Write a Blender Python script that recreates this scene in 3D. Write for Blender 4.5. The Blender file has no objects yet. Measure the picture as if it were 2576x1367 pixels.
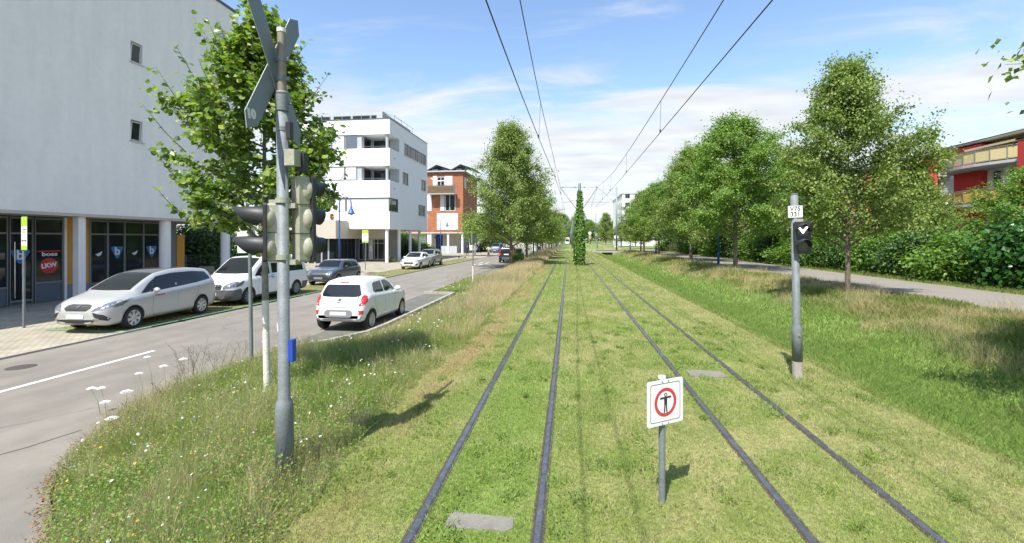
import bpy, bmesh, math, random
import numpy as np
from mathutils import Vector, Matrix
from mathutils.bvhtree import BVHTree

SC = bpy.context.scene
COL = SC.collection
R = math.radians
PI = math.pi
rnd = random.Random(7)

# ------------------------------------------------------------------ camera, sky, sun, exposure
cam_d = bpy.data.cameras.new('camera'); cam = bpy.data.objects.new('camera', cam_d); COL.objects.link(cam)
cam_d.sensor_width = 36; cam_d.lens = 36 * 1130 / 2576; cam_d.shift_y = -0.03125
cam_d.clip_start = 0.05; cam_d.clip_end = 5000
cam.location = (0, 0, 2.35); cam.rotation_euler = (R(90), 0, R(7.212))
SC.camera = cam
SC.view_settings.view_transform = 'Standard'; SC.view_settings.look = 'None'
SC.view_settings.gamma = 1; SC.view_settings.exposure = 0.92
try: SC.view_settings.use_curve_mapping = False
except Exception: pass
SUN_TO = Vector((-0.193, -0.5455, 0.906)).normalized()
sd = bpy.data.lights.new('sun', 'SUN'); sd.energy = 4.0; sd.angle = R(0.55); sd.color = (1.0, 0.955, 0.86)
so = bpy.data.objects.new('sun', sd); COL.objects.link(so)
so.rotation_euler = SUN_TO.to_track_quat('Z', 'Y').to_euler()
W = bpy.data.worlds.new('World'); SC.world = W; W.use_nodes = True
def build_world():
    nt = W.node_tree; nt.nodes.clear(); N = nt.nodes.new; Lk = nt.links.new
    out = N('ShaderNodeOutputWorld'); bg = N('ShaderNodeBackground'); Lk(bg.outputs[0], out.inputs[0])
    sky = N('ShaderNodeTexSky'); sky.sky_type = 'NISHITA'; sky.sun_disc = False
    sky.sun_elevation = R(57.4); sky.sun_rotation = R(199.5); sky.altitude = 250
    sky.air_density = 1.0; sky.dust_density = 0.6; sky.ozone_density = 2.0
    bg.inputs[1].default_value = 0.15
    def math_(op, a, b=None, c=None, clamp=False):
        m = N('ShaderNodeMath'); m.operation = op; m.use_clamp = clamp
        for i, v in enumerate((a, b, c)):
            if v is None: continue
            if isinstance(v, (int, float)): m.inputs[i].default_value = v
            else: Lk(v, m.inputs[i])
        return m.outputs[0]
    tc = N('ShaderNodeTexCoord'); sep = N('ShaderNodeSeparateXYZ'); Lk(tc.outputs['Generated'], sep.inputs[0])
    z = math_('MAXIMUM', sep.outputs[2], 0.0); zz = math_('ADD', z, 0.10)
    cx = math_('DIVIDE', sep.outputs[0], zz); cy = math_('DIVIDE', sep.outputs[1], zz)
    cmb = N('ShaderNodeCombineXYZ'); Lk(cx, cmb.inputs[0]); Lk(cy, cmb.inputs[1])
    mp = N('ShaderNodeMapping'); Lk(cmb.outputs[0], mp.inputs[0])
    mp.inputs['Rotation'].default_value = (0, 0, R(-28)); mp.inputs['Scale'].default_value = (0.85, 1.75, 1)
    mp.inputs['Location'].default_value = (3.1, 1.7, 0)
    n1 = N('ShaderNodeTexNoise'); n1.inputs['Scale'].default_value = 1.25; n1.inputs['Detail'].default_value = 9; n1.inputs['Roughness'].default_value = 0.60
    n1.inputs['Distortion'].default_value = 0.7
    Lk(mp.outputs[0], n1.inputs['Vector'])
    n2 = N('ShaderNodeTexNoise'); n2.inputs['Scale'].default_value = 0.45; n2.inputs['Detail'].default_value = 4
    Lk(cmb.outputs[0], n2.inputs['Vector'])
    # coverage grows towards the horizon
    ramp = N('ShaderNodeMapRange'); ramp.interpolation_type = 'SMOOTHSTEP'; Lk(z, ramp.inputs[0])
    ramp.inputs[1].default_value = 0.17; ramp.inputs[2].default_value = 0.43; ramp.inputs[3].default_value = 0.34; ramp.inputs[4].default_value = -0.09
    a = math_('ADD', n1.outputs[0], ramp.outputs[0])
    b = math_('MULTIPLY_ADD', n2.outputs[0], 0.5, -0.25); a = math_('ADD', a, b)
    cv = N('ShaderNodeMapRange'); cv.interpolation_type = 'SMOOTHSTEP'; Lk(a, cv.inputs[0])
    cv.inputs[1].default_value = 0.47; cv.inputs[2].default_value = 0.86; cv.inputs[3].default_value = 0.0; cv.inputs[4].default_value = 0.93
    tint = N('ShaderNodeMix'); tint.data_type = 'RGBA'; tint.blend_type = 'MULTIPLY'; tint.inputs[0].default_value = 1
    Lk(sky.outputs[0], tint.inputs[6]); tint.inputs[7].default_value = SKY_TINT
    mx = N('ShaderNodeMix'); mx.data_type = 'RGBA'; Lk(cv.outputs[0], mx.inputs[0]); Lk(tint.outputs[2], mx.inputs[6])
    # cloud brightness with soft structure
    n3 = N('ShaderNodeTexNoise'); n3.inputs['Scale'].default_value = 3.2; n3.inputs['Detail'].default_value = 5; Lk(mp.outputs[0], n3.inputs['Vector'])
    cr = N('ShaderNodeMapRange'); Lk(n3.outputs[0], cr.inputs[0]); cr.inputs[1].default_value = .3; cr.inputs[2].default_value = .7
    cr.inputs[3].default_value = CLOUD * 0.86; cr.inputs[4].default_value = CLOUD * 1.06
    cc = N('ShaderNodeCombineColor'); 
    Lk(math_('MULTIPLY', cr.outputs[0], 0.975), cc.inputs[0]); Lk(math_('MULTIPLY', cr.outputs[0], 0.99), cc.inputs[1]); Lk(math_('MULTIPLY', cr.outputs[0], 1.01), cc.inputs[2])
    Lk(cc.outputs[0], mx.inputs[7]); Lk(mx.outputs[2], bg.inputs[0])
SKY_TINT = (1.0, 1.0, 0.98, 1); CLOUD = 3.45
build_world()

# ------------------------------------------------------------------ helpers
def tag(o, label=None, cat=None, group=None, kind=None):
    if label: o['label'] = label
    if cat: o['category'] = cat
    if group: o['group'] = group
    if kind: o['kind'] = kind
    return o
def thing(name, label, cat, loc=(0, 0, 0), rotz=0, group=None):
    o = bpy.data.objects.new(name, None); COL.objects.link(o); o.empty_display_size = .2
    o.location = loc; o.rotation_euler = (0, 0, rotz)
    return tag(o, label, cat, group)
def link(name, me, parent=None):
    o = bpy.data.objects.new(name, me); COL.objects.link(o)
    if parent is not None: o.parent = parent
    return o
def dup(root, loc, rotz=0, scale=None, label=None):
    r = root.copy(); COL.objects.link(r); r.location = loc; r.rotation_euler = (0, 0, rotz)
    if scale is not None: r.scale = scale
    if label: r['label'] = label
    for ch in list(root.children):
        c = ch.copy(); COL.objects.link(c); c.parent = r
        for g in list(ch.children):
            d = g.copy(); COL.objects.link(d); d.parent = c
    return r

class MB:
    def __init__(s): s.v = []; s.f = []; s.m = []; s.s = []
    def add(s, vs, fs, mi=0, smooth=False, M=None):
        b = len(s.v)
        for p in vs:
            if M is not None: p = M @ Vector(p)
            s.v.append(tuple(p))
        for f in fs: s.f.append(tuple(i + b for i in f)); s.m.append(mi); s.s.append(smooth)
        return s
    def box(s, x0, x1, y0, y1, z0, z1, mi=0, M=None):
        v = [(x0,y0,z0),(x1,y0,z0),(x1,y1,z0),(x0,y1,z0),(x0,y0,z1),(x1,y0,z1),(x1,y1,z1),(x0,y1,z1)]
        return s.add(v, [(0,3,2,1),(4,5,6,7),(0,1,5,4),(1,2,6,5),(2,3,7,6),(3,0,4,7)], mi, False, M)
    def cyl(s, p0, p1, r0, r1=None, n=12, caps=True, mi=0, smooth=True):
        r1 = r0 if r1 is None else r1
        p0 = Vector(p0); p1 = Vector(p1); d = (p1 - p0).normalized()
        a = d.orthogonal().normalized(); b = d.cross(a)
        vs = []
        for p, r in ((p0, r0), (p1, r1)):
            for i in range(n):
                t = 2*PI*i/n; vs.append(p + a*math.cos(t)*r + b*math.sin(t)*r)
        s.add(vs, [(i, (i+1)%n, n+(i+1)%n, n+i) for i in range(n)], mi, smooth)
        if caps: s.add(vs[:n], [tuple(range(n-1,-1,-1))], mi); s.add(vs[n:], [tuple(range(n))], mi)
        return s
    def tube(s, pts, r, n=8, mi=0, caps=True):
        pts = [Vector(p) for p in pts]; k = len(pts)
        rs = r if isinstance(r, (list, tuple)) else [r]*k
        vs = []; a = None
        for i, p in enumerate(pts):
            d = (pts[min(i+1,k-1)] - pts[max(i-1,0)]).normalized()
            if a is None: a = d.orthogonal().normalized()
            a = (a - d*a.dot(d)).normalized(); b = d.cross(a)
            for j in range(n):
                t = 2*PI*j/n; vs.append(p + (a*math.cos(t) + b*math.sin(t))*rs[i])
        fs = [(i*n+j, i*n+(j+1)%n, (i+1)*n+(j+1)%n, (i+1)*n+j) for i in range(k-1) for j in range(n)]
        if caps: fs += [tuple(range(n-1,-1,-1)), tuple(range((k-1)*n, k*n))]
        return s.add(vs, fs, mi, True)
    def lathe(s, prof, n=24, mi=0, M=None, smooth=True):   # prof: (radius, z)
        vs = [(r*math.cos(2*PI*j/n), r*math.sin(2*PI*j/n), z) for r, z in prof for j in range(n)]
        k = len(prof)
        fs = [(i*n+j, i*n+(j+1)%n, (i+1)*n+(j+1)%n, (i+1)*n+j) for i in range(k-1) for j in range(n)]
        return s.add(vs, fs, mi, smooth, M)
    def prism(s, poly, z0, z1, mi=0, M=None):
        n = len(poly); vs = [(x,y,z0) for x,y in poly] + [(x,y,z1) for x,y in poly]
        return s.add(vs, [tuple(range(n-1,-1,-1)), tuple(range(n,2*n))] + [(i,(i+1)%n,n+(i+1)%n,n+i) for i in range(n)], mi, False, M)
    def sphere(s, c, r, n=14, m=8, mi=0, sc=(1,1,1)):
        vs = []; fs = []
        for i in range(m+1):
            t = PI*i/m
            for j in range(n):
                u = 2*PI*j/n; vs.append((c[0]+r*sc[0]*math.sin(t)*math.cos(u), c[1]+r*sc[1]*math.sin(t)*math.sin(u), c[2]+r*sc[2]*math.cos(t)))
        for i in range(m):
            for j in range(n): fs.append((i*n+j, (i+1)*n+j, (i+1)*n+(j+1)%n, i*n+(j+1)%n))
        return s.add(vs, fs, mi, True)
    def mesh(s, name, mats):
        me = bpy.data.meshes.new(name); me.from_pydata(s.v, [], s.f)
        for m in (mats if isinstance(mats, (list, tuple)) else [mats]): me.materials.append(m)
        me.polygons.foreach_set('material_index', s.m); me.polygons.foreach_set('use_smooth', s.s)
        me.update(); return me
    def build(s, name, mats, parent=None, bevel=0, kind=None):
        me = s.mesh(name, mats)
        if bevel:
            bm = bmesh.new(); bm.from_mesh(me); bmesh.ops.remove_doubles(bm, verts=bm.verts, dist=1e-5)
            es = [e for e in bm.edges if len(e.link_faces) == 2 and e.calc_face_angle(0) > .6]
            bmesh.ops.bevel(bm, geom=es, offset=bevel, segments=2, profile=.7, affect='EDGES'); bm.to_mesh(me); bm.free()
        o = link(name, me, parent)
        if kind: o['kind'] = kind
        return o

def np_mesh(name, verts, faces, mat, vcol=None, smooth=False, parent=None):
    """verts (N,3), faces (M,k) int"""
    me = bpy.data.meshes.new(name); k = faces.shape[1]; M = len(faces)
    me.vertices.add(len(verts)); me.vertices.foreach_set('co', verts.astype(np.float32).ravel())
    me.loops.add(M*k); me.loops.foreach_set('vertex_index', faces.astype(np.int32).ravel())
    me.polygons.add(M); me.polygons.foreach_set('loop_start', np.arange(0, M*k, k, dtype=np.int32))
    try: me.polygons.foreach_set('loop_total', np.full(M, k, dtype=np.int32))
    except Exception: pass
    me.polygons.foreach_set('use_smooth', np.full(M, smooth, dtype=bool))
    me.update(calc_edges=True)
    if vcol is not None:
        ca = me.color_attributes.new('Col', 'FLOAT_COLOR', 'POINT')
        c4 = np.ones((len(verts), 4), dtype=np.float32); c4[:, :3] = vcol; ca.data.foreach_set('color', c4.ravel())
    me.materials.append(mat)
    return link(name, me, parent)

def mat(name, col, rough=.7, metal=0., noise=None, bump=None, spec=.5, coat=0., emit=None, trans=None):
    m = bpy.data.materials.new(name); m.use_nodes = True; nt = m.node_tree; N = nt.nodes.new; Lk = nt.links.new
    b = nt.nodes['Principled BSDF']
    b.inputs['Base Color'].default_value = (*col, 1); b.inputs['Roughness'].default_value = rough; b.inputs['Metallic'].default_value = metal
    b.inputs['Specular IOR Level'].default_value = spec; b.inputs['Coat Weight'].default_value = coat; b.inputs['Coat Roughness'].default_value = .05
    if emit: b.inputs['Emission Color'].default_value = (*emit[0], 1); b.inputs['Emission Strength'].default_value = emit[1]
    if noise or bump: tc = N('ShaderNodeTexCoord')
    if noise:   # (scale, amount, [second scale])
        prev = None
        for sc_ in (noise[0],) + tuple(noise[2:]):
            n = N('ShaderNodeTexNoise'); n.inputs['Scale'].default_value = sc_; n.inputs['Detail'].default_value = 6; n.inputs['Roughness'].default_value = .6
            Lk(tc.outputs['Object'], n.inputs['Vector'])
            mr = N('ShaderNodeMapRange'); mr.inputs[1].default_value = .3; mr.inputs[2].default_value = .7
            mr.inputs[3].default_value = 1 - noise[1]; mr.inputs[4].default_value = 1 + noise[1]; Lk(n.outputs[0], mr.inputs[0])
            mm = N('ShaderNodeVectorMath'); mm.operation = 'SCALE'
            if prev is None: mm.inputs[0].default_value = col
            else: Lk(prev, mm.inputs[0])
            Lk(mr.outputs[0], mm.inputs[3]); prev = mm.outputs[0]
        Lk(prev, b.inputs['Base Color'])
    if bump:
        n = N('ShaderNodeTexNoise'); n.inputs['Scale'].default_value = bump[0]; n.inputs['Detail'].default_value = 5; Lk(tc.outputs['Object'], n.inputs['Vector'])
        bp = N('ShaderNodeBump'); bp.inputs['Strength'].default_value = bump[1]; bp.inputs['Distance'].default_value = .02
        Lk(n.outputs[0], bp.inputs['Height']); Lk(bp.outputs[0], b.inputs['Normal'])
    return m

def leaf_mat(name, c1, c2, rough=.45, transl=.35, c3=None):
    m = bpy.data.materials.new(name); m.use_nodes = True; nt = m.node_tree; nt.nodes.clear(); N = nt.nodes.new; Lk = nt.links.new
    out = N('ShaderNodeOutputMaterial'); geo = N('ShaderNodeNewGeometry'); cr = N('ShaderNodeValToRGB')
    cr.color_ramp.elements[0].color = (*c1, 1); cr.color_ramp.elements[1].color = (*c2, 1)
    if c3: e = cr.color_ramp.elements.new(.88); e.color = (*c2, 1); cr.color_ramp.elements[-1].color = (*c3, 1)
    Lk(geo.outputs['Random Per Island'], cr.inputs[0])
    b = N('ShaderNodeBsdfPrincipled'); b.inputs['Roughness'].default_value = rough; b.inputs['Specular IOR Level'].default_value = .35; Lk(cr.outputs[0], b.inputs['Base Color'])
    t = N('ShaderNodeBsdfTranslucent'); mm = N('ShaderNodeVectorMath'); mm.operation = 'MULTIPLY'; Lk(cr.outputs[0], mm.inputs[0]); mm.inputs[1].default_value = (1.5, 1.7, .6); Lk(mm.outputs[0], t.inputs[0])
    mx = N('ShaderNodeMixShader'); mx.inputs[0].default_value = transl; Lk(b.outputs[0], mx.inputs[1]); Lk(t.outputs[0], mx.inputs[2]); Lk(mx.outputs[0], out.inputs[0])
    return m
def vcol_mat(name, rough=.8, transl=0., noise=None, bump=None):
    m = bpy.data.materials.new(name); m.use_nodes = True; nt = m.node_tree; nt.nodes.clear(); N = nt.nodes.new; Lk = nt.links.new
    out = N('ShaderNodeOutputMaterial'); at = N('ShaderNodeAttribute'); at.attribute_name = 'Col'
    b = N('ShaderNodeBsdfPrincipled'); b.inputs['Roughness'].default_value = rough; b.inputs['Specular IOR Level'].default_value = .2
    col = at.outputs['Color']
    if noise:
        tc = N('ShaderNodeTexCoord'); n = N('ShaderNodeTexNoise'); n.inputs['Scale'].default_value = noise[0]; n.inputs['Detail'].default_value = 8; n.inputs['Roughness'].default_value = .75
        Lk(tc.outputs['Object'], n.inputs['Vector'])
        mr = N('ShaderNodeMapRange'); mr.inputs[1].default_value = .3; mr.inputs[2].default_value = .7; mr.inputs[3].default_value = 1-noise[1]; mr.inputs[4].default_value = 1+noise[1]
        Lk(n.outputs[0], mr.inputs[0]); sc_ = N('ShaderNodeVectorMath'); sc_.operation = 'SCALE'; Lk(col, sc_.inputs[0]); Lk(mr.outputs[0], sc_.inputs[3]); col = sc_.outputs[0]
    Lk(col, b.inputs['Base Color'])
    if bump:
        tc2 = N('ShaderNodeTexCoord'); n = N('ShaderNodeTexNoise'); n.inputs['Scale'].default_value = bump[0]; n.inputs['Detail'].default_value = 6; Lk(tc2.outputs['Object'], n.inputs['Vector'])
        bp = N('ShaderNodeBump'); bp.inputs['Strength'].default_value = bump[1]; bp.inputs['Distance'].default_value = .05; Lk(n.outputs[0], bp.inputs['Height']); Lk(bp.outputs[0], b.inputs['Normal'])
    if transl:
        t = N('ShaderNodeBsdfTranslucent'); Lk(col, t.inputs[0]); mx = N('ShaderNodeMixShader'); mx.inputs[0].default_value = transl
        Lk(b.outputs[0], mx.inputs[1]); Lk(t.outputs[0], mx.inputs[2]); Lk(mx.outputs[0], out.inputs[0])
    else: Lk(b.outputs[0], out.inputs[0])
    return m

def text_mesh(txt, size, mat_, name, parent, M, bold=0., sx=1., ext=.002):
    cu = bpy.data.curves.new(name, 'FONT'); cu.body = txt; cu.size = size; cu.align_x = 'CENTER'; cu.align_y = 'CENTER'; cu.offset = bold; cu.extrude = ext
    o = bpy.data.objects.new('tmp', cu); COL.objects.link(o)
    dg = bpy.context.evaluated_depsgraph_get(); dg.update()
    me = bpy.data.meshes.new_from_object(o.evaluated_get(dg)); bpy.data.objects.remove(o); bpy.data.curves.remove(cu)
    me.transform(M @ Matrix.Diagonal((sx, 1, 1, 1))); me.materials.clear(); me.materials.append(mat_); me.name = name
    return link(name, me, parent)

# numpy value noise
_rs = np.random.RandomState(3); _lat = _rs.rand(256, 256)
def vnoise(x, y):
    xi = np.floor(x).astype(int); yi = np.floor(y).astype(int); fx = x - xi; fy = y - yi
    fx = fx*fx*(3-2*fx); fy = fy*fy*(3-2*fy); g = lambda a, b: _lat[a % 256, b % 256]
    return (g(xi,yi)*(1-fx)+g(xi+1,yi)*fx)*(1-fy) + (g(xi,yi+1)*(1-fx)+g(xi+1,yi+1)*fx)*fy
def fbm(x, y, o=4):
    s = 0; a = .5; t = 0
    for k in range(o): s = s + a*vnoise(x*2**k + 17*k, y*2**k + 5*k); t += a; a *= .55
    return s/t
def sstep(a, b, x): t = np.clip((x-a)/(b-a), 0, 1); return t*t*(3-2*t)

M_ = {}
M_['galv'] = mat('galvanised_steel', (.175,.195,.205), .62, .1, (7,.2,60), (40,.06))
M_['galvdark'] = mat('weathered_steel', (.24,.27,.29), .55, .3, (6,.15))
M_['signback'] = mat('sign_back_aluminium', (.20,.235,.25), .55, .3, (3,.05))
M_['black'] = mat('black_plastic', (.025,.027,.03), .5, 0, (5,.1))
M_['cream'] = mat('cream_housing', (.33,.33,.25), .55, 0, (6,.14,40))
M_['white'] = mat('white_paint', (.78,.78,.77), .5, 0, (4,.03))
M_['red'] = mat('red_paint', (.62,.06,.05), .5)
M_['blue'] = mat('blue_enamel', (.015,.06,.42), .4)
M_['lampblue'] = mat('blue_lamp_paint', (.035,.12,.36), .4, 0, (5,.1))
M_['glassdark'] = mat('dark_glass', (.018,.024,.028), .04, 0, spec=.5)
M_['tyre'] = mat('tyre_rubber', (.022,.022,.024), .85, 0, (20,.1))
M_['rim'] = mat('alloy_rim', (.55,.56,.58), .3, .7)
M_['chrome'] = mat('chrome', (.7,.7,.72), .12, 1)
M_['lens'] = mat('lamp_lens', (.20,.22,.25), .10, .3, (14,.5), coat=1)
M_['redlens'] = mat('red_lens', (.55,.02,.015), .12, 0, coat=1)
M_['grey'] = mat('grey_plastic', (.10,.105,.11), .6, 0, (6,.08))
M_['plate'] = mat('number_plate', (.60,.61,.63), .5, 0, (9,.14))
M_['rail'] = mat('rail_steel', (.185,.19,.215), .34, .7, (9,.35,60))
M_['railside'] = mat('rusty_rail_side', (.065,.045,.035), .85, 0, (12,.25))
M_['conc'] = mat('concrete', (.36,.33,.28), .9, 0, (2.5,.15,30), (60,.3))
M_['bark'] = mat('bark', (.16,.13,.10), .9, 0, (9,.3), (30,.6))
M_['barkwhite'] = mat('limewashed_bark', (.66,.63,.57), .9, 0, (14,.16,50), (25,.6))
# ------------------------------------------------------------------ ground
def lpos(y):   # right-hand limit of the road verge
    return -2.35 + .12*np.sin(y*.7)
def left_edge(Y):   # left limit of the verge
    return np.interp(Y,[-5,1.0,2.6,3.45,4.1,5.0,6.0,7.0,8.2,10.0,10.8,11.9,13,21.1,21.2,29.5,31,32.5,62,62.1],[-3.95,-4.05,-4.25,-4.65,-5.55,-6.25,-6.72,-6.93,-6.98,-6.95,-6.0,-5.50,-5.42,-5.42,-6.95,-6.95,-5.8,-5.5,-5.5,-6.9])
def zprof(X, Y):
    X = np.asarray(X, float); Y = np.asarray(Y, float)
    xs = [-4000, -26, -19.0, -12.45, -12.3, -7.1, -6.9, -5.6, -4.4, -2.9, -2.2, 4.3, 5.6, 7.0, 8.0, 9.0, 10.4, 12, 18, 4000]
    zs = [-.42, -.42, -.42, -.42, -.38, -.38, -.34, -.32, -.06, -.02, 0, 0, -.30, -.68, -.64, -.25, .14, .14, .16, .16]
    z = np.interp(X, xs, zs)
    far = sstep(86, 93, Y)      # the ditch ends at the culvert
    z = z*(1-far*(X > 4.3)*(X < 12))
    le = left_edge(Y); u = np.clip((X-le-.05)/(-2.7-le), 0, 1); zl = np.where(X < le-.02, -.42, -.33+.33*(u*u*(3-2*u))**.8)
    z = np.where((X < -2.6) & (X > -12.2), zl, z)
    # near the camera the road bends across: verge is cut by asphalt
    return z
def lawn_color(X, Y):
    """albedo of the grass at (X, Y), numpy arrays"""
    a = fbm(X*.9+40, Y*.55, 4); b = fbm(X*3.1+9, Y*2.3+50, 3); d = fbm(X*.25+3, Y*.18, 3)
    green = np.array([.215,.28,.065]); straw = np.array([.36,.345,.15]); lush = np.array([.165,.285,.045]); brown = np.array([.34,.24,.12]); dk = np.array([.095,.16,.035])
    t = np.clip((a-.43)*1.3 + (b-.5)*1.5+.14+(fbm(X*9+3,Y*8,2)-.5)*.9, 0, .95)[..., None]
    c = green*(1-t) + straw*t
    # bright strips beside the rails
    s = (np.exp(-((X+.75)/.55)**2) * sstep(.45,.62,d+.0*X) * .6)[..., None]; c = c*(1-s) + lush*s
    # straw edge strip next to the verge
    e = (np.exp(-((X-lpos(Y)-.28)/.34)**2)*np.clip(.55+(a-.5)*2.5,0,1))[..., None]; c = c*(1-e) + (brown*.7+straw*.3)*e
    # ditch: lush
    l = (sstep(4.5,5.4,X)*(1-sstep(8.6,9.6,X+.8*(a-.5)*3)))[..., None]*np.clip(.95-(b-.5)*1.2,0,1)[..., None]; c = c*(1-l) + np.array([.235,.34,.085])*l
    # the lawn strip between right track and ditch, paler
    k = (np.exp(-((X-4.3)/.45)**2)*.45)[..., None]; c = c*(1-k)+straw*k
    # bank: dry tall grass
    q = (sstep(8.6,9.8,X+.8*(a-.5)*3)*(1-sstep(12.6,13.2,X)))[..., None]*np.clip(.12+(a-.46)*3.2+(b-.5),0,.9)[..., None]; c = c*(1-q)+np.array([.46,.39,.19])*q
    vv = sstep(0,.3,lpos(Y)-X)[..., None]      # verge left
    vt = np.clip((a-.42)*2.6+sstep(12,24,Y)*.45*np.exp(-((X+3.4)/1.1)**2),0,1)[..., None]
    vc = dk*1.15*(1-vt)+np.array([.40,.33,.17])*vt
    c = c*(1-vv)+vc*vv
    return c*(.88+.24*b[..., None])
def build_ground():
    xs = np.concatenate([[-3000,-600,-200,-80,-45,-30,-22], np.arange(-15,-7.4,1.), np.arange(-7.4,20,.2), [21,24,30,45,80,200,600,3000]])
    ys = np.concatenate([[-300,-60,-15,-5], np.arange(-2,30,.25), np.arange(30,60,.6), np.arange(60,130,2), [140,160,190,240,320,450,700,1200,3500]])
    X, Y = np.meshgrid(xs, ys); Z = zprof(X, Y)
    Z = np.where((X > -2.2) & (X < 4.5), Z + .015*(fbm(X*1.5, Y*1.5)-.5) - .012, Z)
    ny, nx = X.shape; V = np.stack([X, Y, Z], -1).reshape(-1, 3)
    i = np.arange(ny-1)[:, None]*nx + np.arange(nx-1)[None]; F = np.stack([i, i+1, i+nx+1, i+nx], -1).reshape(-1, 4)
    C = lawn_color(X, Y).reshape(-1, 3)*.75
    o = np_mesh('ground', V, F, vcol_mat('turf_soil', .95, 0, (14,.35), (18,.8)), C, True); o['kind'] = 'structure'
build_ground()

asph = mat('asphalt', (.215,.195,.168), .9, 0, (.35,.10,2.2,90), (120,.35))
def add_streaks(m, sx, sy, amt):
    nt=m.node_tree; N=nt.nodes.new; Lk=nt.links.new; b=nt.nodes['Principled BSDF']; src=b.inputs['Base Color'].links[0].from_socket
    tc=N('ShaderNodeTexCoord'); mp=N('ShaderNodeMapping'); mp.inputs['Scale'].default_value=(sx,sy,1); Lk(tc.outputs['Object'],mp.inputs[0])
    n=N('ShaderNodeTexNoise'); n.inputs['Scale'].default_value=1; n.inputs['Detail'].default_value=5; Lk(mp.outputs[0],n.inputs['Vector'])
    r=N('ShaderNodeMapRange'); r.inputs[1].default_value=.35; r.inputs[2].default_value=.65; r.inputs[3].default_value=1+amt*.5; r.inputs[4].default_value=1-amt; Lk(n.outputs[0],r.inputs[0])
    s=N('ShaderNodeVectorMath'); s.operation='SCALE'; Lk(src,s.inputs[0]); Lk(r.outputs[0],s.inputs[3])
    v=N('ShaderNodeTexVoronoi'); v.feature='DISTANCE_TO_EDGE'; v.inputs['Scale'].default_value=.22; nn=N('ShaderNodeTexNoise'); nn.inputs['Scale'].default_value=1.5; nn.inputs['Detail'].default_value=6; Lk(tc.outputs['Object'],nn.inputs['Vector'])
    ad=N('ShaderNodeMix'); ad.data_type='RGBA'; ad.inputs[0].default_value=.35; Lk(tc.outputs['Object'],ad.inputs[6]); Lk(nn.outputs['Color'],ad.inputs[7]); Lk(ad.outputs[2],v.inputs['Vector'])
    r2=N('ShaderNodeMapRange'); r2.inputs[1].default_value=0; r2.inputs[2].default_value=.0035; r2.inputs[3].default_value=.62; r2.inputs[4].default_value=1; Lk(v.outputs[0],r2.inputs[0])
    s2=N('ShaderNodeVectorMath'); s2.operation='SCALE'; Lk(s.outputs[0],s2.inputs[0]); Lk(r2.outputs[0],s2.inputs[3]); Lk(s2.outputs[0],b.inputs['Base Color'])
add_streaks(asph,1.6,.10,.10)
asph2 = mat('asphalt_path', (.235,.21,.18), .9, 0, (.6,.07,80), (120,.3))
pav = None
def brick_mat(name, c1, c2, mortar, scale, bw, bh, offs=.5, msize=.02, rough=.9):
    m = bpy.data.materials.new(name); m.use_nodes = True; nt = m.node_tree; N = nt.nodes.new; Lk = nt.links.new; b = nt.nodes['Principled BSDF']
    tc = N('ShaderNodeTexCoord'); mp = N('ShaderNodeMapping'); Lk(tc.outputs['Object'], mp.inputs[0])
    br = N('ShaderNodeTexBrick'); br.inputs['Color1'].default_value = (*c1,1); br.inputs['Color2'].default_value = (*c2,1); br.inputs['Mortar'].default_value = (*mortar,1)
    br.inputs['Scale'].default_value = scale; br.inputs['Brick Width'].default_value = bw; br.inputs['Row Height'].default_value = bh; br.inputs['Mortar Size'].default_value = msize; br.offset = offs
    Lk(mp.outputs[0], br.inputs['Vector']); n = N('ShaderNodeTexNoise'); n.inputs['Scale'].default_value = 1.3; n.inputs['Detail'].default_value = 8; Lk(tc.outputs['Object'], n.inputs['Vector'])
    mr = N('ShaderNodeMapRange'); mr.inputs[1].default_value=.3; mr.inputs[2].default_value=.7; mr.inputs[3].default_value=.82; mr.inputs[4].default_value=1.18; Lk(n.outputs[0], mr.inputs[0])
    s = N('ShaderNodeVectorMath'); s.operation='SCALE'; Lk(br.outputs[0], s.inputs[0]); Lk(mr.outputs[0], s.inputs[3]); Lk(s.outputs[0], b.inputs['Base Color']); b.inputs['Roughness'].default_value = rough
    bp = N('ShaderNodeBump'); bp.inputs['Strength'].default_value=.4; bp.inputs['Distance'].default_value=.01; bp.invert = True; Lk(br.outputs['Fac'], bp.inputs['Height']); Lk(bp.outputs[0], b.inputs['Normal'])
    return m, mp
pav, _ = brick_mat('concrete_pavers', (.40,.355,.285), (.34,.30,.24), (.19,.18,.12), 1, .22, .11, .5, .012)
baypav, _ = brick_mat('grey_pavers', (.155,.15,.145), (.125,.12,.12), (.12,.13,.07), 1, .2, .1, .5, .012)
def sheet(name, poly, z, m, kind='structure', th=.10):
    b = MB(); b.prism(poly, z-th, z, 0); o = b.build(name, m); o['kind'] = kind; return o
ZR = -.30
# the road, with the side street that crosses towards the camera at lower left
sheet('road', [(-12.4,-20),(-12.4,700),(-7.0,700),(-7.0,8.2),(-6.85,7.0),(-6.6,6.0),(-6.15,5.0),(-5.45,4.1),(-4.55,3.45),(-4.1,2.6),(-3.9,1.0),(-3.8,-20)], ZR, asph)
sheet('pavement', [(-40,-20),(-40,700),(-12.42,700),(-12.42,20.0),(-15.0,20.0),(-15.0,11.2),(-12.42,11.2),(-12.42,-20)], ZR+.02, pav, th=.1)
# kerbs
kb = MB()
for y in np.arange(-20, 11.2, 1.0): kb.box(-12.52,-12.41,y+.004,y+.996,-.42,ZR+.045)
o = kb.build('kerb', M_['conc']); o['kind'] = 'structure'
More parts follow.
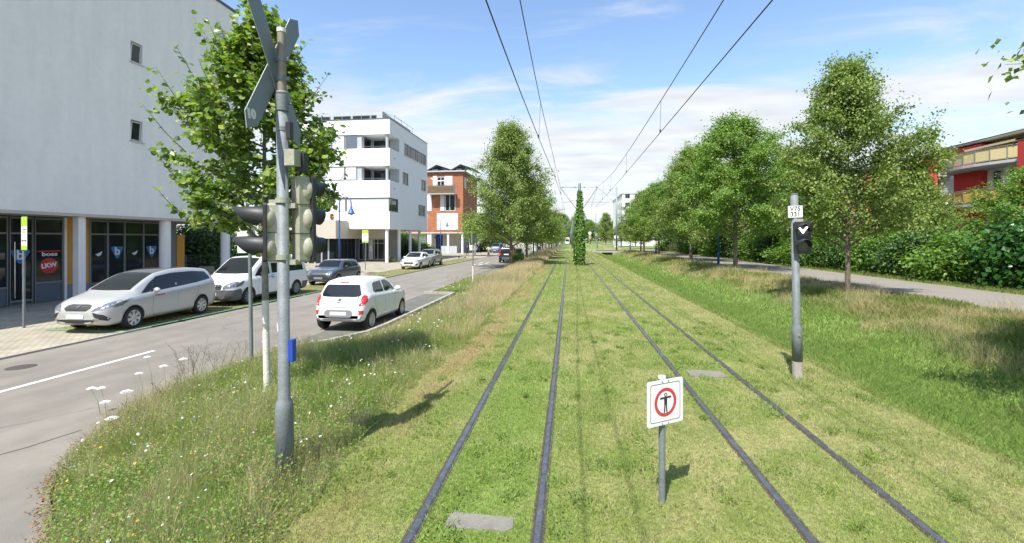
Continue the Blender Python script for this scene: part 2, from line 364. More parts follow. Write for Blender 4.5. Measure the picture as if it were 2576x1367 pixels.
# grassy parking strip under the carsharing cars + green outline
def gcol_strip(name, x0,x1,y0,y1,z):
    xs = np.arange(x0,x1+.01,.2); ys = np.arange(y0,y1+.01,.25); X,Y = np.meshgrid(xs,ys); ny,nx = X.shape
    V = np.stack([X,Y,np.full_like(X,z)],-1).reshape(-1,3); i = np.arange(ny-1)[:,None]*nx+np.arange(nx-1)[None]; F = np.stack([i,i+1,i+nx+1,i+nx],-1).reshape(-1,4)
    a = fbm(X*1.3+5,Y*1.1,4)[...,None]; C = np.array([.17,.20,.06])*(1-a)+np.array([.33,.28,.16])*a
    o = np_mesh(name,V,F,bpy.data.materials.get('turf_soil'),(C*1.0).reshape(-1,3),True); o['kind']='structure'; return o
gcol_strip('parking_strip', -15.0,-12.42,11.2,62,ZR+.032)
greenp = mat('green_line_paint', (.14,.33,.19), .8, 0, (6,.3,50))
gl = MB()
gl.box(-12.49,-12.43,11.25,61,ZR+.03,ZR+.05); gl.box(-15.0,-12.5,11.2,11.3,ZR+.03,ZR+.05)
gl.build('green_line', greenp, kind='structure')
whitep = mat('road_marking_paint', (.62,.61,.58), .8, 0, (5,.12,60))
lm = MB()
lm.box(-9.86,-9.74,6.2,9.55,ZR+.001,ZR+.005)
lm.add([(-9.95,5.8,ZR+.005),(-9.74,6.2,ZR+.005),(-9.86,6.2,ZR+.005),(-11.2,5.2,ZR+.005),(-11.4,4.9,ZR+.005)],[(0,1,2,3,4)])
for y0 in (31.5,37.5,43.5): pass
for (x,y) in ((-9.9,45.3),(-9.2,45.3),(-9.9,49),(-9.2,49)): lm.box(x-.09,x+.09,y,y+2.2,ZR+.001,ZR+.005)
lm.build('road_marking', whitep, kind='structure')
# cracks of tar on the side road
ck = MB(); pts=[(-7.0,3.6),(-6.6,4.0),(-6.35,4.25),(-6.3,4.6),(-6.15,5.0),(-6.45,5.35)]
ck2=[(-8.3,3.2),(-7.6,3.75),(-7.1,4.35),(-6.85,4.9),(-6.72,5.45)]
for P in (ck2,):
    for a,b in zip(P[:-1],P[1:]):
        d=Vector((b[0]-a[0],b[1]-a[1],0)).normalized(); n=Vector((-d.y,d.x,0))*.010
        ck.add([(a[0]-n.x,a[1]-n.y,ZR+.003),(a[0]+n.x,a[1]+n.y,ZR+.003),(b[0]+n.x,b[1]+n.y,ZR+.003),(b[0]-n.x,b[1]-n.y,ZR+.003)],[(0,1,2,3)])
ck.build('road_crack', mat('tar',(.06,.055,.05),.8), kind='structure')
# bays on the right of the road
bayp = [(-7.0,10.0),(-6.6,10.15),(-6.1,10.8),(-5.62,11.9),(-5.55,13),(-5.55,21.1),(-7.0,21.1)]
sheet('parking_bay', bayp, ZR+.006, baypav, th=.09)
bay2 = [(-7.0,29.5),(-5.9,31.0),(-5.6,32.5),(-5.6,62),(-7.0,63)]
sheet('parking_bay', bay2, ZR+.006, baypav, th=.09)
def kerbrun(pts, w=.13, z0=-.42, z1=ZR+.12):
    b = MB()
    for a,c in zip(pts[:-1],pts[1:]):
        a=Vector((*a,0)); c=Vector((*c,0)); d=(c-a).normalized(); n=Vector((-d.y,d.x,0))*(-w)
        a2=a+d*.005; c2=c-d*.005
        b.prism([(a2.x,a2.y),(c2.x,c2.y),(c2.x+n.x,c2.y+n.y),(a2.x+n.x,a2.y+n.y)],z0,z1)
    o=b.build('kerb',M_['conc'],bevel=.012); o['kind']='structure'
def run(a,b,n): return [(a[0]+(b[0]-a[0])*i/n,a[1]+(b[1]-a[1])*i/n) for i in range(n+1)]
kerbrun([(-7.0,10.0),(-6.6,10.15),(-6.1,10.8),(-5.62,11.9),(-5.55,13)]+run((-5.55,13),(-5.55,21.1),8)[1:]+run((-5.55,21.1),(-7.0,21.1),2)[1:])
kerbrun(run((-7.0,29.5),(-5.9,31.0),2)+[(-5.6,32.5)]+run((-5.6,32.5),(-5.6,62),28)[1:])
kerbrun(run((-7.0,21.1),(-7.0,29.5),8), w=.1, z1=ZR+.03)
kerbrun([(-6.75,6.0),(-6.95,7.0),(-7.0,8.2)]+[(-7.0,10.0)], w=.1, z1=ZR+.03)
# right-hand path
sheet('path', [(13.0,-30),(13.0,92),(6,97),(6,102),(17.5,100),(17.6,400),(21,400),(17.6,92),(17.6,-30)], .165, asph2)
sheet('path_crossing', [(-8,101),(-8,104.5),(14,104.5),(14,101)], .03, mat('crossing_concrete',(.34,.30,.25),.9,0,(1,.1)), th=.05)
# manhole and drain
t = MB(); t.lathe([(0,ZR+.008),(.21,ZR+.008),(.225,ZR+.006),(.24,ZR+.002)],28,M=Matrix.Translation((-11.28,7.97,0)))
mh = t.build('manhole_cover', mat('cast_iron',(.09,.08,.075),.7,.3,(20,.3)),None); tag(mh,'round dark iron manhole cover in the road beside the white line','manhole cover')
t = MB()
for i in range(7): t.box(-15.75+i*.11,-15.69+i*.11,33.2,34.1,ZR+.021,ZR+.03)
t.box(-15.8,-14.95,33.1,34.2,ZR+.015,ZR+.024)
tag(t.build('drain_grate', M_['black']),'dark drain grate in the pavement near the far white hatchback','drain')

# ------------------------------------------------------------------ tram track
def rail(x, parent, y0=-8, y1=420):
    b = MB(); 
    prof = [(-.034,-.14),(-.034,-.004),(-.021,.004),(.023,.004),(.034,-.004),(.034,-.14)]
    ys = [y0,0,3,6,10,15,25,40,60,90,130,200,y1]
    for i in range(len(ys)-1):
        for j in range(5):
            a,c = prof[j],prof[j+1]
            b.add([(x+a[0],ys[i],a[1]),(x+c[0],ys[i],c[1]),(x+c[0],ys[i+1],c[1]),(x+a[0],ys[i+1],a[1])],[(0,1,2,3)],0 if j in(2,3) else 1)
    b.box(x-.052,x-.035,y0,y1,-.14,-.006,2); b.box(x+.035,x+.062,y0,y1,-.14,-.009,2)
    # flange groove filler
    return b.build('rail',[M_['rail'],M_['railside'],M_['railfill']],parent)
M_['railfill'] = mat('rail_rubber_filler',(.07,.06,.04),.95,0,(25,.5))
for lx,rx,lab in ((-1.25,-.25,'left hand grass embedded tram track with two steel rails'),(1.88,2.88,'right hand grass embedded tram track behind the small prohibition sign')):
    t = thing('tram_track',lab,'tram track',((lx+rx)/2,0,0)); 
    for x in (lx,rx): rail(x-(lx+rx)/2,t)
# concrete inspection slabs
def slab(x0,x1,y0,y1,z,lab,rot=0):
    b=MB(); b.prism([(x0+.01,y0),(x1-.06,y0+.01),(x1,y0+.05),(x1-.01,y1-.02),(x0+.03,y1),(x0,y1-.03)],z-.05,z)
    o=b.build('concrete_slab',mat('worn_slab',(.20,.19,.16),.9,0,(6,.16,50),(60,.4)),bevel=.01); tag(o,lab,'concrete slab')
slab(-1.02,-.45,3.58,3.79,.002,'worn concrete slab between the rails of the left track in the foreground')
slab(2.08,2.70,8.05,8.45,.004,'pale concrete slab in the grass between the rails of the right track')

# ------------------------------------------------------------------ culvert at the end of the ditch
t = thing('culvert','low concrete culvert with a dark rectangular opening at the end of the ditch','culvert',(7.3,86.6,0))
b=MB(); b.prism([(-2.9,0),(2.9,0),(2.9,.35),(-2.9,.35)],-.12,.18); b.prism([(-2.9,0),(-1.1,0),(-1.1,.3),(-2.9,.3)],-.75,-.12); b.prism([(.9,0),(2.9,0),(2.9,.3),(.9,.3)],-.75,-.12)
b.build('headwall',M_['conc'],t,bevel=.02)
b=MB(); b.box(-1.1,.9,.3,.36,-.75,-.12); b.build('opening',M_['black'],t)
# ------------------------------------------------------------------ buildings
def bw(mb, name, mats, parent, bevel=0):
    """build with vertices given in world space under a parent that only has a location"""
    L = parent.location
    if parent.parent is not None: L = L + parent.parent.location
    mb.v = [(x-L.x, y-L.y, z-L.z) for x, y, z in mb.v]
    return mb.build(name, mats, parent, bevel)
def bwc(mb, name, mats, part, root):    # child of a part whose origin is the root's
    L = root.location; mb.v = [(x-L.x, y-L.y, z-L.z) for x, y, z in mb.v]
    return mb.build(name, mats, part)
def facade(mb, P, U0, U1, Z0, Z1, holes, depth, mi=0):
    """P(u, d, z) -> point, d = depth behind the face. holes: (u0,u1,z0,z1)"""
    us = sorted({U0, U1, *[h[0] for h in holes], *[h[1] for h in holes]}); zs = sorted({Z0, Z1, *[h[2] for h in holes], *[h[3] for h in holes]})
    for a, b in zip(us[:-1], us[1:]):
        for c, d in zip(zs[:-1], zs[1:]):
            um, zm = (a+b)/2, (c+d)/2
            if any(h[0] < um < h[1] and h[2] < zm < h[3] for h in holes): continue
            mb.add([P(a,0,c),P(b,0,c),P(b,0,d),P(a,0,d)], [(0,1,2,3)], mi)
    for h in holes:
        a,b,c,d = h
        mb.add([P(a,0,c),P(b,0,c),P(b,0,d),P(a,0,d),P(a,depth,c),P(b,depth,c),P(b,depth,d),P(a,depth,d)], [(0,4,5,1),(1,5,6,2),(2,6,7,3),(3,7,4,0)], mi)
def PX(x0): return lambda u, d, z: (x0-d, u, z)          # face looking +X
def PY(y0): return lambda u, d, z: (u, y0+d, z)          # face looking -Y
def PXm(x0): return lambda u, d, z: (x0+d, u, z)         # face looking -X
def pbox(mb, P, u0,u1,d0,d1,z0,z1, mi=0):
    a = P(u0,d0,z0); b = P(u1,d1,z1)
    mb.box(min(a[0],b[0]),max(a[0],b[0]),min(a[1],b[1]),max(a[1],b[1]),z0,z1,mi)
def window(root, P, u0,u1,z0,z1, d=.12, muls=(), trans=(), fm=None, gm=None, fw=.06, blind=None, sill=None):
    f = MB(); t = .05
    pbox(f,P,u0,u0+fw,d-t,d,z0,z1); pbox(f,P,u1-fw,u1,d-t,d,z0,z1)
    pbox(f,P,u0+fw,u1-fw,d-t,d,z0,z0+fw); pbox(f,P,u0+fw,u1-fw,d-t,d,z1-fw,z1)
    for m in muls: pbox(f,P,m-fw*.5,m+fw*.5,d-t,d,z0+fw,z1-fw)
    for m in trans: pbox(f,P,u0+fw,u1-fw,d-t+.004,d-.004,m-fw*.4,m+fw*.4)
    o = bw(f,'window',fm or M_['frame'],root)
    g = MB(); pbox(g,P,u0+fw*.5,u1-fw*.5,d-.025,d-.012,z0+fw*.5,z1-fw*.5)
    bwc(g,'pane',gm or M_['glassdark'],o,root)
    if blind:
        b = MB(); zz = z1-fw
        while zz > z0+fw+(z1-z0)*(1-blind[0]): pbox(b,P,u0+fw,u1-fw,d-t-.03,d-t-.002,zz-.062,zz); zz -= .07
        bwc(b,'blind',blind[1],o,root)
    if sill: s = MB(); pbox(s,P,u0-.06,u1+.06,-.07,d-t-.01,z0-.045,z0-.003); bwc(s,'sill',M_['sill'],o,root)
    return o
M_['frame'] = mat('grey_window_frame',(.22,.235,.25),.5); M_['framel'] = mat('white_window_frame',(.6,.6,.6),.5)
M_['sill'] = mat('aluminium_sill',(.5,.51,.52),.4,.4)
M_['render'] = mat('white_render',(.82,.80,.775),.92,0,(.55,.03,4),(90,.12))
def streaked(m, amt=.05):
    nt=m.node_tree; N=nt.nodes.new; Lk=nt.links.new; b=nt.nodes['Principled BSDF']; src=b.inputs['Base Color'].links[0].from_socket
    tc=N('ShaderNodeTexCoord'); mp=N('ShaderNodeMapping'); mp.inputs['Scale'].default_value=(1.6,1.6,.16); Lk(tc.outputs['Object'],mp.inputs[0])
    n=N('ShaderNodeTexNoise'); n.inputs['Scale'].default_value=1.4; n.inputs['Detail'].default_value=7; Lk(mp.outputs[0],n.inputs['Vector'])
    r=N('ShaderNodeMapRange'); r.inputs[1].default_value=.35; r.inputs[2].default_value=.7; r.inputs[3].default_value=1+amt*.4; r.inputs[4].default_value=1-amt; Lk(n.outputs[0],r.inputs[0])
    s=N('ShaderNodeVectorMath'); s.operation='SCALE'; Lk(src,s.inputs[0]); Lk(r.outputs[0],s.inputs[3]); Lk(s.outputs[0],b.inputs['Base Color'])
streaked(M_['render'])
M_['render2'] = mat('fresh_white_render',(.80,.80,.80),.9,0,(.6,.02,5),(90,.08))
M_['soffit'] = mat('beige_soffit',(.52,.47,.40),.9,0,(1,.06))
M_['ochre'] = mat('ochre_panel',(.62,.30,.05),.7,0,(1.5,.08)); M_['plinth'] = mat('grey_plinth',(.20,.22,.25),.8,0,(2,.1))
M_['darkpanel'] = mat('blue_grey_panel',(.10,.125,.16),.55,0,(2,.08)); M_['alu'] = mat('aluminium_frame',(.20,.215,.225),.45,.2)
M_['blind'] = mat('light_blind',(.62,.63,.64),.7,0,(3,.04)); M_['blindd'] = mat('dark_blind',(.12,.15,.20),.6)
M_['capd'] = mat('dark_flashing',(.10,.12,.13),.5,.3); M_['lgrey'] = mat('light_grey_cladding',(.42,.45,.47),.7,0,(1.5,.05))

# ---- near block with the driving school
A = thing('apartment_block','tall pale grey rendered block with shops on its ground floor behind the silver car','building',(-20,25.1,-.28))
w = MB(); P = PX(-20)
facade(w,P,-14,24.55,3.42,16.02,[(18.3,18.88,10.56,11.52),(18.3,18.88,6.92,7.9),(22.9,24.0,7.7,9.4),(23.58,24.55,12.0,14.58)],.27)
w.box(-33,-20.003,24.55,25.1,14.58,16.02); w.box(-33,-20.003,24.55,25.1,3.42,12.0)
w.add([(-20,24.55,14.58),(-20,25.1,14.58),(-20,25.1,16.02),(-20,24.55,16.02)],[(0,1,2,3)]); w.add([(-20,24.55,3.42),(-20,25.1,3.42),(-20,25.1,12),(-20,24.55,12)],[(0,1,2,3)])
w.box(-33,-20.28,-14,24.54,3.43,16.0); w.box(-33,-21.3,24.54,25.08,12.0,14.58)
bw(w,'wall',M_['render'],A)
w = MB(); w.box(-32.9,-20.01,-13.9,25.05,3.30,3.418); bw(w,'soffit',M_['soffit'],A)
w = MB(); w.box(-33.1,-19.93,-14,25.17,16.03,16.16); bw(w,'parapet_cap',M_['capd'],A)
for zz in (10.56,6.92):
    z1 = zz+.96 if zz>8 else zz+.98
    window(A,P,18.3,18.88,zz,z1,d=.16,fm=M_['framel'],sill=True,fw=.05)
    s = MB(); q = [(-20.10,18.38,zz+.07),(-20.10,18.80,zz+.07),(-20.03,18.80,z1-.10),(-20.03,18.38,z1-.10)]
    for k in range(4): s.tube([q[k],q[(k+1)%4]],.024,4)
    sa = bw(s,'tilted_sash',M_['framel'],A); s = MB(); s.add(q,[(0,1,2,3)]); bwc(s,'pane',M_['glassdark'],sa,A)
window(A,P,22.9,24.0,7.7,9.4,d=.2,blind=(.95,M_['blind']))
window(A,P,23.58,24.53,12.0,14.58,d=.2,muls=(24.05,),blind=(.9,M_['blind']))
s = MB()
for y in (22.6,23.1,23.6,24.1,24.6): s.cyl((-21,y,16.16),(-21,y,17.1),.02)
s.cyl((-21,22.4,17.1),(-21,24.7,17.1),.025); s.cyl((-21,22.4,16.65),(-21,24.7,16.65),.012); bw(s,'roof_railing',M_['galv'],A)
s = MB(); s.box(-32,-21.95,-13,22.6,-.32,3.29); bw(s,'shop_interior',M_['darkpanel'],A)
Pg = PX(-21.9)
def glazing(u0,u1,muls,zsill,door=False):
    f = MB(); d=.0
    for m in (u0,u1)+tuple(muls): pbox(f,Pg,m-.04,m+.04,-.06,.04,-.26,3.28)
    for z in (3.22,2.60): pbox(f,Pg,u0+.04,u1-.04,-.055,.035,z-.035,z+.035)
    pbox(f,Pg,u0+.04,u1-.04,-.055,.035,zsill-.04,zsill+.04)
    o = bw(f,'shop_window',M_['alu'],A)
    g = MB(); pbox(g,Pg,u0,u1,-.012,.012,zsill,3.25); bwc(g,'pane',M_['glassdark'],o,A)
    if zsill > 0: g = MB(); pbox(g,Pg,u0,u1,-.02,.02,-.26,zsill); bwc(g,'panel',M_['darkpanel'],o,A)
    return o
glazing(5.0,15.02,(7,9,11,13),.45); glazing(15.9,16.96,(),.54); glazing(18.07,21.7,(18.87,19.69,20.69),.30)
dr = glazing(15.06,15.86,(),-.12)
h = MB(); h.cyl((-21.80,15.2,.0),(-21.80,15.2,2.25),.02); h.cyl((-21.9,15.2,.3),(-21.80,15.2,.3),.012); h.cyl((-21.9,15.2,2.0),(-21.80,15.2,2.0),.012); bwc(h,'door_handle',M_['chrome'],dr,A)
s = MB(); s.box(-22.3,-21.84,17.0,17.1,-.3,3.29); bw(s,'jamb',M_['render'],A)
s = MB(); s.box(-22.3,-21.86,17.1,18.02,.38,3.29); s.box(-22.3,-21.845,17.1,18.02,-.3,.378,1); bw(s,'ochre_wall',[M_['ochre'],M_['plinth']],A)
s = MB(); s.box(-22.3,-21.86,22.70,23.2,-.3,2.62); bw(s,'ochre_wall',M_['ochre'],A)
s = MB(); s.box(-22.3,-21.86,21.78,22.05,-.3,3.29); s.box(-22.3,-21.9,22.05,22.7,-.3,3.29,1); bw(s,'dark_door',[M_['plinth'],M_['alu']],A)
s = MB(); s.box(-20.44,-20.16,16.21,16.50,-.3,3.298); bw(s,'column',M_['render'],A,bevel=.015)
for y in (20.4,24.43):
    s = MB(); s.cyl((-20.33,y,-.3),(-20.33,y,3.298),.245,n=28); bw(s,'column',M_['render'],A)
for y in (11.9,7.7):
    s = MB(); s.box(-20.55,-20.08,y,y+.47,-.3,3.298); bw(s,'column',M_['render'],A)
# window stickers: rounded blue shields with a white b, the red LKW disc
stick = mat('blue_sticker',(.02,.20,.50),.5); stw = mat('white_sticker',(.75,.76,.78),.5); str_ = mat('red_sticker',(.55,.03,.03),.5)
MX = Matrix(((0,0,1,0),(1,0,0,0),(0,1,0,0),(0,0,0,1)))   # text plane facing +X, reading along +Y
def shield(y,z,h,wd):
    b = MB(); pts=[]
    for cx_,cz_,a0 in ((wd*.38,h*.33,-10),(-wd*.38,h*.33,100),(0,-h*.42,210)):
        for k in range(5): a=R(a0+k*30); pts.append((y+cx_+math.cos(a)*wd*.12, z+cz_+math.sin(a)*h*.13))
    n=len(pts); vs=[(-21.875,p,q) for p,q in pts]+[(-21.883,p,q) for p,q in pts]
    b.add(vs,[tuple(range(n)),tuple(range(2*n-1,n-1,-1))]+[(i,n+i,n+(i+1)%n,(i+1)%n) for i in range(n)])
    o = bw(b,'window_sticker',stick,A)
    text_mesh('b',h*.95,stw,'letter',o,Matrix.Translation((-21.873+20,y-25.1,z+h*.06+.28))@MX,bold=.012)
shield(15.43,1.68,.56,.66); shield(19.34,1.74,.58,.60); shield(21.17,1.74,.58,.60)
b = MB(); b.cyl((-21.886,16.44,1.24),(-21.874,16.44,1.24),.33,n=32); o = bw(b,'window_sticker',str_,A)
text_mesh('LKW',.26,stw,'letter',o,Matrix.Translation((-21.870+20,16.44-25.1,1.25+.28))@MX@Matrix.Rotation(R(7),4,'Z'),bold=.014)
b = MB(); b.box(-21.886,-21.874,16.02,16.88,1.83,1.88); bw(b,'window_sticker',str_,A)
text_mesh('boss',.24,stw,'letter',A,Matrix.Translation((-21.872+20,16.46-25.1,1.73+.28))@MX,bold=.006,sx=1.35)
for y in (18.45,20.2):
    b = MB(); b.add([(-21.876,y-.14,1.66),(-21.876,y+.02,1.55),(-21.876,y+.15,1.66),(-21.876,y+.18,1.80),(-21.876,y,1.70)],[(0,1,2,3,4)]); bw(b,'window_sticker',stw,A)

# ---- white four-storey building
B = thing('office_building','white four storey corner building with window bands, standing on round columns','building',(-20,48.4,-.28))
w = MB()
for z0,z1 in ((3.55,5.53),(7.09,9.05),(10.68,12.67),(14.25,15.95)):
    w.box(-34,-20,48.4,61.95,z0,z1)
P1 = PX(-20.0)
for z0,z1,hs in ((5.53,7.09,[(58.2,61.1,5.6,7.05)]),(9.05,10.68,[(52.4,54.45,9.12,10.6),(59.3,61.4,9.12,10.6)]),(12.67,14.25,[(52.95,61.5,12.72,14.2)])):
    y0 = 50.9 if z0 < 6 else 51.28
    facade(w,PX(-20.004),y0,61.946,z0,z1,hs,.2)
bw(w,'wall',M_['render2'],B)
w = MB(); w.box(-33.9,-20.21,48.75,61.9,5.53,7.09)
for z0,z1 in ((9.05,10.68),(12.67,14.25)): w.box(-33.9,-23.38,48.55,61.9,z0,z1); w.box(-23.38,-20.21,51.28,61.9,z0,z1); w.box(-20.21,-20.02,51.28,51.9,z0,z1)
bw(w,'inner_wall',M_['lgrey'],B)
for z0,z1 in ((9.05,10.68),(12.67,14.25)):
    s = MB(); s.cyl((-20.42,48.75,z0),(-20.42,48.75,z1),.17,n=16); bw(s,'column',M_['lgrey'],B)
    s = MB(); s.box(-23.1,-21.2,51.2,51.27,z0+.1,z1-.15,0); s.box(-23.37,-23.32,49.2,50.8,z0+.1,z1-.15,0); bw(s,'loggia_glazing',M_['glassdark'],B)
    s = MB(); s.cyl((-23.35,48.5,z0+.22),(-20.3,48.5,z0+.22),.018,n=6); s.cyl((-20.12,48.5,z0+.22),(-20.12,51.2,z0+.22),.018,n=6); bw(s,'railing',M_['galv'],B)
Pf = PY(48.4)
window(B,Pf,-25.32,-23.94,12.70,14.20,d=.15,fm=M_['frame'],blind=(1,M_['blindd']))
window(B,Pf,-26.9,-25.40,12.70,14.20,d=.14,fm=M_['frame'],blind=(1,M_['blind'])); window(B,Pf,-28.6,-27.0,12.70,14.20,d=.14,fm=M_['frame'],blind=(1,M_['blind']))
window(B,Pf,-25.3,-23.95,9.1,10.62,d=.14,blind=(1,M_['blind'])); window(B,Pf,-28.2,-25.4,9.1,10.62,d=.14,muls=(-26.8,),blind=(1,M_['blind']))
window(B,Pf,-25.2,-20.1,5.58,7.05,d=.2,muls=(-24.3,-23.2,-22.2,-21.2),blind=(1,M_['blind'])); window(B,Pf,-29.5,-25.3,5.58,7.05,d=.2,muls=(-26.6,-28),blind=(1,M_['blind']))
window(B,PX(-20.0),48.5,50.85,5.58,7.05,d=.15,muls=(49.3,),gm=M_['glassdark'])
window(B,PX(-20.0),58.2,61.1,5.6,7.05,d=.15,muls=(59.2,60.2)); window(B,PX(-20.0),52.4,54.45,9.12,10.6,d=.15,muls=(53.4,))
window(B,PX(-20.0),59.3,61.4,9.12,10.6,d=.15,muls=(60.4,)); window(B,PX(-20.0),52.95,61.5,12.72,14.2,d=.15,muls=(54.4,55.6,57.4,58.2,59.8,60.6))
for u0,u1,z in ((52.3,54.6,9.05),(58.1,61.2,5.53),(52.8,61.6,12.67),(59.2,61.5,9.05)):
    s = MB(); s.box(-20.0,-19.93,u0,u1,z-.02,z+.03); bw(s,'sill',M_['sill'],B)
for z in (7.02,10.62,14.18): pass
for x in (-22.1,):
    for z in (7.8,11.45):
        s = MB(); s.tube([(x,48.4,z+.3),(x+.05,48.2,z+.28),(x+.18,48.12,z-.25)],.018,6); bw(s,'downlight_bracket',M_['galvdark'],B)
for z in (8.2,11.7):
    s = MB(); s.cyl((-20,49.7,z),(-19.85,49.7,z),.05,n=10); bw(s,'spout',M_['galvdark'],B)
s = MB(); s.box(-34.05,-19.95,48.35,62.0,15.955,16.03); bw(s,'parapet_cap',M_['capd'],B)
s = MB(); s.box(-33,-21.8,50.6,60,15.96,17.45); bw(s,'penthouse',M_['lgrey'],B)
for a in (-30.5,-27.9,-25.5): window(B,PY(50.55),a,a+2.2,16.25,17.05,d=.05,muls=(a+1.1,))
window(B,PY(50.55),-23.2,-22.5,16.25,17.05,d=.05)
s = MB()
for y in (50.8,53,55,57): s.cyl((-20.4,y,16.03),(-20.4,y,16.95),.02,n=6)
s.cyl((-20.4,50.6,16.95),(-20.4,57,16.95),.02,n=6); s.cyl((-20.4,50.6,16.5),(-20.4,57,16.5),.012,n=6); s.cyl((-21.8,50.6,17.45),(-20.4,53.5,16.95),.02,n=6); bw(s,'roof_railing',M_['galv'],B)
# ground floor, set back
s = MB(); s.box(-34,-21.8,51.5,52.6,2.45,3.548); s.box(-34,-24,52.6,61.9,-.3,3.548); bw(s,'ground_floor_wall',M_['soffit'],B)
s = MB(); s.box(-34,-21.8,51.55,52.5,-.3,2.45); bw(s,'ground_floor_core',M_['darkpanel'],B)
for i,x in enumerate((-31.5,-29.7,-27.9,-26.1,-24.3,-22.9)):
    window(B,PY(51.5),x-.85,x+.55 if i<5 else x+1.0,-.1,2.42,d=.02,muls=(x-.3,x+.15),trans=(1.9,),fm=M_['sill'])
s = MB(); s.box(-23.9,-23.35,51.44,51.5,-.1,2.42,1); s.box(-23.8,-23.45,51.43,51.438,.9,1.6,0); bw(s,'notice_board',[M_['blind'],M_['lgrey']],B)
s = MB(); s.box(-34,-24.9,45.6,51.49,2.45,4.45); bw(s,'terrace',M_['soffit'],B)
s = MB(); s.box(-33,-25.6,46.5,51.45,-.3,2.45); bw(s,'terrace_glazing',M_['glassdark'],B)
s = MB()
for x in np.arange(-32.6,-25.5,.8): s.box(x-.08,x+.08,46.42,46.497,-.28,2.447)
bw(s,'mullions',M_['sill'],B)
for y in (48.75,52.4,56.2,59.9):
    s = MB(); s.cyl((-20.45,y,-.3),(-20.45,y,3.549),.19,n=20); bw(s,'column',M_['render2'],B)

# ---- orange timber-clad house
clad, mp_ = brick_mat('orange_timber_cladding',(.43,.160,.075),(.38,.14,.065),(.20,.08,.04),1,3.2,.16,.37,.012,.75)
mp_.inputs['Rotation'].default_value = (R(90),0,0)
C = thing('timber_clad_house','orange timber clad house with a reed screened balcony and white shutters','building',(-20,83.8,-.28))
w = MB(); w.box(-34,-20,83.8,97,3.72,15.25); bw(w,'wall',clad,C)
w = MB(); w.box(-34.3,-19.6,83.3,97.5,15.25,15.5); bw(w,'roof',M_['lgrey'],C)
for x in (-25.3,-20.6):
    s = MB(); s.add([(x-2.1,83.6,15.5),(x+.1,83.6,16.7),(x+2.9,83.6,15.75),(x-2.1,90,15.5),(x+.1,90,16.7),(x+2.9,90,15.75)],[(0,1,4,3),(1,2,5,4)])
    s.add([(x-2.1,83.6,15.42),(x+.1,83.6,16.62),(x+2.9,83.6,15.67),(x-2.1,90,15.42),(x+.1,90,16.62),(x+2.9,90,15.67)],[(3,4,1,0),(4,5,2,1)]); 
    s.box(x-.9,x+.2,84.2,89.5,15.5,15.95); bw(s,'roof_light',M_['galvdark'],C)
Pc = PY(83.8)
def cbox(name,x0,x1,z0,z1,m,d0=.05,d1=0): s=MB(); s.box(x0,x1,83.8-d0,83.8-d1+.0,z0,z1); return bw(s,name,m,C)
cbox('shutter',-25.93,-25.14,12.55,14.55,M_['blind'],.09,.03); cbox('shutter',-23.56,-22.05,12.55,14.5,M_['blind'],.09,.03); window(C,PY(83.74),-25.1,-23.6,12.5,14.4,d=.05,muls=(-24.35,),fm=M_['framel'],fw=.12)
cbox('shutter',-27.0,-26.2,7.8,10.98,M_['white'],.1,.02); cbox('shutter',-24.45,-23.65,7.8,10.95,M_['blind'],.1,.02); window(C,PY(83.74),-23.52,-21.5,7.8,10.94,d=.05,muls=(-22.6,),fm=M_['framel'],fw=.12)
cbox('wall_panel',-25.12,-21.0,4.2,7.38,M_['white'],.06); cbox('wall_panel',-29,-27.0,4.26,7.34,M_['white'],.06); window(C,PY(83.74),-29,-27.1,7.8,9.6,d=.05,fm=M_['framel'],fw=.1)
window(C,PX(-19.97),84.8,86.5,12.3,14.4,d=.05,fm=M_['framel'],fw=.1)
s = MB(); s.box(-26.5,-21.2,82.3,83.79,10.9,11.08); bo = bw(s,'balcony',M_['lgrey'],C)
s = MB()
for i in range(105):
    x = -26.48+i*.05; s.box(x,x+.036,82.27,82.30,11.1,12.45+.12*rnd.random())
bwc(s,'reed_screen',mat('reed_screen',(.17,.125,.075),.9,0,(6,.3)),bo,C)
s = MB(); s.cyl((-26.5,82.26,12.62),(-21.2,82.26,12.62),.03,n=6); s.cyl((-21.2,82.26,11.0),(-21.2,82.26,12.62),.03,n=6); s.box(-21.6,-21.22,82.24,82.262,11.1,12.5); bwc(s,'balcony_rail',M_['darkpanel'],bo,C)
s = MB()   # parasol / awning cloth
s.add([(-26.0,82.8,14.1),(-25.0,82.9,13.55),(-23.5,82.9,13.6),(-22.2,82.8,14.1),(-26.0,82.7,13.9),(-25.0,82.8,13.4),(-23.5,82.8,13.45),(-22.2,82.7,13.3)],[(0,1,5,4),(1,2,6,5),(2,3,7,6)]); bw(s,'awning_cloth',M_['white'],C)
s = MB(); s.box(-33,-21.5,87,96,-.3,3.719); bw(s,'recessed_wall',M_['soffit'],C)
s = MB(); s.box(-34,-20,83.81,97,3.55,3.718); bw(s,'soffit',M_['blind'],C)
for x0,x1 in ((-27.14,-26.33),(-23.18,-22.85),(-20.4,-20.05)):
    s = MB(); s.box(x0,x1,84.0,84.5,-.3,3.549); bw(s,'column',M_['white'],C)
cbox('low_wall',-24.45,-21.3,-.3,1.1,M_['lgrey'],-.3,-.6); window(C,PY(86.9),-26.3,-24.9,-.1,3.3,d=.05,fm=M_['frame']); window(C,PY(86.9),-30,-27.5,-.1,3.3,d=.05,fm=M_['frame'])
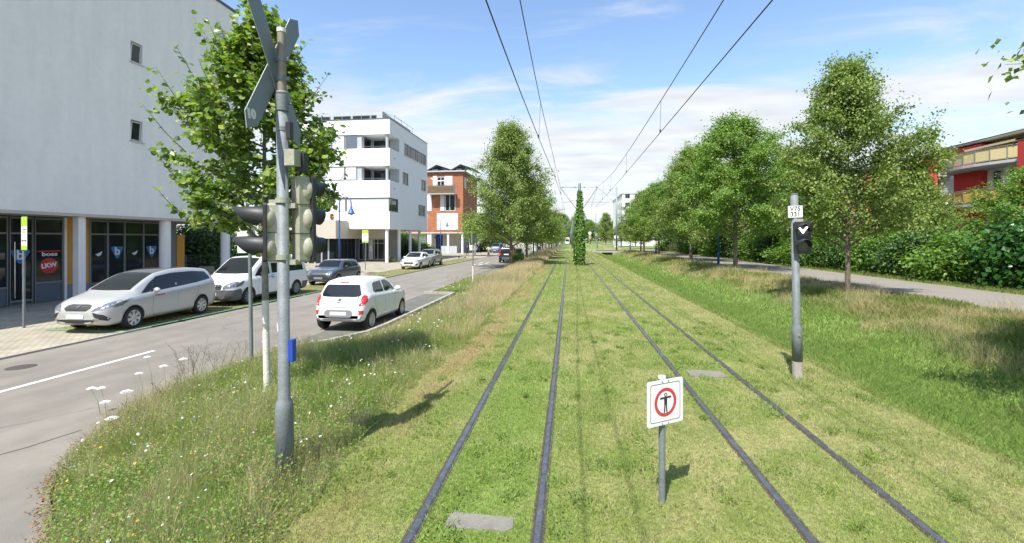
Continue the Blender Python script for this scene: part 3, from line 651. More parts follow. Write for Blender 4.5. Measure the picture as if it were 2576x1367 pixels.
# ---- buildings farther along the left side of the road
Dh = thing('terraced_house','pale rendered house beyond the timber clad house, mostly behind the street trees','building',(-21,118,-.28))
s = MB(); s.box(-34,-21,112,150,-.3,11.0); bw(s,'wall',M_['render2'],Dh)
for y in (114,119,124,129): 
    for z in (1,4.3,7.6): window(Dh,PX(-20.98),y,y+2,z,z+1.7,d=.02,muls=(y+1,))
for x in (-32,-28.5,-25): 
    for z in (1,4.3,7.6): window(Dh,PY(111.97),x,x+1.9,z,z+1.7,d=.02,muls=(x+.95,))
s = MB(); s.box(-34.2,-20.8,111.8,150.2,11.0,11.3); bw(s,'roof',M_['capd'],Dh)

# ---- red and yellow terrace on the right
redw = mat('red_render',(.55,.05,.045),.85,0,(1.2,.08)); yelw = mat('yellow_render',(.62,.33,.07),.85,0,(1.2,.08)); dkred = redw
E_ = thing('apartment_terrace','red and yellow terraced flats with curved balconies and awnings behind the right hand hedge','building',(30,40,.16))
w = MB(); w.box(32.0,42,18,78,.1,7.7,0); w.box(32.6,42,18,78,7.7,9.9,1); bw(w,'wall',[M_['render2'],yelw],E_)
for k,y in enumerate(range(20,77,8)):
    s = MB(); s.box(31.55,32.0,y+2.95,y+5.4,.1,7.7); s.box(31.6,32.6,y+3.0,y+5.5,7.9,9.75); bw(s,'red_wall',redw,E_)
    s = MB(); s.box(29.9,30.5,y+5.6,y+6.2,.1,8.9); bw(s,'pillar',redw,E_)
    # curved balcony slab, two levels
    for zb_,nm in ((7.7,'balcony'),(4.8,'balcony')):
        s = MB(); pts=[]
        for i in range(9):
            t_=i/8; yy=y-1.6+7.1*t_; xx=30.6-1.1*math.sin(PI*t_); pts.append((xx,yy))
        poly=pts+[(32.7,y+5.5),(32.7,y-1.6)]
        s.prism(poly[::-1],zb_,zb_+.2); bo=bw(s,nm,M_['lgrey'],E_)
        r_=MB()
        for i,(px,py) in enumerate(pts): r_.cyl((px+.06,py,zb_+.2),(px+.06,py,zb_+1.2),.02,n=6)
        r_.tube([(px+.06,py,zb_+1.2) for px,py in pts],.025,6); r_.tube([(px+.06,py,zb_+.35) for px,py in pts],.015,6)
        bwc(r_,'railing',M_['galvdark'],bo,E_)
        if (k%2==0) or zb_<6:
            r_=MB()
            for i in range(8):
                a,b_=pts[i],pts[i+1]; r_.add([(a[0]+.1,a[1],zb_+.3),(b_[0]+.1,b_[1],zb_+.3),(b_[0]+.1,b_[1],zb_+1.15),(a[0]+.1,a[1],zb_+1.15),(a[0]+.12,a[1],zb_+.3),(b_[0]+.12,b_[1],zb_+.3),(b_[0]+.12,b_[1],zb_+1.15),(a[0]+.12,a[1],zb_+1.15)],[(0,1,2,3),(7,6,5,4),(3,2,6,7)])
            bwc(r_,'balcony_screen',yelw if zb_<6 else mat('cream_screen',(.62,.50,.25),.8),bo,E_)
    Pm = PXm(32.0)
    for zz in (1.2,5.9): window(E_,PXm(31.97),y-.6,y+1.2,zz,zz+1.7,d=.05,muls=(y+.3,),fm=M_['framel'],fw=.1); window(E_,PXm(31.97),y+1.7,y+2.5,zz+.1,zz+1.7,d=.05,fm=M_['framel'],fw=.1)
    window(E_,PXm(32.57),y-.5,y+1.6,8.1,9.6,d=.05,muls=(y+.6,),fm=M_['framel'],fw=.08)
    s = MB(); x0=30.3
    s.add([(32.7,y-1.2,9.8),(32.7,y+2.8,9.8),(x0,y+2.8,9.25),(x0,y-1.2,9.25),(x0,y+2.8,9.1),(x0,y-1.2,9.1),(32.7,y-1.2,9.76),(32.7,y+2.8,9.76)],[(0,1,2,3),(3,2,4,5),(6,5,4,7)]); bw(s,'awning',mat('awning_cloth',(.62,.50,.30),.8,0,(2,.08)),E_)
s = MB(); s.box(31.5,42.3,17.5,78.5,9.9,10.05); bw(s,'roof',M_['lgrey'],E_)
s = MB(); s.add([(31.3,17.5,10.05),(31.3,78.5,10.05),(37,78.5,10.9),(37,17.5,10.9)],[(0,3,2,1)]); s.add([(37,17.5,10.9),(37,78.5,10.9),(42.4,78.5,10.05),(42.4,17.5,10.05)],[(0,3,2,1)]); bw(s,'glass_roof',mat('grey_roof_sheet',(.45,.48,.49),.35,.2,(2,.1)),E_)
# white block far right behind the trees
F_ = thing('tower_block','white block of flats far beyond the right hand trees','building',(22,160,0))
s = MB(); s.box(18.2,40,158,190,0,18.0); bw(s,'wall',M_['render2'],F_)
for z in np.arange(2,17,2.9):
    for x in (19.2,22.4,25.6,29,33): window(F_,PY(157.96),x,x+1.6,z,z+1.5,d=.03,muls=(x+.8,))
    for y in (160,164,169,175): window(F_,PXm(18.16),y,y+1.5,z,z+1.5,d=.03,muls=(y+.75,))
s = MB(); s.box(18.0,40.2,157.8,190.2,18.0,18.3); bw(s,'roof',M_['lgrey'],F_)
# ------------------------------------------------------------------ signals, signs, poles
def frame(o, hx, n):   # local matrix: x = hx (horizontal in plane), y = up, z = n (towards the viewer)
    hx = Vector(hx).normalized(); n = Vector(n).normalized(); up = Vector((0,0,1))
    m = Matrix.Identity(4)
    for i in range(3): m[i][0] = hx[i]; m[i][1] = up[i]; m[i][2] = n[i]; m[i][3] = o[i]
    return m
def hdir(f):   # horizontal right-hand direction for someone looking at a face with normal f
    return Vector((-f[1], f[0], 0)).normalized()
limeg = mat('lime_green_paint',(.42,.62,.03),.6); blackp = mat('black_print',(.02,.02,.02),.6)
def disc(mb, M, r, z0, z1, n=28, mi=0, cx=0, cy=0):
    poly=[(cx+r*math.cos(2*PI*i/n),cy+r*math.sin(2*PI*i/n)) for i in range(n)]; mb.prism(poly,z0,z1,mi,M)
def ring(mb, M, r0, r1, z0, z1, n=36, mi=0, cx=0, cy=0):
    vs=[]
    for z in (z0,z1):
        for r in (r0,r1):
            for i in range(n): vs.append((cx+r*math.cos(2*PI*i/n),cy+r*math.sin(2*PI*i/n),z))
    fs=[]
    for i in range(n):
        j=(i+1)%n; fs += [(2*n+i,3*n+i,3*n+j,2*n+j),(n+i,n+j,3*n+j,3*n+i),(i,2*n+i,2*n+j,j)]
    mb.add(vs,fs,mi,False,M)
def rrect(w,h,r,n=5):
    p=[]
    for cx,cy,a0 in ((w/2-r,h/2-r,0),(-w/2+r,h/2-r,90),(-w/2+r,-h/2+r,180),(w/2-r,-h/2+r,270)):
        for k in range(n+1): a=R(a0+90*k/n); p.append((cx+r*math.cos(a),cy+r*math.sin(a)))
    return p
def hood(mb, M, r, L, cy=0, mi=0, cut=.45):
    """visor: open tube whose lower part is cut away; axis +z local"""
    n=22; t=.006; a0=-cut; vs=[]; fs=[]
    for i in range(n+1):
        a=a0+(PI+2*cut)*i/n; s=max(0,math.sin((a-a0)/(PI+2*cut)*PI)); l=L*(.42+.58*s**.7)
        for rr in (r,r-t):
            vs.append((rr*math.cos(a),cy+rr*math.sin(a),0)); vs.append((rr*math.cos(a)*.97,cy+rr*math.sin(a)*.97-.01,l))
    for i in range(n):
        b=i*4; c=b+4; fs += [(b,b+1,c+1,c),(b+2,c+2,c+3,b+3),(b+1,b+3,c+3,c+1)]
    mb.add(vs,fs,mi,True,M)
def signal_head(parent, pos, f, cols, ch=.29, wd=.27, domes=True, hl=.21):
    """pos: local position of the centre of the housing back; f faces the traffic"""
    H = ch*len(cols); M = frame(pos, hdir(f), f)
    o = MB(); o.prism(rrect(wd*.56,H-.01,.02),-.055,.055,0,M)
    for i in range(1,len(cols)): y=H/2-ch*i; o.prism([(-wd*.29,y-.003),(wd*.29,y-.003),(wd*.29,y+.003),(-wd*.29,y+.003)],-.058,.05,1,M)
    if domes:
        for i in range(len(cols)):
            cy=H/2-ch*(i+.5); o.lathe([(.128,0),(.127,.02),(.118,.042),(.095,.062),(.06,.078),(.0005,.085)],26,M=M@Matrix.Translation((0,cy,.052))@Matrix.Rotation(PI,4,'X'))
    hb = o.build('signal_housing',[M_['cream'],M_['black']],parent)
    b = MB(); b.prism(rrect(wd,H,.03),.056,.085,0,M); b.build('signal_front',M_['black'],parent)
    for i,c in enumerate(cols):
        cy=H/2-ch*(i+.5); v=MB(); hood(v,M@Matrix.Translation((0,0,.085)),.118,hl,cy,0); ho=v.build('signal_hood',M_['black'],parent)
        l=MB(); l.lathe([(.100,.0),(.095,.018),(.07,.036),(.035,.046),(.0005,.048)],24,M=M@Matrix.Translation((0,cy,.086))); l.build('signal_lens',c,ho)
redl = mat('red_signal_lens',(.42,.05,.05),.25,coat=.6); redl2 = mat('brownish_signal_lens',(.30,.10,.06),.3,coat=.5); darklens = mat('unlit_signal_lens',(.03,.03,.03),.2,coat=.5)

S1 = thing('signal_post','tall galvanised post with a level crossing cross seen from behind and two cream signal heads','signal post',(-2.79,4.13,-.02))
S1.rotation_euler = (0,R(-.45),0)
s=MB(); s.tube([(0,0,-.1),(0,0,.70),(0,0,.76),(0,0,.80),(0,0,3.64)],[.084,.084,.078,.056,.054],24); s.cyl((0,0,3.64),(0,0,3.80),.062,n=24); s.tube([(0,0,3.80),(0,0,3.83),(0,0,3.84)],[.062,.055,.04],24)
for z in (.80,): s.cyl((0,0,3.17),(0,0,3.176),.0555,n=24)
po=s.build('pole',M_['galv'],S1)
s=MB(); s.cyl((0,0,3.8),(0,0,4.42),.040,n=20); s.build('extension_tube',mat('brown_weathered_tube',(.25,.21,.17),.6,.2,(6,.15)),S1)
s=MB(); s.cyl((0,0,4.42),(0,0,4.46),.044,n=20); s.build('cap',M_['blind'],S1)
for z in (3.96,4.15,3.46):
    s=MB(); r=.045 if z>3.8 else .058; s.cyl((0,0,z-.02),(0,0,z+.02),r,n=20); s.box(r-.01,r+.03,-.012,.012,z-.02,z+.02); s.box(-r-.03,-r+.01,-.012,.012,z-.02,z+.02); s.build('clamp',M_['galv'],S1)
for a in (.4,1.9,4.2):
    s=MB(); s.cyl((.06*math.cos(a),.06*math.sin(a),3.72),(.085*math.cos(a),.085*math.sin(a),3.72),.011,n=8); s.build('bolt',M_['galv'],S1)
nb=Vector((.999,.036,0)).normalized(); hx=Vector((-.036,.999,0)).normalized()
Mc=frame(Vector((0,0,4.06))-nb*.065,hx,nb)
crossm=mat('cross_front',(.7,.7,.7),.5)
def blade(sgn,dz):
    L=.80; ang=math.atan2(.66,.40)*sgn; d=Vector((math.cos(ang),math.sin(ang))); n=Vector((-d.y,d.x))*.10
    if sgn<0: d=-d
    pts=[d*L,d*(L-.12)+n,-d*(L-.12)+n,-d*L,-d*(L-.12)-n,d*(L-.12)-n]
    if sgn<0: pts=pts
    b=MB(); pts=[(p.x,p.y) for p in pts]
    ar=sum(pts[i][0]*pts[(i+1)%6][1]-pts[(i+1)%6][0]*pts[i][1] for i in range(6))
    if ar<0: pts=pts[::-1]
    b.prism(pts,dz,dz+.004,0,Mc); b.prism(pts,dz-.003,dz-.0002,1,Mc); return b.build('crossing_blade',[M_['signback'],crossm],S1)
blade(-1,.0); blade(1,-.012)
text_mesh('10',.11,M_['blind'],'sticker',S1,Mc@Matrix.Translation((-.36,-.545,-.006))@Matrix.Rotation(R(8),4,'Z'),bold=.008,sx=1.1)
# head facing the side street
f1=Vector((-.86,-.51,0)).normalized(); signal_head(S1,Vector((-.108,.017,2.44)),f1,[redl,redl2],hl=.27)
f2=Vector((.49,.87,0)).normalized(); h2=hdir(f2)
signal_head(S1,Vector((.115,.12,2.575)),f2,[darklens]*3,hl=.15)
s=MB()
for z in (2.17,2.73): s=MB(); s.cyl((0,0,z),(0,0,z+.05),.068,n=20); s.box(-.13,.0,-.03,.03,z-.02,z+.035); s.box(.0,.13,.0,.10,z-.05,z); s.build('bracket',M_['cream'],S1)
s=MB(); s.box(.062,.17,-.07,.04,3.09,3.25); s.build('junction_box',M_['cream'],S1,bevel=.006); s=MB(); s.box(.10,.20,.045,.12,3.05,3.24); s.build('camera_box',M_['black'],S1,bevel=.01)
s=MB(); s.box(.056,.10,-.03,.03,3.36,3.53); s.build('detector',M_['black'],S1,bevel=.004)
s=MB(); s.box(.052,.10,-.012,.05,1.16,1.38); s.build('blue_plate',M_['blue'],S1,bevel=.004)
s=MB(); s.add([(-.048,-.035,1.50),(-.03,-.049,1.46),(-.02,-.054,1.47),(-.028,-.050,1.54),(-.045,-.040,1.56)],[(0,1,2,3,4)]); s.build('sticker_remnant',M_['white'],S1)

# small prohibition sign
S2=thing('prohibition_sign','small square white sign, red ring and black figure, on a short post between the tracks','sign',(.83,4.17,0))
s=MB(); s.cyl((0,0,-.1),(0,0,1.10),.029,n=20); s.build('post',M_['galv'],S2); s=MB(); s.cyl((0,0,1.10),(0,0,1.125),.034,n=20); s.build('cap',M_['white'],S2)
n3=Vector((.54,-.839,0)).normalized(); M3=frame(Vector((0,0,.905))+n3*.042,hdir(n3),n3)
s=MB(); s.prism(rrect(.42,.40,.02),-.004,.0,0,M3); s.prism(rrect(.42,.40,.02),-.0065,-.0045,1,M3); pl=s.build('sign_plate',[M_['white'],M_['signback']],S2)
s=MB()
o_=rrect(.35,.338,.025); i_=rrect(.341,.329,.022); k=len(o_); s.add([(x,y,.0012) for x,y in o_]+[(x,y,.0012) for x,y in i_],[(j,(j+1)%k,k+(j+1)%k,k+j) for j in range(k)],0,False,M3); s.build('border_line',blackp,pl)
s=MB(); ring(s,M3,.101,.128,0,.0015); s.build('red_ring',mat('sign_red',(.60,.05,.06),.5),pl)
s=MB(); ring(s,M3,.0985,.1005,0,.0012,mi=0); s.build('ring_line',blackp,pl)
s=MB(); z=.0022
def pg(p): s.add([(x,y,z) for x,y in p],[tuple(range(len(p)))],0,False,M3)
pg([(-.064,.030),(.064,.034),(.064,.050),(-.064,.046)]); pg([(-.016,-.02),(.016,-.02),(.018,.0299),(-.018,.0299)])
pg([(-.016,-.0201),(-.001,-.0201),(-.008,-.092),(-.022,-.092)]); pg([(.001,-.0201),(.016,-.0201),(.022,-.092),(.008,-.092)]); s.build('figure',blackp,pl)
s=MB(); ring(s,M3,.010,.0165,.001,.002,cy=.066); s.build('figure_head',blackp,pl)
for x in (-.04,.03):
    for y in (.186,-.186): 
        s=MB(); disc(s,M3,.006,.0005,.006,10,cx=x,cy=y); s.build('rivet',M_['galvdark'],pl)

# tram signal on the right
S3=thing('tram_signal','grey post with a white V75 331 plate and a lit white chevron tram signal','signal post',(3.89,8.25,-.03))
S3.rotation_euler=(0,R(-1.0),0)
s=MB(); s.tube([(0,0,.3),(0,0,.88),(0,0,.95),(0,0,3.15)],[.081,.081,.060,.058],24); s.build('pole',M_['galv'],S3)
s=MB(); s.cyl((0,0,-.3),(0,0,.296),.084,n=24); s.build('pole_foot',M_['conc'],S3)
s=MB(); s.cyl((-.0,-.08,.75),(0,-.098,.75),.016,n=10); s.build('bolt',M_['chrome'],S3)
s=MB(); s.cyl((0,0,3.15),(0,0,3.17),.063,n=24); s.build('cap',M_['galv'],S3)
f4=Vector((-.20,-.98,0)).normalized(); M4=frame(Vector((.0,0,2.855))+f4*.066+hdir(f4)*-.005,hdir(f4),f4)
s=MB(); s.prism(rrect(.215,.20,.008),-.004,0,0,M4); p4=s.build('number_plate',M_['white'],S3)
text_mesh('V75',.105,blackp,'letter',p4,M4@Matrix.Translation((0,.047,.003)),bold=.001,ext=.0005,sx=.95); text_mesh('331',.105,blackp,'letter',p4,M4@Matrix.Translation((0,-.047,.003)),bold=.001,ext=.0005,sx=.95)
s=MB(); s.prism([(-.09,-.001),(.09,-.001),(.09,.001),(-.09,.001)],.001,.002,0,M4); s.build('plate_line',blackp,p4)
s=MB(); s.box(-.02,.10,-.08,-.0,2.66,2.73); s.build('bracket',M_['cream'],S3,bevel=.006); s=MB(); s.box(-.02,.10,-.08,0,2.12,2.17); s.build('bracket',M_['cream'],S3,bevel=.006)
f5=Vector((-.12,-.99,0)).normalized(); M5=frame(Vector((.075,0,2.41))+f5*.10,hdir(f5),f5)
s=MB(); s.prism(rrect(.235,.52,.02),-.09,.02,0,M5); s.prism(rrect(.25,.54,.015),.021,.04,0,M5); s.build('signal_housing',M_['black'],S3)
for cy in (.13,-.13):
    s=MB(); hood(s,M5@Matrix.Translation((0,0,.04)),.112,.16,cy,0,cut=.2); ho=s.build('signal_hood',M_['black'],S3)
    s=MB(); disc(s,M5,.10,.041,.046,28,cy=cy); s.build('signal_lens',darklens,ho)
    s=MB()
    if cy>0:
        s.add([(x,y+cy,.049) for x,y in ((-.078,.048),(-.05,.055),(0,-.012),(.05,.055),(.078,.048),(.006,-.055),(-.006,-.055))],[(0,6,5,2,1),(2,5,4,3)],0,False,M5); s.build('chevron_light',mat('lit_white_chevron',(.9,.9,.95),.5,emit=((.9,.93,1),3)),ho)
    else: s.box(-.012,.012,-.055+cy,.055+cy,.047,.049,0,M5); s.build('bar_light',mat('unlit_bar',(.10,.10,.10),.4),ho)

# carsharing parking signs
def cs_sign(loc, f, H, label, off=0., w=.5, h=.98):
    t=thing('parking_sign',label,'sign',loc,0,'lime and white parking signs by the road')
    s=MB(); s.cyl((0,0,-.1),(0,0,H),.034,n=16); s.build('post',M_['galv'],t); s=MB(); s.cyl((0,0,H),(0,0,H+.03),.038,n=14); s.build('cap',M_['black'],t)
    f=Vector((f[0],f[1],0)).normalized(); M=frame(Vector((0,0,H-h/2-.02))+f*.045+hdir(f)*off,hdir(f),f)
    s=MB(); s.prism(rrect(w,h,.01),-.005,0,0,M); s.prism([(-w/2,h/2-.005),(-w/2,h*.22),(w/2,h*.22),(w/2,h/2-.005)],.0004,.002,1,M) ; s.prism([(-w/2,-h/2+.005),(w/2,-h/2+.005),(w/2,-h*.37),(-w/2,-h*.37)],.0004,.002,1,M)
    p=s.build('sign_plate',[M_['white'],limeg],t)
    s=MB(); y=-h*.22
    s.prism([(-w*.28,y-.012),(w*.28,y-.012),(w*.28,y+.012),(-w*.28,y+.012)],.0005,.002,0,M); s.prism([(-w*.40,y),(-w*.26,y-.04),(-w*.26,y+.04)],.0005,.002,0,M); s.prism([(w*.40,y),(w*.26,y+.04),(w*.26,y-.04)],.0005,.002,0,M); s.build('arrow',blackp,p)
    s=MB(); s.prism([(-w*.2,h*.10),(w*.28,h*.10),(w*.28,h*.13),(-w*.2,h*.13)],.0005,.002,0,M); s.prism([(-w*.2,h*.03),(w*.12,h*.03),(w*.12,h*.055),(-w*.2,h*.055)],.0005,.002,0,M); s.build('red_lettering',M_['red'],p)
    return t
cs_sign((-16.09,11.44,ZR),(-.32,-.948),3.34,'lime and white parking sign post in front of the shop windows',off=.16,w=.40)
cs_sign((-17.48,37.0,ZR),(.10,-1),3.5,'lime and white parking sign between the grey hatchback and the white hatchback',w=.55,h=1.1)
cs_sign((-19.0,57.0,ZR),(.2,-1),3.4,'lime and white parking sign below the round columns of the white corner building',w=.9,h=1.25)
# sign behind the signal head
t=thing('sign_post','thin grey post in the verge carrying a plate hidden behind the signal head','sign',(-6.58,8.63,-.25)); t.rotation_euler=(0,R(-.9),0)
s=MB(); s.cyl((0,0,-.2),(0,0,2.9),.036,n=16); s.build('post',M_['galv'],t)
Mt=frame((-.08,.05,2.62),hdir((.25,-.97,0)),(.25,-.97,0)); s=MB(); s.prism(rrect(.42,.6,.03),-.004,0,0,Mt); s.build('sign_plate',M_['white'],t)
# post with paint remnants in the verge
t=thing('sign_post','old narrow grey and white post in the verge beside the parking bay end','sign post',(-5.34,24.75,-.2))
s=MB(); s.cyl((0,0,-.1),(0,0,1.05),.042,n=14,mi=1); s.cyl((0,0,1.05),(0,0,2.85),.038,n=14,mi=0); s.build('post',[M_['galv'],M_['barkwhite']],t)
s=MB(); s.box(-.03,.03,-.32,.32,2.35,2.85); s.build('sign_plate',M_['signback'],t)

# swan neck lamps
def lamp_proto(label):
    t=thing('street_lamp',label,'street lamp',(0,0,0),0,'blue swan neck street lamps')
    s=MB(); s.tube([(0,0,-.1),(0,0,1.0),(0,0,1.06),(0,0,1.12)],[.11,.10,.12,.065],16); s.build('base',M_['lampblue'],t)
    pts=[(0,0,1.12),(0,0,3),(0,0,5.0)]; rs=[.06,.05,.042]
    for k in range(1,13): a=PI*k/12; pts.append((.42-.42*math.cos(a),0,5.0+.42*math.sin(a)*1.15)); rs.append(.036)
    pts.append((.84,0,4.85)); rs.append(.03); s=MB(); s.tube(pts,rs,10); s.build('mast',M_['lampblue'],t)
    s=MB(); s.lathe([(.03,4.88),(.06,4.84),(.07,4.72),(.13,4.62),(.16,4.5),(.235,4.42),(.25,4.36),(.23,4.355)],20,M=Matrix.Translation((.84,0,0))); s.build('lamp_shade',M_['lampblue'],t)
    s=MB(); s.sphere((.84,0,4.37),.14,sc=(1,1,.8)); s.build('globe',mat('frosted_glass',(.6,.62,.6),.2,coat=.5),t)
    return t
lp=lamp_proto('blue swan neck lamp rising behind the small grey hatchback'); lp.location=(-15.2,28.3,ZR); 
for x,y,rz,sc,lab in ((-16.3,56.0,0,1,'blue swan neck lamp beside the silver sport utility car, before the orange house'),(12.3,39.1,180,1,'blue lamp mast half hidden in the right hand trees, nearest the camera'),(12.3,66.0,180,1,'blue lamp mast among the right hand trees beside the path, second from the camera'),(12.6,95,180,1,'blue lamp mast at the end of the right hand tree row above the culvert'),(7.5,121,180,.9,'blue lamp mast with its thick base beside the far crossing')):
    dup(lp,(x,y,.14 if x>0 else ZR),R(rz),(sc,sc,sc),lab)
# low railing above the culvert, rack, crossing signs, bollard
def railing(loc,L,H,lab,rz=0):
    t=thing('guard_railing',lab,'railing',loc,R(rz)); n=int(L/1.9)+1
    for i in range(n): s=MB(); s.cyl((L*i/(n-1),0,-.1),(L*i/(n-1),0,H),.028,n=8); s.build('post',M_['galv'],t)
    s=MB(); s.cyl((0,0,H),(L,0,H),.03,n=8); s.cyl((0,0,H*.5),(L,0,H*.5),.022,n=8); s.build('rail',M_['galv'],t)
railing((5.0,98.5,.05),6.5,.95,'low galvanised railing above the culvert'); 
t=thing('bicycle_rack','grey tubular rack standing on the grassy bank below the path','rack',(10.6,40.6,-.15),R(35))
for i in range(4): s=MB(); s.tube([(i*.42,0,-.2),(i*.42,0,1.0),(i*.42,.3,1.0)],.022,8); s.build('upright',M_['galv'],t)
s=MB(); s.cyl((0,0,1.0),(1.3,0,1.0),.026,n=8); s.cyl((0,0,.55),(1.3,0,.55),.02,n=8); s.build('crossbar',M_['galv'],t)
def post_sign(loc,H,lab,parts,name='crossing_signal',cat='signal'):
    t=thing(name,lab,cat,loc); s=MB(); s.cyl((0,0,-.1),(0,0,H),.06,n=10); s.build('post',M_['galv'],t)
    for (nm,z,r,m,fl) in parts:
        s=MB()
        if fl=='disc': s.cyl((0,-.08,z),(0,-.06,z),r,n=20)
        else: s.box(-r,r,-.12,-.07,z-fl,z+fl)
        s.build(nm,m,t)
    return t
post_sign((5.4,118,0),5.6,'pale post with round white sign and signal lamps at the far crossing',[('signal_head',3.0,.3,M_['cream'],.5),('sign_plate',4.0,.4,M_['white'],'disc')])
post_sign((7.0,119,0),9,'thin pale mast with small lamps at the far crossing',[('signal_head',3.6,.22,M_['cream'],.35)])
post_sign((12.1,118,.1),3.2,'round white sign on a post above a small white box near the far path',[('sign_plate',2.9,.55,M_['white'],'disc'),('small_box',.5,.45,M_['white'],.25)],'round_sign','sign')
post_sign((12.0,92,.15),1.1,'short blue bollard beside the far end of the path',[('collar',1.0,.12,M_['white'],.05)],'bollard','bollard').children[0].data.materials[0]=M_['lampblue']
post_sign((-3.6,109,0),4.2,'signal with pale heads beside the left track at the far crossing',[('signal_head',3.2,.35,M_['cream'],.55)])
post_sign((-5.1,112,-.2),4.0,'second pale signal head beside the road at the far crossing',[('signal_head',3.3,.3,M_['cream'],.5)])
t=post_sign((-6.3,101,-.2),3.0,'grey post with yellow and white plates beside the road at the far crossing',[('sign_plate',2.4,.3,M_['white'],.5),('sign_plate',1.4,.2,M_['ochre'],.3)],'road_sign','sign')
# tall mast at the edge of the right trees
t=thing('mast','tall grey mast rising in front of the far white block','mast',(9.6,93,0)); s=MB(); s.tube([(0,0,0),(0,0,13.0)],[.20,.13],12); s.build('pole',M_['galvdark'],t)

# ------------------------------------------------------------------ overhead line
def line_pole(loc, H, label, detail=True):
    t=thing('catenary_pole',label,'overhead line pole',loc,0,'overhead line poles between the tracks')
    s=MB(); s.tube([(0,0,-.2),(0,0,H-.12),(0,0,H-.04),(0,0,H)],[.16,.12,.10,.03],14); s.build('pole',M_['galvdark'],t)
    for sg,xe,zc,xc in ((-1,-1.73,5.62,-1.44),(1,1.60,5.75,3.0)):
        a=MB(); a.cyl((sg*.1,0,H-.42),(xe,0,H-.42),.022,n=8); a.cyl((sg*.12,0,4.9),(xe,0,H-.45),.03,n=8)
        a.cyl((sg*.5,0,5.75 if sg>0 else 5.95),(xc,0,5.72 if sg>0 else 5.68),.018,n=6)
        if sg>0: a.cyl((xe,0,H-.45),(3.0,0,5.78),.010,n=6); a.cyl((1.45,0,5.30),(2.4,0,5.62),.014,n=6)
        a.build('cantilever_arm',M_['armm'],t)
        for q in (.35,1.45): a=MB(); a.cyl((sg*q,0,H-.42),(sg*(q+.14),0,H-.42),.05,n=8); a.build('insulator',M_['insul'],t)
    return t
M_['armm']=mat('weathered_arm',(.24,.235,.22),.6,.3); M_['insul']=mat('brown_insulator',(.16,.11,.08),.4)
lp0=line_pole((.97,41.3,0),7.52,'overhead line pole wrapped in ivy between the two tracks')
for i,y in enumerate((86,122,160,200,245,290)):
    dup(lp0,(1.02,y,0),0,(1,1,1),('bare grey overhead line pole just beyond the ivy covered one' if i==0 else 'bare grey overhead line pole in the receding row, %s beyond the ivy covered pole'%('second','third','fourth','fifth','sixth')[i-1]))
def overhead(label, cpts, mpts, dys):
    t=thing('overhead_line',label,'overhead line',(cpts[2][0],0,0)); ox=cpts[2][0]
    def interp(P,y):
        for a,b in zip(P[:-1],P[1:]):
            if a[1]<=y<=b[1]: k=(y-a[1])/(b[1]-a[1]); return Vector(a).lerp(Vector(b),k)
    def smooth(P):
        ys=[p[1] for p in P]; out=[]
        for y in list(np.arange(ys[0],41.3,2.0))+[p for p in ys if p>=41.3]:
            # quadratic-ish smoothing: average of neighbours
            v=interp(P,y); 
            if 0<y<39: v=(interp(P,max(ys[0],y-3))+v*2+interp(P,min(ys[-1],y+3)))/4; v.y=y
            out.append(v)
        return out
    for nm,P in (('contact_wire',cpts),('messenger_wire',mpts)):
        s=MB(); s.tube([(v.x-ox,v.y,v.z) for v in smooth(P)],.0095,6); s.build(nm,M_['wire'],t)
    for y in dys:
        a=interp(cpts,y); b=interp(mpts,y); s=MB(); s.cyl((a.x-ox,y,a.z),(b.x-ox,y,b.z),.0045,n=5); s.cyl((a.x-ox,y,a.z),(a.x-ox,y,a.z+.09),.018,n=6); s.build('dropper',M_['wire'],t)
    return t
M_['wire']=mat('dark_copper_wire',(.03,.035,.05),.5,.5)
def extend(P):
    out=list(P)
    for k,(ya,yb) in enumerate(((41.3,86),(86,122),(122,160),(160,200),(200,245),(245,290))):
        z0=P[-1][2]; sag=.0 if P is None else (1.25 if z0>6.5 else .05)
        for q in (.25,.5,.75,1): out.append((P[-1][0],ya+(yb-ya)*q,z0-sag*(1-(2*q-1)**2)))
    return out
overhead('pair of overhead wires above the left track with thin droppers',extend([(-.93,-8,4.9),(-.92,5.0,4.98),(-.80,12,5.06),(-.66,22,5.36),(-.47,41.3,5.66)]),extend([(-.76,-8,6.6),(-.75,6.5,6.04),(-.75,12,5.98),(-.75,22,6.42),(-.76,41.3,7.10)]),(12,22,31,50,62,74))
overhead('pair of overhead wires above the right track with thin droppers',extend([(2.4,-8,5.2),(2.4,5.0,5.2),(2.4,12.3,5.18),(2.4,22,5.16),(2.4,41.3,5.30)]),extend([(2.42,-8,6.6),(2.42,7.3,6.12),(2.42,12.3,6.02),(2.42,19.4,5.95),(2.46,26.8,6.1),(2.57,41.3,7.10)]),(12.3,19.4,26.8,33,50,62,74))
# ------------------------------------------------------------------ far tram
t=thing('tram','white tram far down the left track approaching the camera','tram',(-.75,222,0))
s=MB(); sec=[(-1.12,.35),(-1.15,1.2),(-1.15,2.6),(-1.0,3.15),(-.7,3.35),(.7,3.35),(1.0,3.15),(1.15,2.6),(1.15,1.2),(1.12,.35)]
k=len(sec); vs=[]; 
for y,sc_ in ((0,.86),(.5,.97),(1.2,1),(28,1)):
    for x,z in sec: vs.append((x*sc_,y,.35+(z-.35)*(.97 if y==0 else 1)))
fs=[tuple(range(k-1,-1,-1))]+[(i*k+j,i*k+(j+1)%k,(i+1)*k+(j+1)%k,(i+1)*k+j) for i in range(3) for j in range(k)]; fs=[f[::-1] for f in fs]
s.add(vs,fs,0,False); s.build('body',M_['white'],t)
s=MB(); s.add([(-.9,-.02,1.35),(.9,-.02,1.35),(.82,-.02,2.45),(-.82,-.02,2.45)],[(0,1,2,3)]); s.build('windscreen',M_['glassdark'],t)
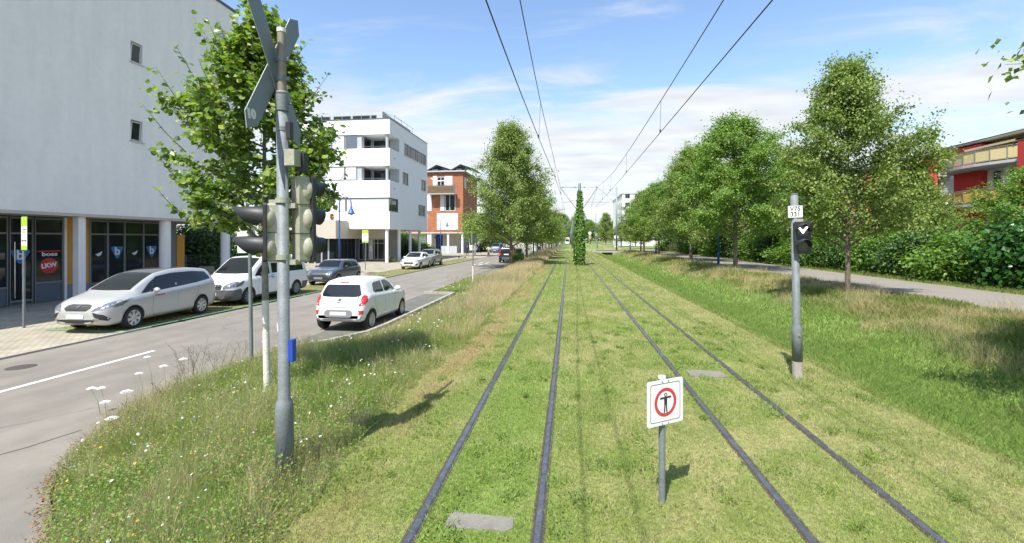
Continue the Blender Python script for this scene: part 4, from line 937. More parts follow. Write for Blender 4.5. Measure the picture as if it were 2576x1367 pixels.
s=MB(); s.add([(-.6,-.03,2.62),(.6,-.03,2.62),(.55,-.03,2.95),(-.55,-.03,2.95)],[(0,1,2,3)]); s.build('destination_display',M_['redlens'],t)
for x in (-.8,.8): s=MB(); s.cyl((x*.9,-.04,.95),(x*.9,0,.95),.11,n=12); s.build('headlight',M_['lens'],t)
s=MB(); s.box(-1.0,1.0,.1,27,.1,.35); s.build('undercarriage',M_['black'],t)
s=MB(); s.tube([(-.1,9,3.35),(.0,8,4.4),(0,9,5.2)],.04,6); s.build('pantograph',M_['galvdark'],t)
# ------------------------------------------------------------------ cars
def lerp_tab(T, x):
    if x <= T[0][0]: return T[0][1]
    for a, b in zip(T[:-1], T[1:]):
        if x <= b[0]: return a[1]+(b[1]-a[1])*(x-a[0])/(b[0]-a[0])
    return T[-1][1]
def smooth_tab(T, w=.10):
    return lambda x: (lerp_tab(T,x-w)+2*lerp_tab(T,x)+lerp_tab(T,x+w)+lerp_tab(T,x-w/2)+lerp_tab(T,x+w/2))/6 if T[0][0]+w < x < T[-1][0]-w else lerp_tab(T,x)
def car(name, label, cat, spec, paint, loc, rotz, group='parked cars along the road'):
    """local axes: +y forward; s = distance from the front bumper"""
    L, Wd = spec['L'], spec['W']; hw = Wd/2
    root = thing(name, label, cat, loc, rotz, group)
    top = smooth_tab(spec['top'], .12); belt = smooth_tab(spec['belt'], .10); plan = smooth_tab(spec['plan'], .06); roof = smooth_tab(spec['roof'], .10)
    bot = lambda s: lerp_tab(spec.get('bot', [(0,.30),(.25,.20),(L-.3,.22),(L,.34)]), s)
    ss = sorted(set([0,.015,.04,.08,.13,.2,.28,.36] + list(np.arange(.45, L-.4, .075)) + [L-.36,L-.28,L-.2,L-.13,L-.08,L-.04,L-.015,L]))
    rings = []
    for s in ss:
        zt = top(s); zb = bot(s); zs = min(belt(s), zt-.015); w = hw*plan(s); wr = min(hw*roof(s), w*.97)
        zm = zb+(zs-zb)*.5; g = zt-zs
        half = [(0,zb),(w*.80,zb),(w*.93,zb+.04),(w*.975,zb+.13),(w*.995,zb+(zs-zb)*.38),(w,zb+(zs-zb)*.62),(w*.992,zb+(zs-zb)*.82),(w*.972,zs-.03*min(1,(zs-zb))),(w*.945,zs)]
        ze = zs+g*(.90 if g>.2 else .62)
        for k in (.2,.4,.6,.8,.93): half.append((w*.945+(wr-w*.945)*(k**1.12), zs+(ze-zs)*k))
        half += [(wr*.955, ze+(zt-ze)*.42),(wr*.86, ze+(zt-ze)*.72),(wr*.6, ze+(zt-ze)*.9),(wr*.3, ze+(zt-ze)*.98),(0,zt)]
        rings.append(half)
    nh = len(rings[0]); ring_n = 2*nh-2
    verts = []; 
    for s, half in zip(ss, rings):
        y = L/2-s
        full = half + [(-x, z) for x, z in half[-2:0:-1]]
        for x, z in full: verts.append((x, y, z))
    faces = []
    for i in range(len(ss)-1):
        for j in range(ring_n): faces.append((i*ring_n+j, (i+1)*ring_n+j, (i+1)*ring_n+(j+1)%ring_n, i*ring_n+(j+1)%ring_n))
    faces.append(tuple(range(ring_n))); faces.append(tuple(range(len(verts)-1, len(verts)-1-ring_n, -1)))
    bvh = BVHTree.FromPolygons([Vector(v) for v in verts], faces)
    me = bpy.data.meshes.new('body'); me.from_pydata(verts, [], faces); me.materials.append(paint); me.materials.append(M_['black'])
    me.polygons.foreach_set('use_smooth', [True]*(len(faces)-2)+[False]*2)
    bm = bmesh.new(); bm.from_mesh(me); bmesh.ops.recalc_face_normals(bm, faces=bm.faces); bm.to_mesh(me); bm.free(); me.update()
    # wheel arches cut with a real boolean
    Rw = spec['R']; cut = MB()
    for sx in spec['wheels']:
        cut.cyl((-hw-.3, L/2-sx, Rw), (hw+.3, L/2-sx, Rw), Rw+spec.get('gap',.045), n=36, mi=0, smooth=True)
    body = bpy.data.objects.new('body', me); COL.objects.link(body)
    cm = cut.mesh('cut', M_['black']); co = bpy.data.objects.new('cut', cm); COL.objects.link(co)
    md = body.modifiers.new('b', 'BOOLEAN'); md.operation = 'DIFFERENCE'; md.object = co; md.solver = 'EXACT'
    try: md.material_mode = 'TRANSFER'
    except Exception: pass
    dg = bpy.context.evaluated_depsgraph_get(); dg.update()
    nm = bpy.data.meshes.new_from_object(body.evaluated_get(dg)); bpy.data.objects.remove(co); body.modifiers.clear()
    if len(nm.polygons) > 50: body.data = nm
    body.parent = root
    if 'zone' in spec:
        body.data.materials.append(GY); k_=len(body.data.materials)-1
        for p in body.data.polygons:
            if p.normal.length>0 and (p.center.z>.2 or True) and p.material_index==0 and spec['zone'](L/2-p.center.y,abs(p.center.x),p.center.z): p.material_index=k_
    def project(pts, axis, off, m, nme, par=None, sub=3, th=0.):
        """pts 2D polygon: axis 'L'/'R' -> (s,z); 'F'/'B' -> (x,z); 'T' -> (x,s)"""
        bm = bmesh.new(); vs = []
        for a, b in pts:
            if axis == 'L': p = (-hw-1, L/2-a, b)
            elif axis == 'R': p = (hw+1, L/2-a, b)
            elif axis == 'F': p = (a, L/2+1, b)
            elif axis == 'B': p = (a, -L/2-1, b)
            else: p = (a, L/2-b, 4)
            vs.append(bm.verts.new(p))
        bm.faces.new(vs); bmesh.ops.triangulate(bm, faces=bm.faces[:])
        for _ in range(sub): 
            le=[e for e in bm.edges if e.calc_length()>.07]
            if le: bmesh.ops.subdivide_edges(bm, edges=le, cuts=1, use_grid_fill=False); bmesh.ops.triangulate(bm, faces=bm.faces[:])
        dirs = {'L':(1,0,0),'R':(-1,0,0),'F':(0,-1,0),'B':(0,1,0),'T':(0,0,-1)}; d = Vector(dirs[axis])
        for v in bm.verts:
            hit, nrm, _, _ = bvh.ray_cast(v.co, d)
            if hit is None: hit, nrm, _, _ = bvh.find_nearest(v.co + d*1.2)
            if nrm.dot(d) > 0: nrm = -nrm
            v.co = hit + nrm*off
        bmesh.ops.recalc_face_normals(bm, faces=bm.faces[:])
        f0 = bm.faces[:]
        if f0 and sum((f.normal.dot(d) for f in f0)) > 0: bmesh.ops.reverse_faces(bm, faces=f0)
        for f in bm.faces: f.smooth = True
        me2 = bpy.data.meshes.new(nme); bm.to_mesh(me2); bm.free(); me2.materials.append(m)
        return link(nme, me2, par if par is not None else root)
    def seam(pts, axis, w=.008, nme='panel_gap', m=None, off=.0025, par=None):
        bm_parts = []
        for (a0,b0),(a1,b1) in zip(pts[:-1],pts[1:]):
            n = Vector((-(b1-b0), a1-a0)).normalized()*w/2
            bm_parts.append([(a0-n.x,b0-n.y),(a1-n.x,b1-n.y),(a1+n.x,b1+n.y),(a0+n.x,b0+n.y)])
        objs = [project(q, axis, off, m or M_['gap'], nme, par, 2) for q in bm_parts]
        # merge the pieces of one seam into one mesh
        bm = bmesh.new()
        for o in objs: bm.from_mesh(o.data)
        bm.to_mesh(objs[0].data); bm.free()
        for o in objs[1:]: d_=o.data; bpy.data.objects.remove(o); bpy.data.meshes.remove(d_)
        return objs[0]
    # glass
    g = M_['carglass']
    for side in 'LR':
        for poly in spec['side_glass']: 
            wd_ = project(poly, side, .004, g, 'side_window')
        for ln in spec.get('side_seams', []): seam(ln, side)
        for (a, b) in spec.get('handles', []): project([(a-.09,b-.014),(a+.09,b-.014),(a+.09,b+.016),(a-.09,b+.016)], side, .018, paint, 'door_handle', None, 1)
    ws = project(spec['windscreen'], 'T', .004, g, 'windscreen')
    if 'rear_glass' in spec: project(spec['rear_glass'], 'B', .004, g, 'rear_window')
    if 'pano' in spec: project(spec['pano'], 'T', .004, M_['pano'], 'glass_roof')
    for nme, axis, poly, m, off in spec.get('decals', []):
        project(poly, axis, off, m, nme, None, 2)
    for nme, axis, pts, w_, m in spec.get('lines', []): seam(pts, axis, w_, nme, m, .006)
    # mirrors
    mx, mz = spec['mirror']
    for sg in (-1, 1):
        xx = hw*.93; b = MB(); b.sphere((sg*(xx+.13), L/2-mx, mz), .11, sc=(1,.62,.72)); b.box(min(sg*(xx-.06),sg*(xx+.07)),max(sg*(xx-.06),sg*(xx+.07)),L/2-mx-.02,L/2-mx+.03,mz-.09,mz-.045)
        b.build('mirror', spec.get('mirror_mat', paint), root)
    # wheels
    def wheel(x, y, sg):
        R_ = spec['R']; M = Matrix.Translation((x, y, R_)) @ Matrix.Rotation(sg*PI/2, 4, 'Y')
        t = MB(); t.lathe([(R_*.62,-.16),(R_*.9,-.18),(R_,-.155),(R_,-.03),(R_*.93,.0),(R_*.70,.004),(R_*.66,-.02)],32,M=M); w_ = t.build('wheel', M_['tyre'], root)
        r_ = MB(); r_.lathe([(R_*.70,-.004),(R_*.66,.004),(R_*.62,-.012),(R_*.60,-.06)],28,M=M)
        r_.lathe([(.0005,.0),(.05,.0),(.06,-.012),(.062,-.03)],16,M=M)
        ns = spec.get('spokes',5)
        for k in range(ns):
            a = 2*PI*k/ns; sp=spec.get('spoke_w',.045); Q = M @ Matrix.Rotation(a,4,'Z')
            r_.add([(.04,-sp*.8,-.006),(R_*.63,-sp*1.35,-.018),(R_*.63,sp*1.35,-.018),(.04,sp*.8,-.006),(.04,-sp*.8,-.04),(R_*.63,-sp*1.35,-.05),(R_*.63,sp*1.35,-.05),(.04,sp*.8,-.04)],[(0,1,2,3),(4,7,6,5),(0,4,5,1),(3,2,6,7)],0,False,Q)
        r_.build('rim', spec.get('rim_mat',M_['rim']), w_)
        d_ = MB(); d_.lathe([(.0005,-.07),(R_*.64,-.07)],24,M=M); d_.build('dark_backing', M_['black'], w_)  # black backing disc, its colour stands for the shade between the spokes
    for sx in spec['wheels']:
        for sg in (-1, 1): wheel(sg*(hw*.985-.0), L/2-sx, sg)
    # wiper, aerial
    if spec.get('rails'):
        for sg in (-1,1):
            zr = max(p[1] for p in spec['top']); xr = hw*roof(L*.5)*.93
            b = MB(); b.tube([(sg*xr,L/2-a,top(a)-.01+h_) for a,h_ in ((L*.40,0),(L*.42,.05),(L*.6,.06),(L*.84,.05),(L*.86,0))],.015,6); b.build('roof_rail', M_['black'], root)
    if spec.get('aerial'): b=MB(); a=spec['aerial']; b.cyl((0,L/2-a,top(a)-.01),(0,L/2-a-.04,top(a)+.06),.018,.006,n=8); b.build('aerial',M_['black'],root)
    return root, project, seam, top
M_['gap']=mat('panel_gap_shadow',(.03,.03,.032),.8)  # dark strips on the closed body, colour stands for shade in the seams
M_['carglass']=mat('tinted_car_glass',(.010,.013,.014),.03,0,spec=.6); M_['pano']=mat('panorama_roof_glass',(.09,.095,.10),.08,0,spec=1,coat=.6)
def paint(nm,c,met=0.,r=.35): return mat(nm,c,r,met,coat=.8)
silver=paint('silver_paint',(.50,.50,.49),.35,.38); whitec=paint('white_car_paint',(.74,.745,.74)); greyc=paint('grey_green_paint',(.07,.088,.115),.3); silver2=paint('champagne_silver_paint',(.36,.35,.33),.35,.38); blackc=paint('black_car_paint',(.02,.022,.025),.2,.25); bluev=paint('blue_van_paint',(.12,.17,.36),.2)
LN=M_['lens']; RL=M_['redlens']; BK=M_['black']; GY=M_['grey']; PLt=M_['plate']; CH=M_['chrome']
def both(nme,ax,poly,m,off):   # mirror a front/rear decal
    return [(nme,ax,poly,m,off),(nme,ax,[(-x,z) for x,z in poly],m,off)]
def arc_poly(w,h,z,n=4,r=None):
    return [(x,y+z) for x,y in rrect(w,h,r or h*.45,n)]
# silver compact MPV (front to the camera)
L=4.66
mpv=dict(L=L,W=1.86,R=.325,wheels=(.93,3.69),
 top=[(0,.52),(.04,.66),(.14,.80),(.4,.94),(.8,1.05),(1.05,1.13),(1.5,1.37),(1.95,1.56),(2.4,1.645),(2.9,1.68),(3.5,1.66),(4.1,1.60),(4.38,1.52),(4.52,1.33),(4.60,1.10),(4.64,.85),(4.66,.55)],
 belt=[(0,.50),(.04,.62),(.14,.74),(.5,.87),(1.0,.94),(1.6,1.0),(2.6,1.06),(3.6,1.12),(4.3,1.17),(4.5,1.12),(4.62,.9),(4.66,.5)],
 plan=[(0,.56),(.04,.70),(.1,.80),(.22,.90),(.45,.97),(.9,1.0),(3.7,1.0),(4.2,.965),(4.45,.91),(4.58,.84),(4.66,.70)],
 roof=[(0,.50),(.3,.74),(1.0,.80),(1.6,.75),(2.2,.70),(3.6,.69),(4.3,.66),(4.6,.62),(4.66,.6)],
 side_glass=[[(1.28,1.015),(1.60,1.04),(1.72,1.30),(1.60,1.24)],[(1.68,1.05),(2.56,1.10),(2.54,1.50),(2.30,1.50),(1.95,1.43),(1.80,1.33)],[(2.63,1.105),(3.48,1.16),(3.46,1.50),(2.61,1.505)],[(3.54,1.165),(4.12,1.21),(4.20,1.27),(4.10,1.44),(3.98,1.48),(3.52,1.50)]],
 windscreen=[(-.66,1.06),(-.35,1.0),(0,.98),(.35,1.0),(.66,1.06),(.60,1.55),(.55,2.0),(.0,2.05),(-.55,2.0),(-.60,1.55)],
 pano=[(-.56,2.0),(.56,2.0),(.56,3.2),(-.56,3.2)],
 rear_glass=[(-.55,1.12),(.55,1.12),(.50,1.46),(-.50,1.46)],
 side_seams=[[(1.64,.30),(1.58,.45),(1.62,1.03)],[(2.59,.28),(2.60,1.10)],[(3.33,.55),(3.5,.85),(3.51,1.14)],[(1.64,.28),(2.59,.27),(3.2,.28)]],
 handles=[(2.40,.93),(3.30,.99)], mirror=(1.66,1.06),
 decals=[('window_trim',q,[(1.22,1.0),(1.64,1.02),(2.6,1.08),(3.5,1.14),(4.2,1.22),(4.22,1.29),(4.10,1.47),(3.5,1.525),(2.6,1.53),(1.95,1.46),(1.6,1.27)],BK,.0018) for q in 'LR']+[('grille','F',[(-.40,.70),(-.36,.78),(-.25,.805),(.25,.805),(.36,.78),(.40,.70),(.3,.63),(-.3,.63)],BK,.004),('chrome_bar','F',[(-.36,.742),(.36,.742),(.36,.765),(-.36,.765)],CH,.010),('lower_grille','F',[(-.50,.30),(.50,.30),(.56,.36),(.50,.40),(-.50,.40),(-.56,.36)],BK,.004),('number_plate','F',[(-.26,.43),(.26,.43),(.26,.54),(-.26,.54)],PLt,.012),('badge','F',[(math.cos(a)*.06,.752+math.sin(a)*.05) for a in np.arange(0,6.2,.6)],CH,.014)]
  +both('headlight','F',[(.46,.62),(.52,.71),(.66,.80),(.82,.89),(.87,.88),(.84,.76),(.72,.66)],LN,.006)+both('fog_recess','F',[(.50,.60),(.58,.58),(.75,.52),(.84,.42),(.80,.35),(.66,.40),(.56,.48)],BK,.005)
  +[('headlight','L',[(.25,.74),(.45,.82),(.85,.915),(.90,.90),(.55,.74),(.35,.70)],LN,.005),('headlight','R',[(.25,.74),(.45,.82),(.85,.915),(.90,.90),(.55,.74),(.35,.70)],LN,.005),('taillight','L',[(4.42,.86),(4.62,.84),(4.62,1.02),(4.42,1.06)],RL,.006),('taillight','R',[(4.42,.86),(4.62,.84),(4.62,1.02),(4.42,1.06)],RL,.006)],
 spokes=7,spoke_w=.038)
c1,pj,sm,tp=car('parked_car','silver people carrier with a glass roof parked facing the camera beside the columns','car',mpv,silver,(-13.66,13.0,ZR+.03),PI+R(3.2)); c1.scale=(.98,.95,1.0)
# lettering on its left flank (which faces the road)
def side_text(root,txt,s,z,size,m,L_,hw_,side,rot=0,sx=1.):
    # side 'L' = local -x
    y=L_/2-s
    if side=='L': M=Matrix(((0,0,-1,-hw_),(-1,0,0,y),(0,1,0,z),(0,0,0,1)))
    else: M=Matrix(((0,0,1,hw_),(1,0,0,y),(0,1,0,z),(0,0,0,1)))
    return text_mesh(txt,size,m,'lettering',root,M,bold=.001,sx=sx,ext=.001)
darkred=mat('red_lettering',(.5,.06,.05),.5)
side_text(c1,'stadtmobil',1.86,.90,.085,darkred,L,.925,'L')
# white van
L=5.14
van=dict(L=L,W=1.93,zone=lambda s,x,z:(z<.64 and s<.42+.1*(z<.4)) or (z<.62 and s>4.62) or z<.36,R=.335,wheels=(.90,4.10),gap=.055,
 top=[(0,.62),(.04,.80),(.12,.95),(.35,1.06),(.8,1.16),(1.05,1.22),(1.5,1.56),(1.9,1.84),(2.1,1.895),(2.8,1.91),(4.6,1.90),(4.9,1.86),(5.02,1.70),(5.10,1.1),(5.14,.6)],
 belt=[(0,.60),(.04,.76),(.12,.88),(.5,1.0),(1.0,1.06),(1.6,1.10),(4.9,1.12),(5.05,1.05),(5.14,.5)],
 plan=[(0,.64),(.04,.76),(.1,.84),(.22,.92),(.45,.975),(.8,1.0),(4.8,1.0),(5.0,.97),(5.09,.93),(5.14,.86)],
 roof=[(0,.55),(.4,.78),(1.0,.84),(1.6,.84),(2.2,.83),(4.6,.83),(5.0,.80),(5.14,.74)],
 side_glass=[[(1.28,1.10),(1.72,1.14),(2.22,1.14),(2.20,1.66),(1.98,1.66),(1.55,1.38)],[(2.36,1.16),(3.42,1.16),(3.42,1.58),(2.36,1.60)],[(3.56,1.16),(4.70,1.16),(4.62,1.57),(3.56,1.58)]],
 windscreen=[(-.76,1.08),(-.3,1.0),(.3,1.0),(.76,1.08),(.72,1.5),(.68,1.92),(0,1.96),(-.68,1.92),(-.72,1.5)],
 rear_glass=[(-.66,1.12),(.66,1.12),(.62,1.62),(-.62,1.62)],
 side_seams=[[(1.50,.34),(1.44,.6),(1.52,1.1)],[(2.29,.32),(2.29,1.72)],[(3.48,.32),(3.48,1.72)],[(1.5,.33),(3.4,.32)]],
 handles=[(2.14,.96),(2.42,.96)],mirror=(1.60,1.18),mirror_mat=BK,spokes=9,spoke_w=.02,rim_mat=mat('steel_hubcap',(.30,.31,.32),.4,.4),
 decals=[('bumper','F',[(-.80,.32),(.80,.32),(.88,.44),(.86,.64),(.60,.66),(.42,.60),(-.42,.60),(-.60,.66),(-.86,.64),(-.88,.44)],GY,.012),('grille','F',[(-.42,.64),(-.46,.80),(-.40,.85),(.40,.85),(.46,.80),(.42,.64)],BK,.010),
   ('grille_bar','F',[(-.42,.785),(.42,.785),(.42,.81),(-.42,.81)],CH,.018),('grille_bar','F',[(-.42,.70),(.42,.70),(.42,.725),(-.42,.725)],CH,.018),('badge','F',[(math.cos(a)*.085,.755+math.sin(a)*.085) for a in np.arange(0,6.2,.5)],CH,.024),('number_plate','F',[(-.26,.44),(.26,.44),(.26,.555),(-.26,.555)],PLt,.02),('lower_grille','F',[(-.34,.34),(.34,.34),(.36,.40),(-.36,.40)],BK,.018)]
  +both('headlight','F',[(.50,.68),(.50,.78),(.66,.90),(.84,.97),(.90,.94),(.86,.76),(.70,.69)],LN,.008)
  +[(n,a,p,m,o) for a in 'LR' for n,p,m,o in (('headlight',[(.22,.74),(.30,.88),(.62,.98),(.66,.94),(.5,.80)],LN,.006),('bumper_side',[(.10,.33),(.50,.33),(.53,.52),(.50,.64),(.10,.64)],GY,.009),('lower_trim',[(4.50,.34),(5.05,.40),(5.05,.62),(4.52,.62)],GY,.007),('taillight',[(4.98,.80),(5.09,.80),(5.06,1.25),(4.96,1.25)],RL,.006))])
c2,_,_,_=car('parked_van','white minibus with grey plastic front bumper parked behind the silver people carrier','van',van,whitec,(-13.82,18.42,ZR+.03),PI)
side_text(c2,'stadtmobil',2.05,1.03,.085,darkred,L,.968,'L')
b_=MB(); b_.cyl((-.97,L/2-2.36,1.03),(-.974,L/2-2.36,1.03),.075,n=20); b_.cyl((-.9745,L/2-2.36,1.03),(-.9755,L/2-2.36,1.03),.04,n=16,mi=1); b_.build('round_logo',[mat('logo_blue',(.05,.15,.45),.5),whitec],c2)
# small grey hatchback
L=3.82
mini=dict(L=L,W=1.73,R=.30,wheels=(.70,3.19),
 top=[(0,.50),(.03,.62),(.10,.76),(.3,.88),(.8,.96),(1.05,1.0),(1.35,1.22),(1.62,1.385),(1.9,1.42),(2.6,1.42),(3.3,1.38),(3.45,1.30),(3.62,1.02),(3.74,.92),(3.80,.75),(3.82,.5)],
 belt=[(0,.48),(.03,.58),(.1,.70),(.4,.84),(1.0,.90),(1.6,.93),(3.2,.96),(3.6,.94),(3.76,.82),(3.82,.45)],
 plan=[(0,.62),(.03,.74),(.08,.82),(.2,.92),(.4,.98),(.7,1.0),(3.2,1.0),(3.55,.95),(3.74,.86),(3.82,.72)],
 roof=[(0,.5),(.4,.78),(1.0,.84),(1.5,.77),(2.0,.74),(3.2,.72),(3.6,.68),(3.82,.6)],
 side_glass=[[(1.35,.955),(2.42,.985),(2.42,1.27),(1.75,1.29),(1.60,1.22)],[(2.50,.985),(3.18,1.0),(3.22,1.05),(3.12,1.24),(2.50,1.27)]],
 windscreen=[(-.66,1.08),(-.3,1.03),(.3,1.03),(.66,1.08),(.60,1.4),(.56,1.62),(0,1.65),(-.56,1.62),(-.60,1.4)],
 rear_glass=[(-.5,1.0),(.5,1.0),(.46,1.28),(-.46,1.28)],
 side_seams=[[(1.42,.28),(1.36,.5),(1.42,.93)],[(2.52,.28),(2.6,.6),(2.48,.96)],[(1.42,.27),(2.5,.27)]],handles=[(2.32,.84)],mirror=(1.48,1.0),mirror_mat=BK,spokes=5,spoke_w=.03,
 decals=[('grille','F',[(-.50,.36),(-.55,.52),(-.40,.62),(.40,.62),(.55,.52),(.50,.36)],BK,.006),('grille_surround','F',[(-.42,.625),(.42,.625),(.46,.645),(-.46,.645)],CH,.01),('number_plate','F',[(-.26,.38),(.26,.38),(.26,.49),(-.26,.49)],mat('dark_number_plate',(.25,.25,.27),.5),.014)]
  +both('headlight','F',[(.62+math.cos(a)*.105,.70+math.sin(a)*.12) for a in np.arange(0,6.2,.4)],LN,.012)+both('headlight_ring','F',[(.62+math.cos(a)*.125,.70+math.sin(a)*.14) for a in np.arange(0,6.2,.4)],CH,.008)
  +[(n,a,p,m,o) for a in 'LR' for n,p,m,o in (('sill_trim',[(1.1,.22),(2.8,.22),(2.8,.30),(1.1,.30)],BK,.004),('taillight',[(3.66,.62),(3.79,.62),(3.78,.84),(3.66,.86)],RL,.005))])
car('parked_car','small dark grey green two door hatchback parked behind the white minibus','car',mini,greyc,(-14.05,25.7,ZR+.03),PI)
# white city car seen from behind
L=3.60
kia=dict(L=L,W=1.60,R=.290,wheels=(.68,3.08),gap=.04,bot=[(0,.28),(.25,.18),(L-.5,.22),(L-.12,.28),(L,.34)],
 top=[(0,.46),(.03,.60),(.1,.74),(.3,.88),(.75,1.0),(.95,1.06),(1.35,1.30),(1.65,1.44),(2.0,1.485),(2.6,1.48),(3.1,1.43),(3.22,1.38),(3.34,1.18),(3.42,.99),(3.50,.93),(3.56,.80),(3.58,.62),(3.60,.42)],
 belt=[(0,.44),(.03,.55),(.1,.68),(.4,.84),(1.0,.93),(1.8,.97),(2.8,1.02),(3.2,1.04),(3.38,.94),(3.52,.80),(3.60,.38)],
 plan=[(0,.60),(.03,.72),(.08,.80),(.2,.90),(.4,.97),(.7,1.0),(3.0,1.0),(3.3,.975),(3.45,.93),(3.55,.86),(3.60,.78)],
 roof=[(0,.5),(.4,.76),(.95,.82),(1.4,.76),(2.0,.72),(3.0,.71),(3.3,.74),(3.6,.66)],
 side_glass=[[(1.28,1.0),(2.10,1.02),(2.08,1.35),(1.80,1.36),(1.52,1.24)],[(2.18,1.025),(2.78,1.055),(2.88,1.09),(2.76,1.30),(2.62,1.34),(2.16,1.355)]],
 windscreen=[(-.62,1.0),(-.3,.95),(.3,.95),(.62,1.0),(.56,1.4),(.52,1.70),(0,1.73),(-.52,1.70),(-.56,1.4)],
 rear_glass=[(-.54,.985),(-.30,.975),(.30,.975),(.54,.985),(.60,1.04),(.52,1.28),(.47,1.315),(-.47,1.315),(-.52,1.28),(-.60,1.04)],
 side_seams=[[(1.36,.26),(1.30,.5),(1.34,.97)],[(2.14,.25),(2.15,1.0)],[(2.66,.45),(2.84,.66),(2.92,1.04)],[(1.36,.25),(2.5,.25)]],handles=[(1.98,.88),(2.70,.92)],mirror=(1.32,1.03),spokes=9,spoke_w=.026,aerial=3.0,
 decals=[('rear_number_plate','B',[(-.25,.475),(.25,.475),(.25,.575),(-.25,.575)],PLt,.018),('plate_recess','B',[(x,z+.52) for x,z in rrect(.84,.21,.10,6)],mat('plate_recess',(.20,.20,.22),.5),.008),('high_brake_light','B',[(-.14,1.345),(.14,1.345),(.13,1.375),(-.13,1.375)],mat('dark_red_lens',(.25,.02,.03),.3),.012),
  ('badge','B',[(math.cos(a)*.055,.90+math.sin(a)*.03) for a in np.arange(0,6.2,.6)],BK,.008),('boot_handle','B',[(-.06,.83),(.06,.83),(.06,.85),(-.06,.85)],BK,.008),('lower_diffuser','B',[(-.50,.345),(.50,.345),(.42,.375),(-.42,.375)],GY,.006)]
  +both('taillight','B',[(.62,.73),(.585,.75),(.635,.84),(.61,.92),(.63,1.0),(.67,1.04),(.735,1.0),(.755,.88),(.71,.79),(.66,.74)],RL,.008)+both('reflector','B',[(.60,.49),(.70,.50),(.72,.60),(.58,.62),(.61,.56)],RL,.010)
  +[(n,a,p,m,o) for a in 'LR' for n,p,m,o in (('taillight',[(3.32,.86),(3.29,1.0),(3.34,1.02),(3.42,.93),(3.50,.80),(3.45,.77),(3.40,.80)],RL,.006),('headlight',[(.15,.70),(.3,.80),(.62,.90),(.6,.82),(.3,.68)],LN,.005))],
 lines=[('wiper','B',[(-.05,1.0),(.32,.985)],.018,BK),('tailgate_gap','B',[(-.56,.70),(.56,.70)],.008,M_['gap']),('tailgate_gap','B',[(-.62,.36),(.62,.36)],.007,M_['gap'])])
c4,_,_,_=car('parked_car','white five door city car seen from behind, parked in the paved bay by the verge','car',kia,whitec,(-6.52,13.86,ZR+.015),R(0))
text_mesh('KIA',.028,whitec,'lettering',c4,Matrix(((1,0,0,0),(0,0,-1,-L/2+.045),(0,1,0,.90),(0,0,0,1))),ext=.001)
# white hatchback facing us
L=4.04
fie=dict(mini); fie.update(L=L,W=1.74,R=.31,wheels=(.82,3.31),
 top=[(0,.50),(.03,.62),(.1,.74),(.3,.86),(.9,.99),(1.1,1.04),(1.5,1.27),(1.85,1.43),(2.2,1.475),(2.9,1.46),(3.5,1.38),(3.68,1.28),(3.84,1.05),(3.96,.9),(4.02,.75),(4.04,.5)],
 belt=[(0,.48),(.03,.58),(.1,.68),(.4,.82),(1.0,.90),(1.8,.95),(3.0,1.02),(3.6,1.04),(3.85,.95),(4.04,.45)],
 plan=[(0,.62),(.03,.74),(.08,.82),(.2,.91),(.45,.98),(.8,1.0),(3.3,1.0),(3.7,.95),(3.94,.86),(4.04,.74)],
 roof=[(0,.5),(.4,.78),(1.1,.83),(1.6,.76),(2.2,.72),(3.3,.69),(3.8,.64),(4.04,.6)],
 side_glass=[[(1.5,.985),(2.28,1.01),(2.26,1.34),(2.0,1.35),(1.72,1.24)],[(2.36,1.015),(3.2,1.06),(3.28,1.10),(3.1,1.27),(2.9,1.32),(2.34,1.34)]],
 windscreen=[(-.66,1.14),(-.3,1.08),(.3,1.08),(.66,1.14),(.60,1.5),(.56,1.86),(0,1.9),(-.56,1.86),(-.60,1.5)],
 side_seams=[[(1.52,.28),(1.46,.5),(1.52,.95)],[(2.32,.27),(2.32,1.0)],[(2.95,.5),(3.1,.7),(3.18,1.03)]],handles=[(2.16,.88),(2.98,.92)],mirror=(1.6,1.02),mirror_mat=whitec,
 decals=[('grille','F',[(-.42,.50),(-.48,.58),(-.40,.66),(.40,.66),(.48,.58),(.42,.50),(.3,.46),(-.3,.46)],BK,.006),('number_plate','F',[(-.26,.37),(.26,.37),(.26,.48),(-.26,.48)],PLt,.014),('lower_grille','F',[(-.5,.28),(.5,.28),(.46,.34),(-.46,.34)],BK,.006)]
  +both('headlight','F',[(.50,.66),(.52,.74),(.70,.83),(.80,.84),(.78,.72),(.66,.66)],LN,.008)+both('fog_recess','F',[(.66,.36),(.76,.42),(.74,.54),(.62,.46)],BK,.006)
  +[(n,a,p,m,o) for a in 'LR' for n,p,m,o in (('headlight',[(.2,.72),(.3,.80),(.7,.87),(.66,.80),(.4,.70)],LN,.005),)])
car('parked_car','white hatchback facing the camera, parked in front of the white corner building','car',fie,whitec,(-13.85,39.65,ZR+.03),PI)
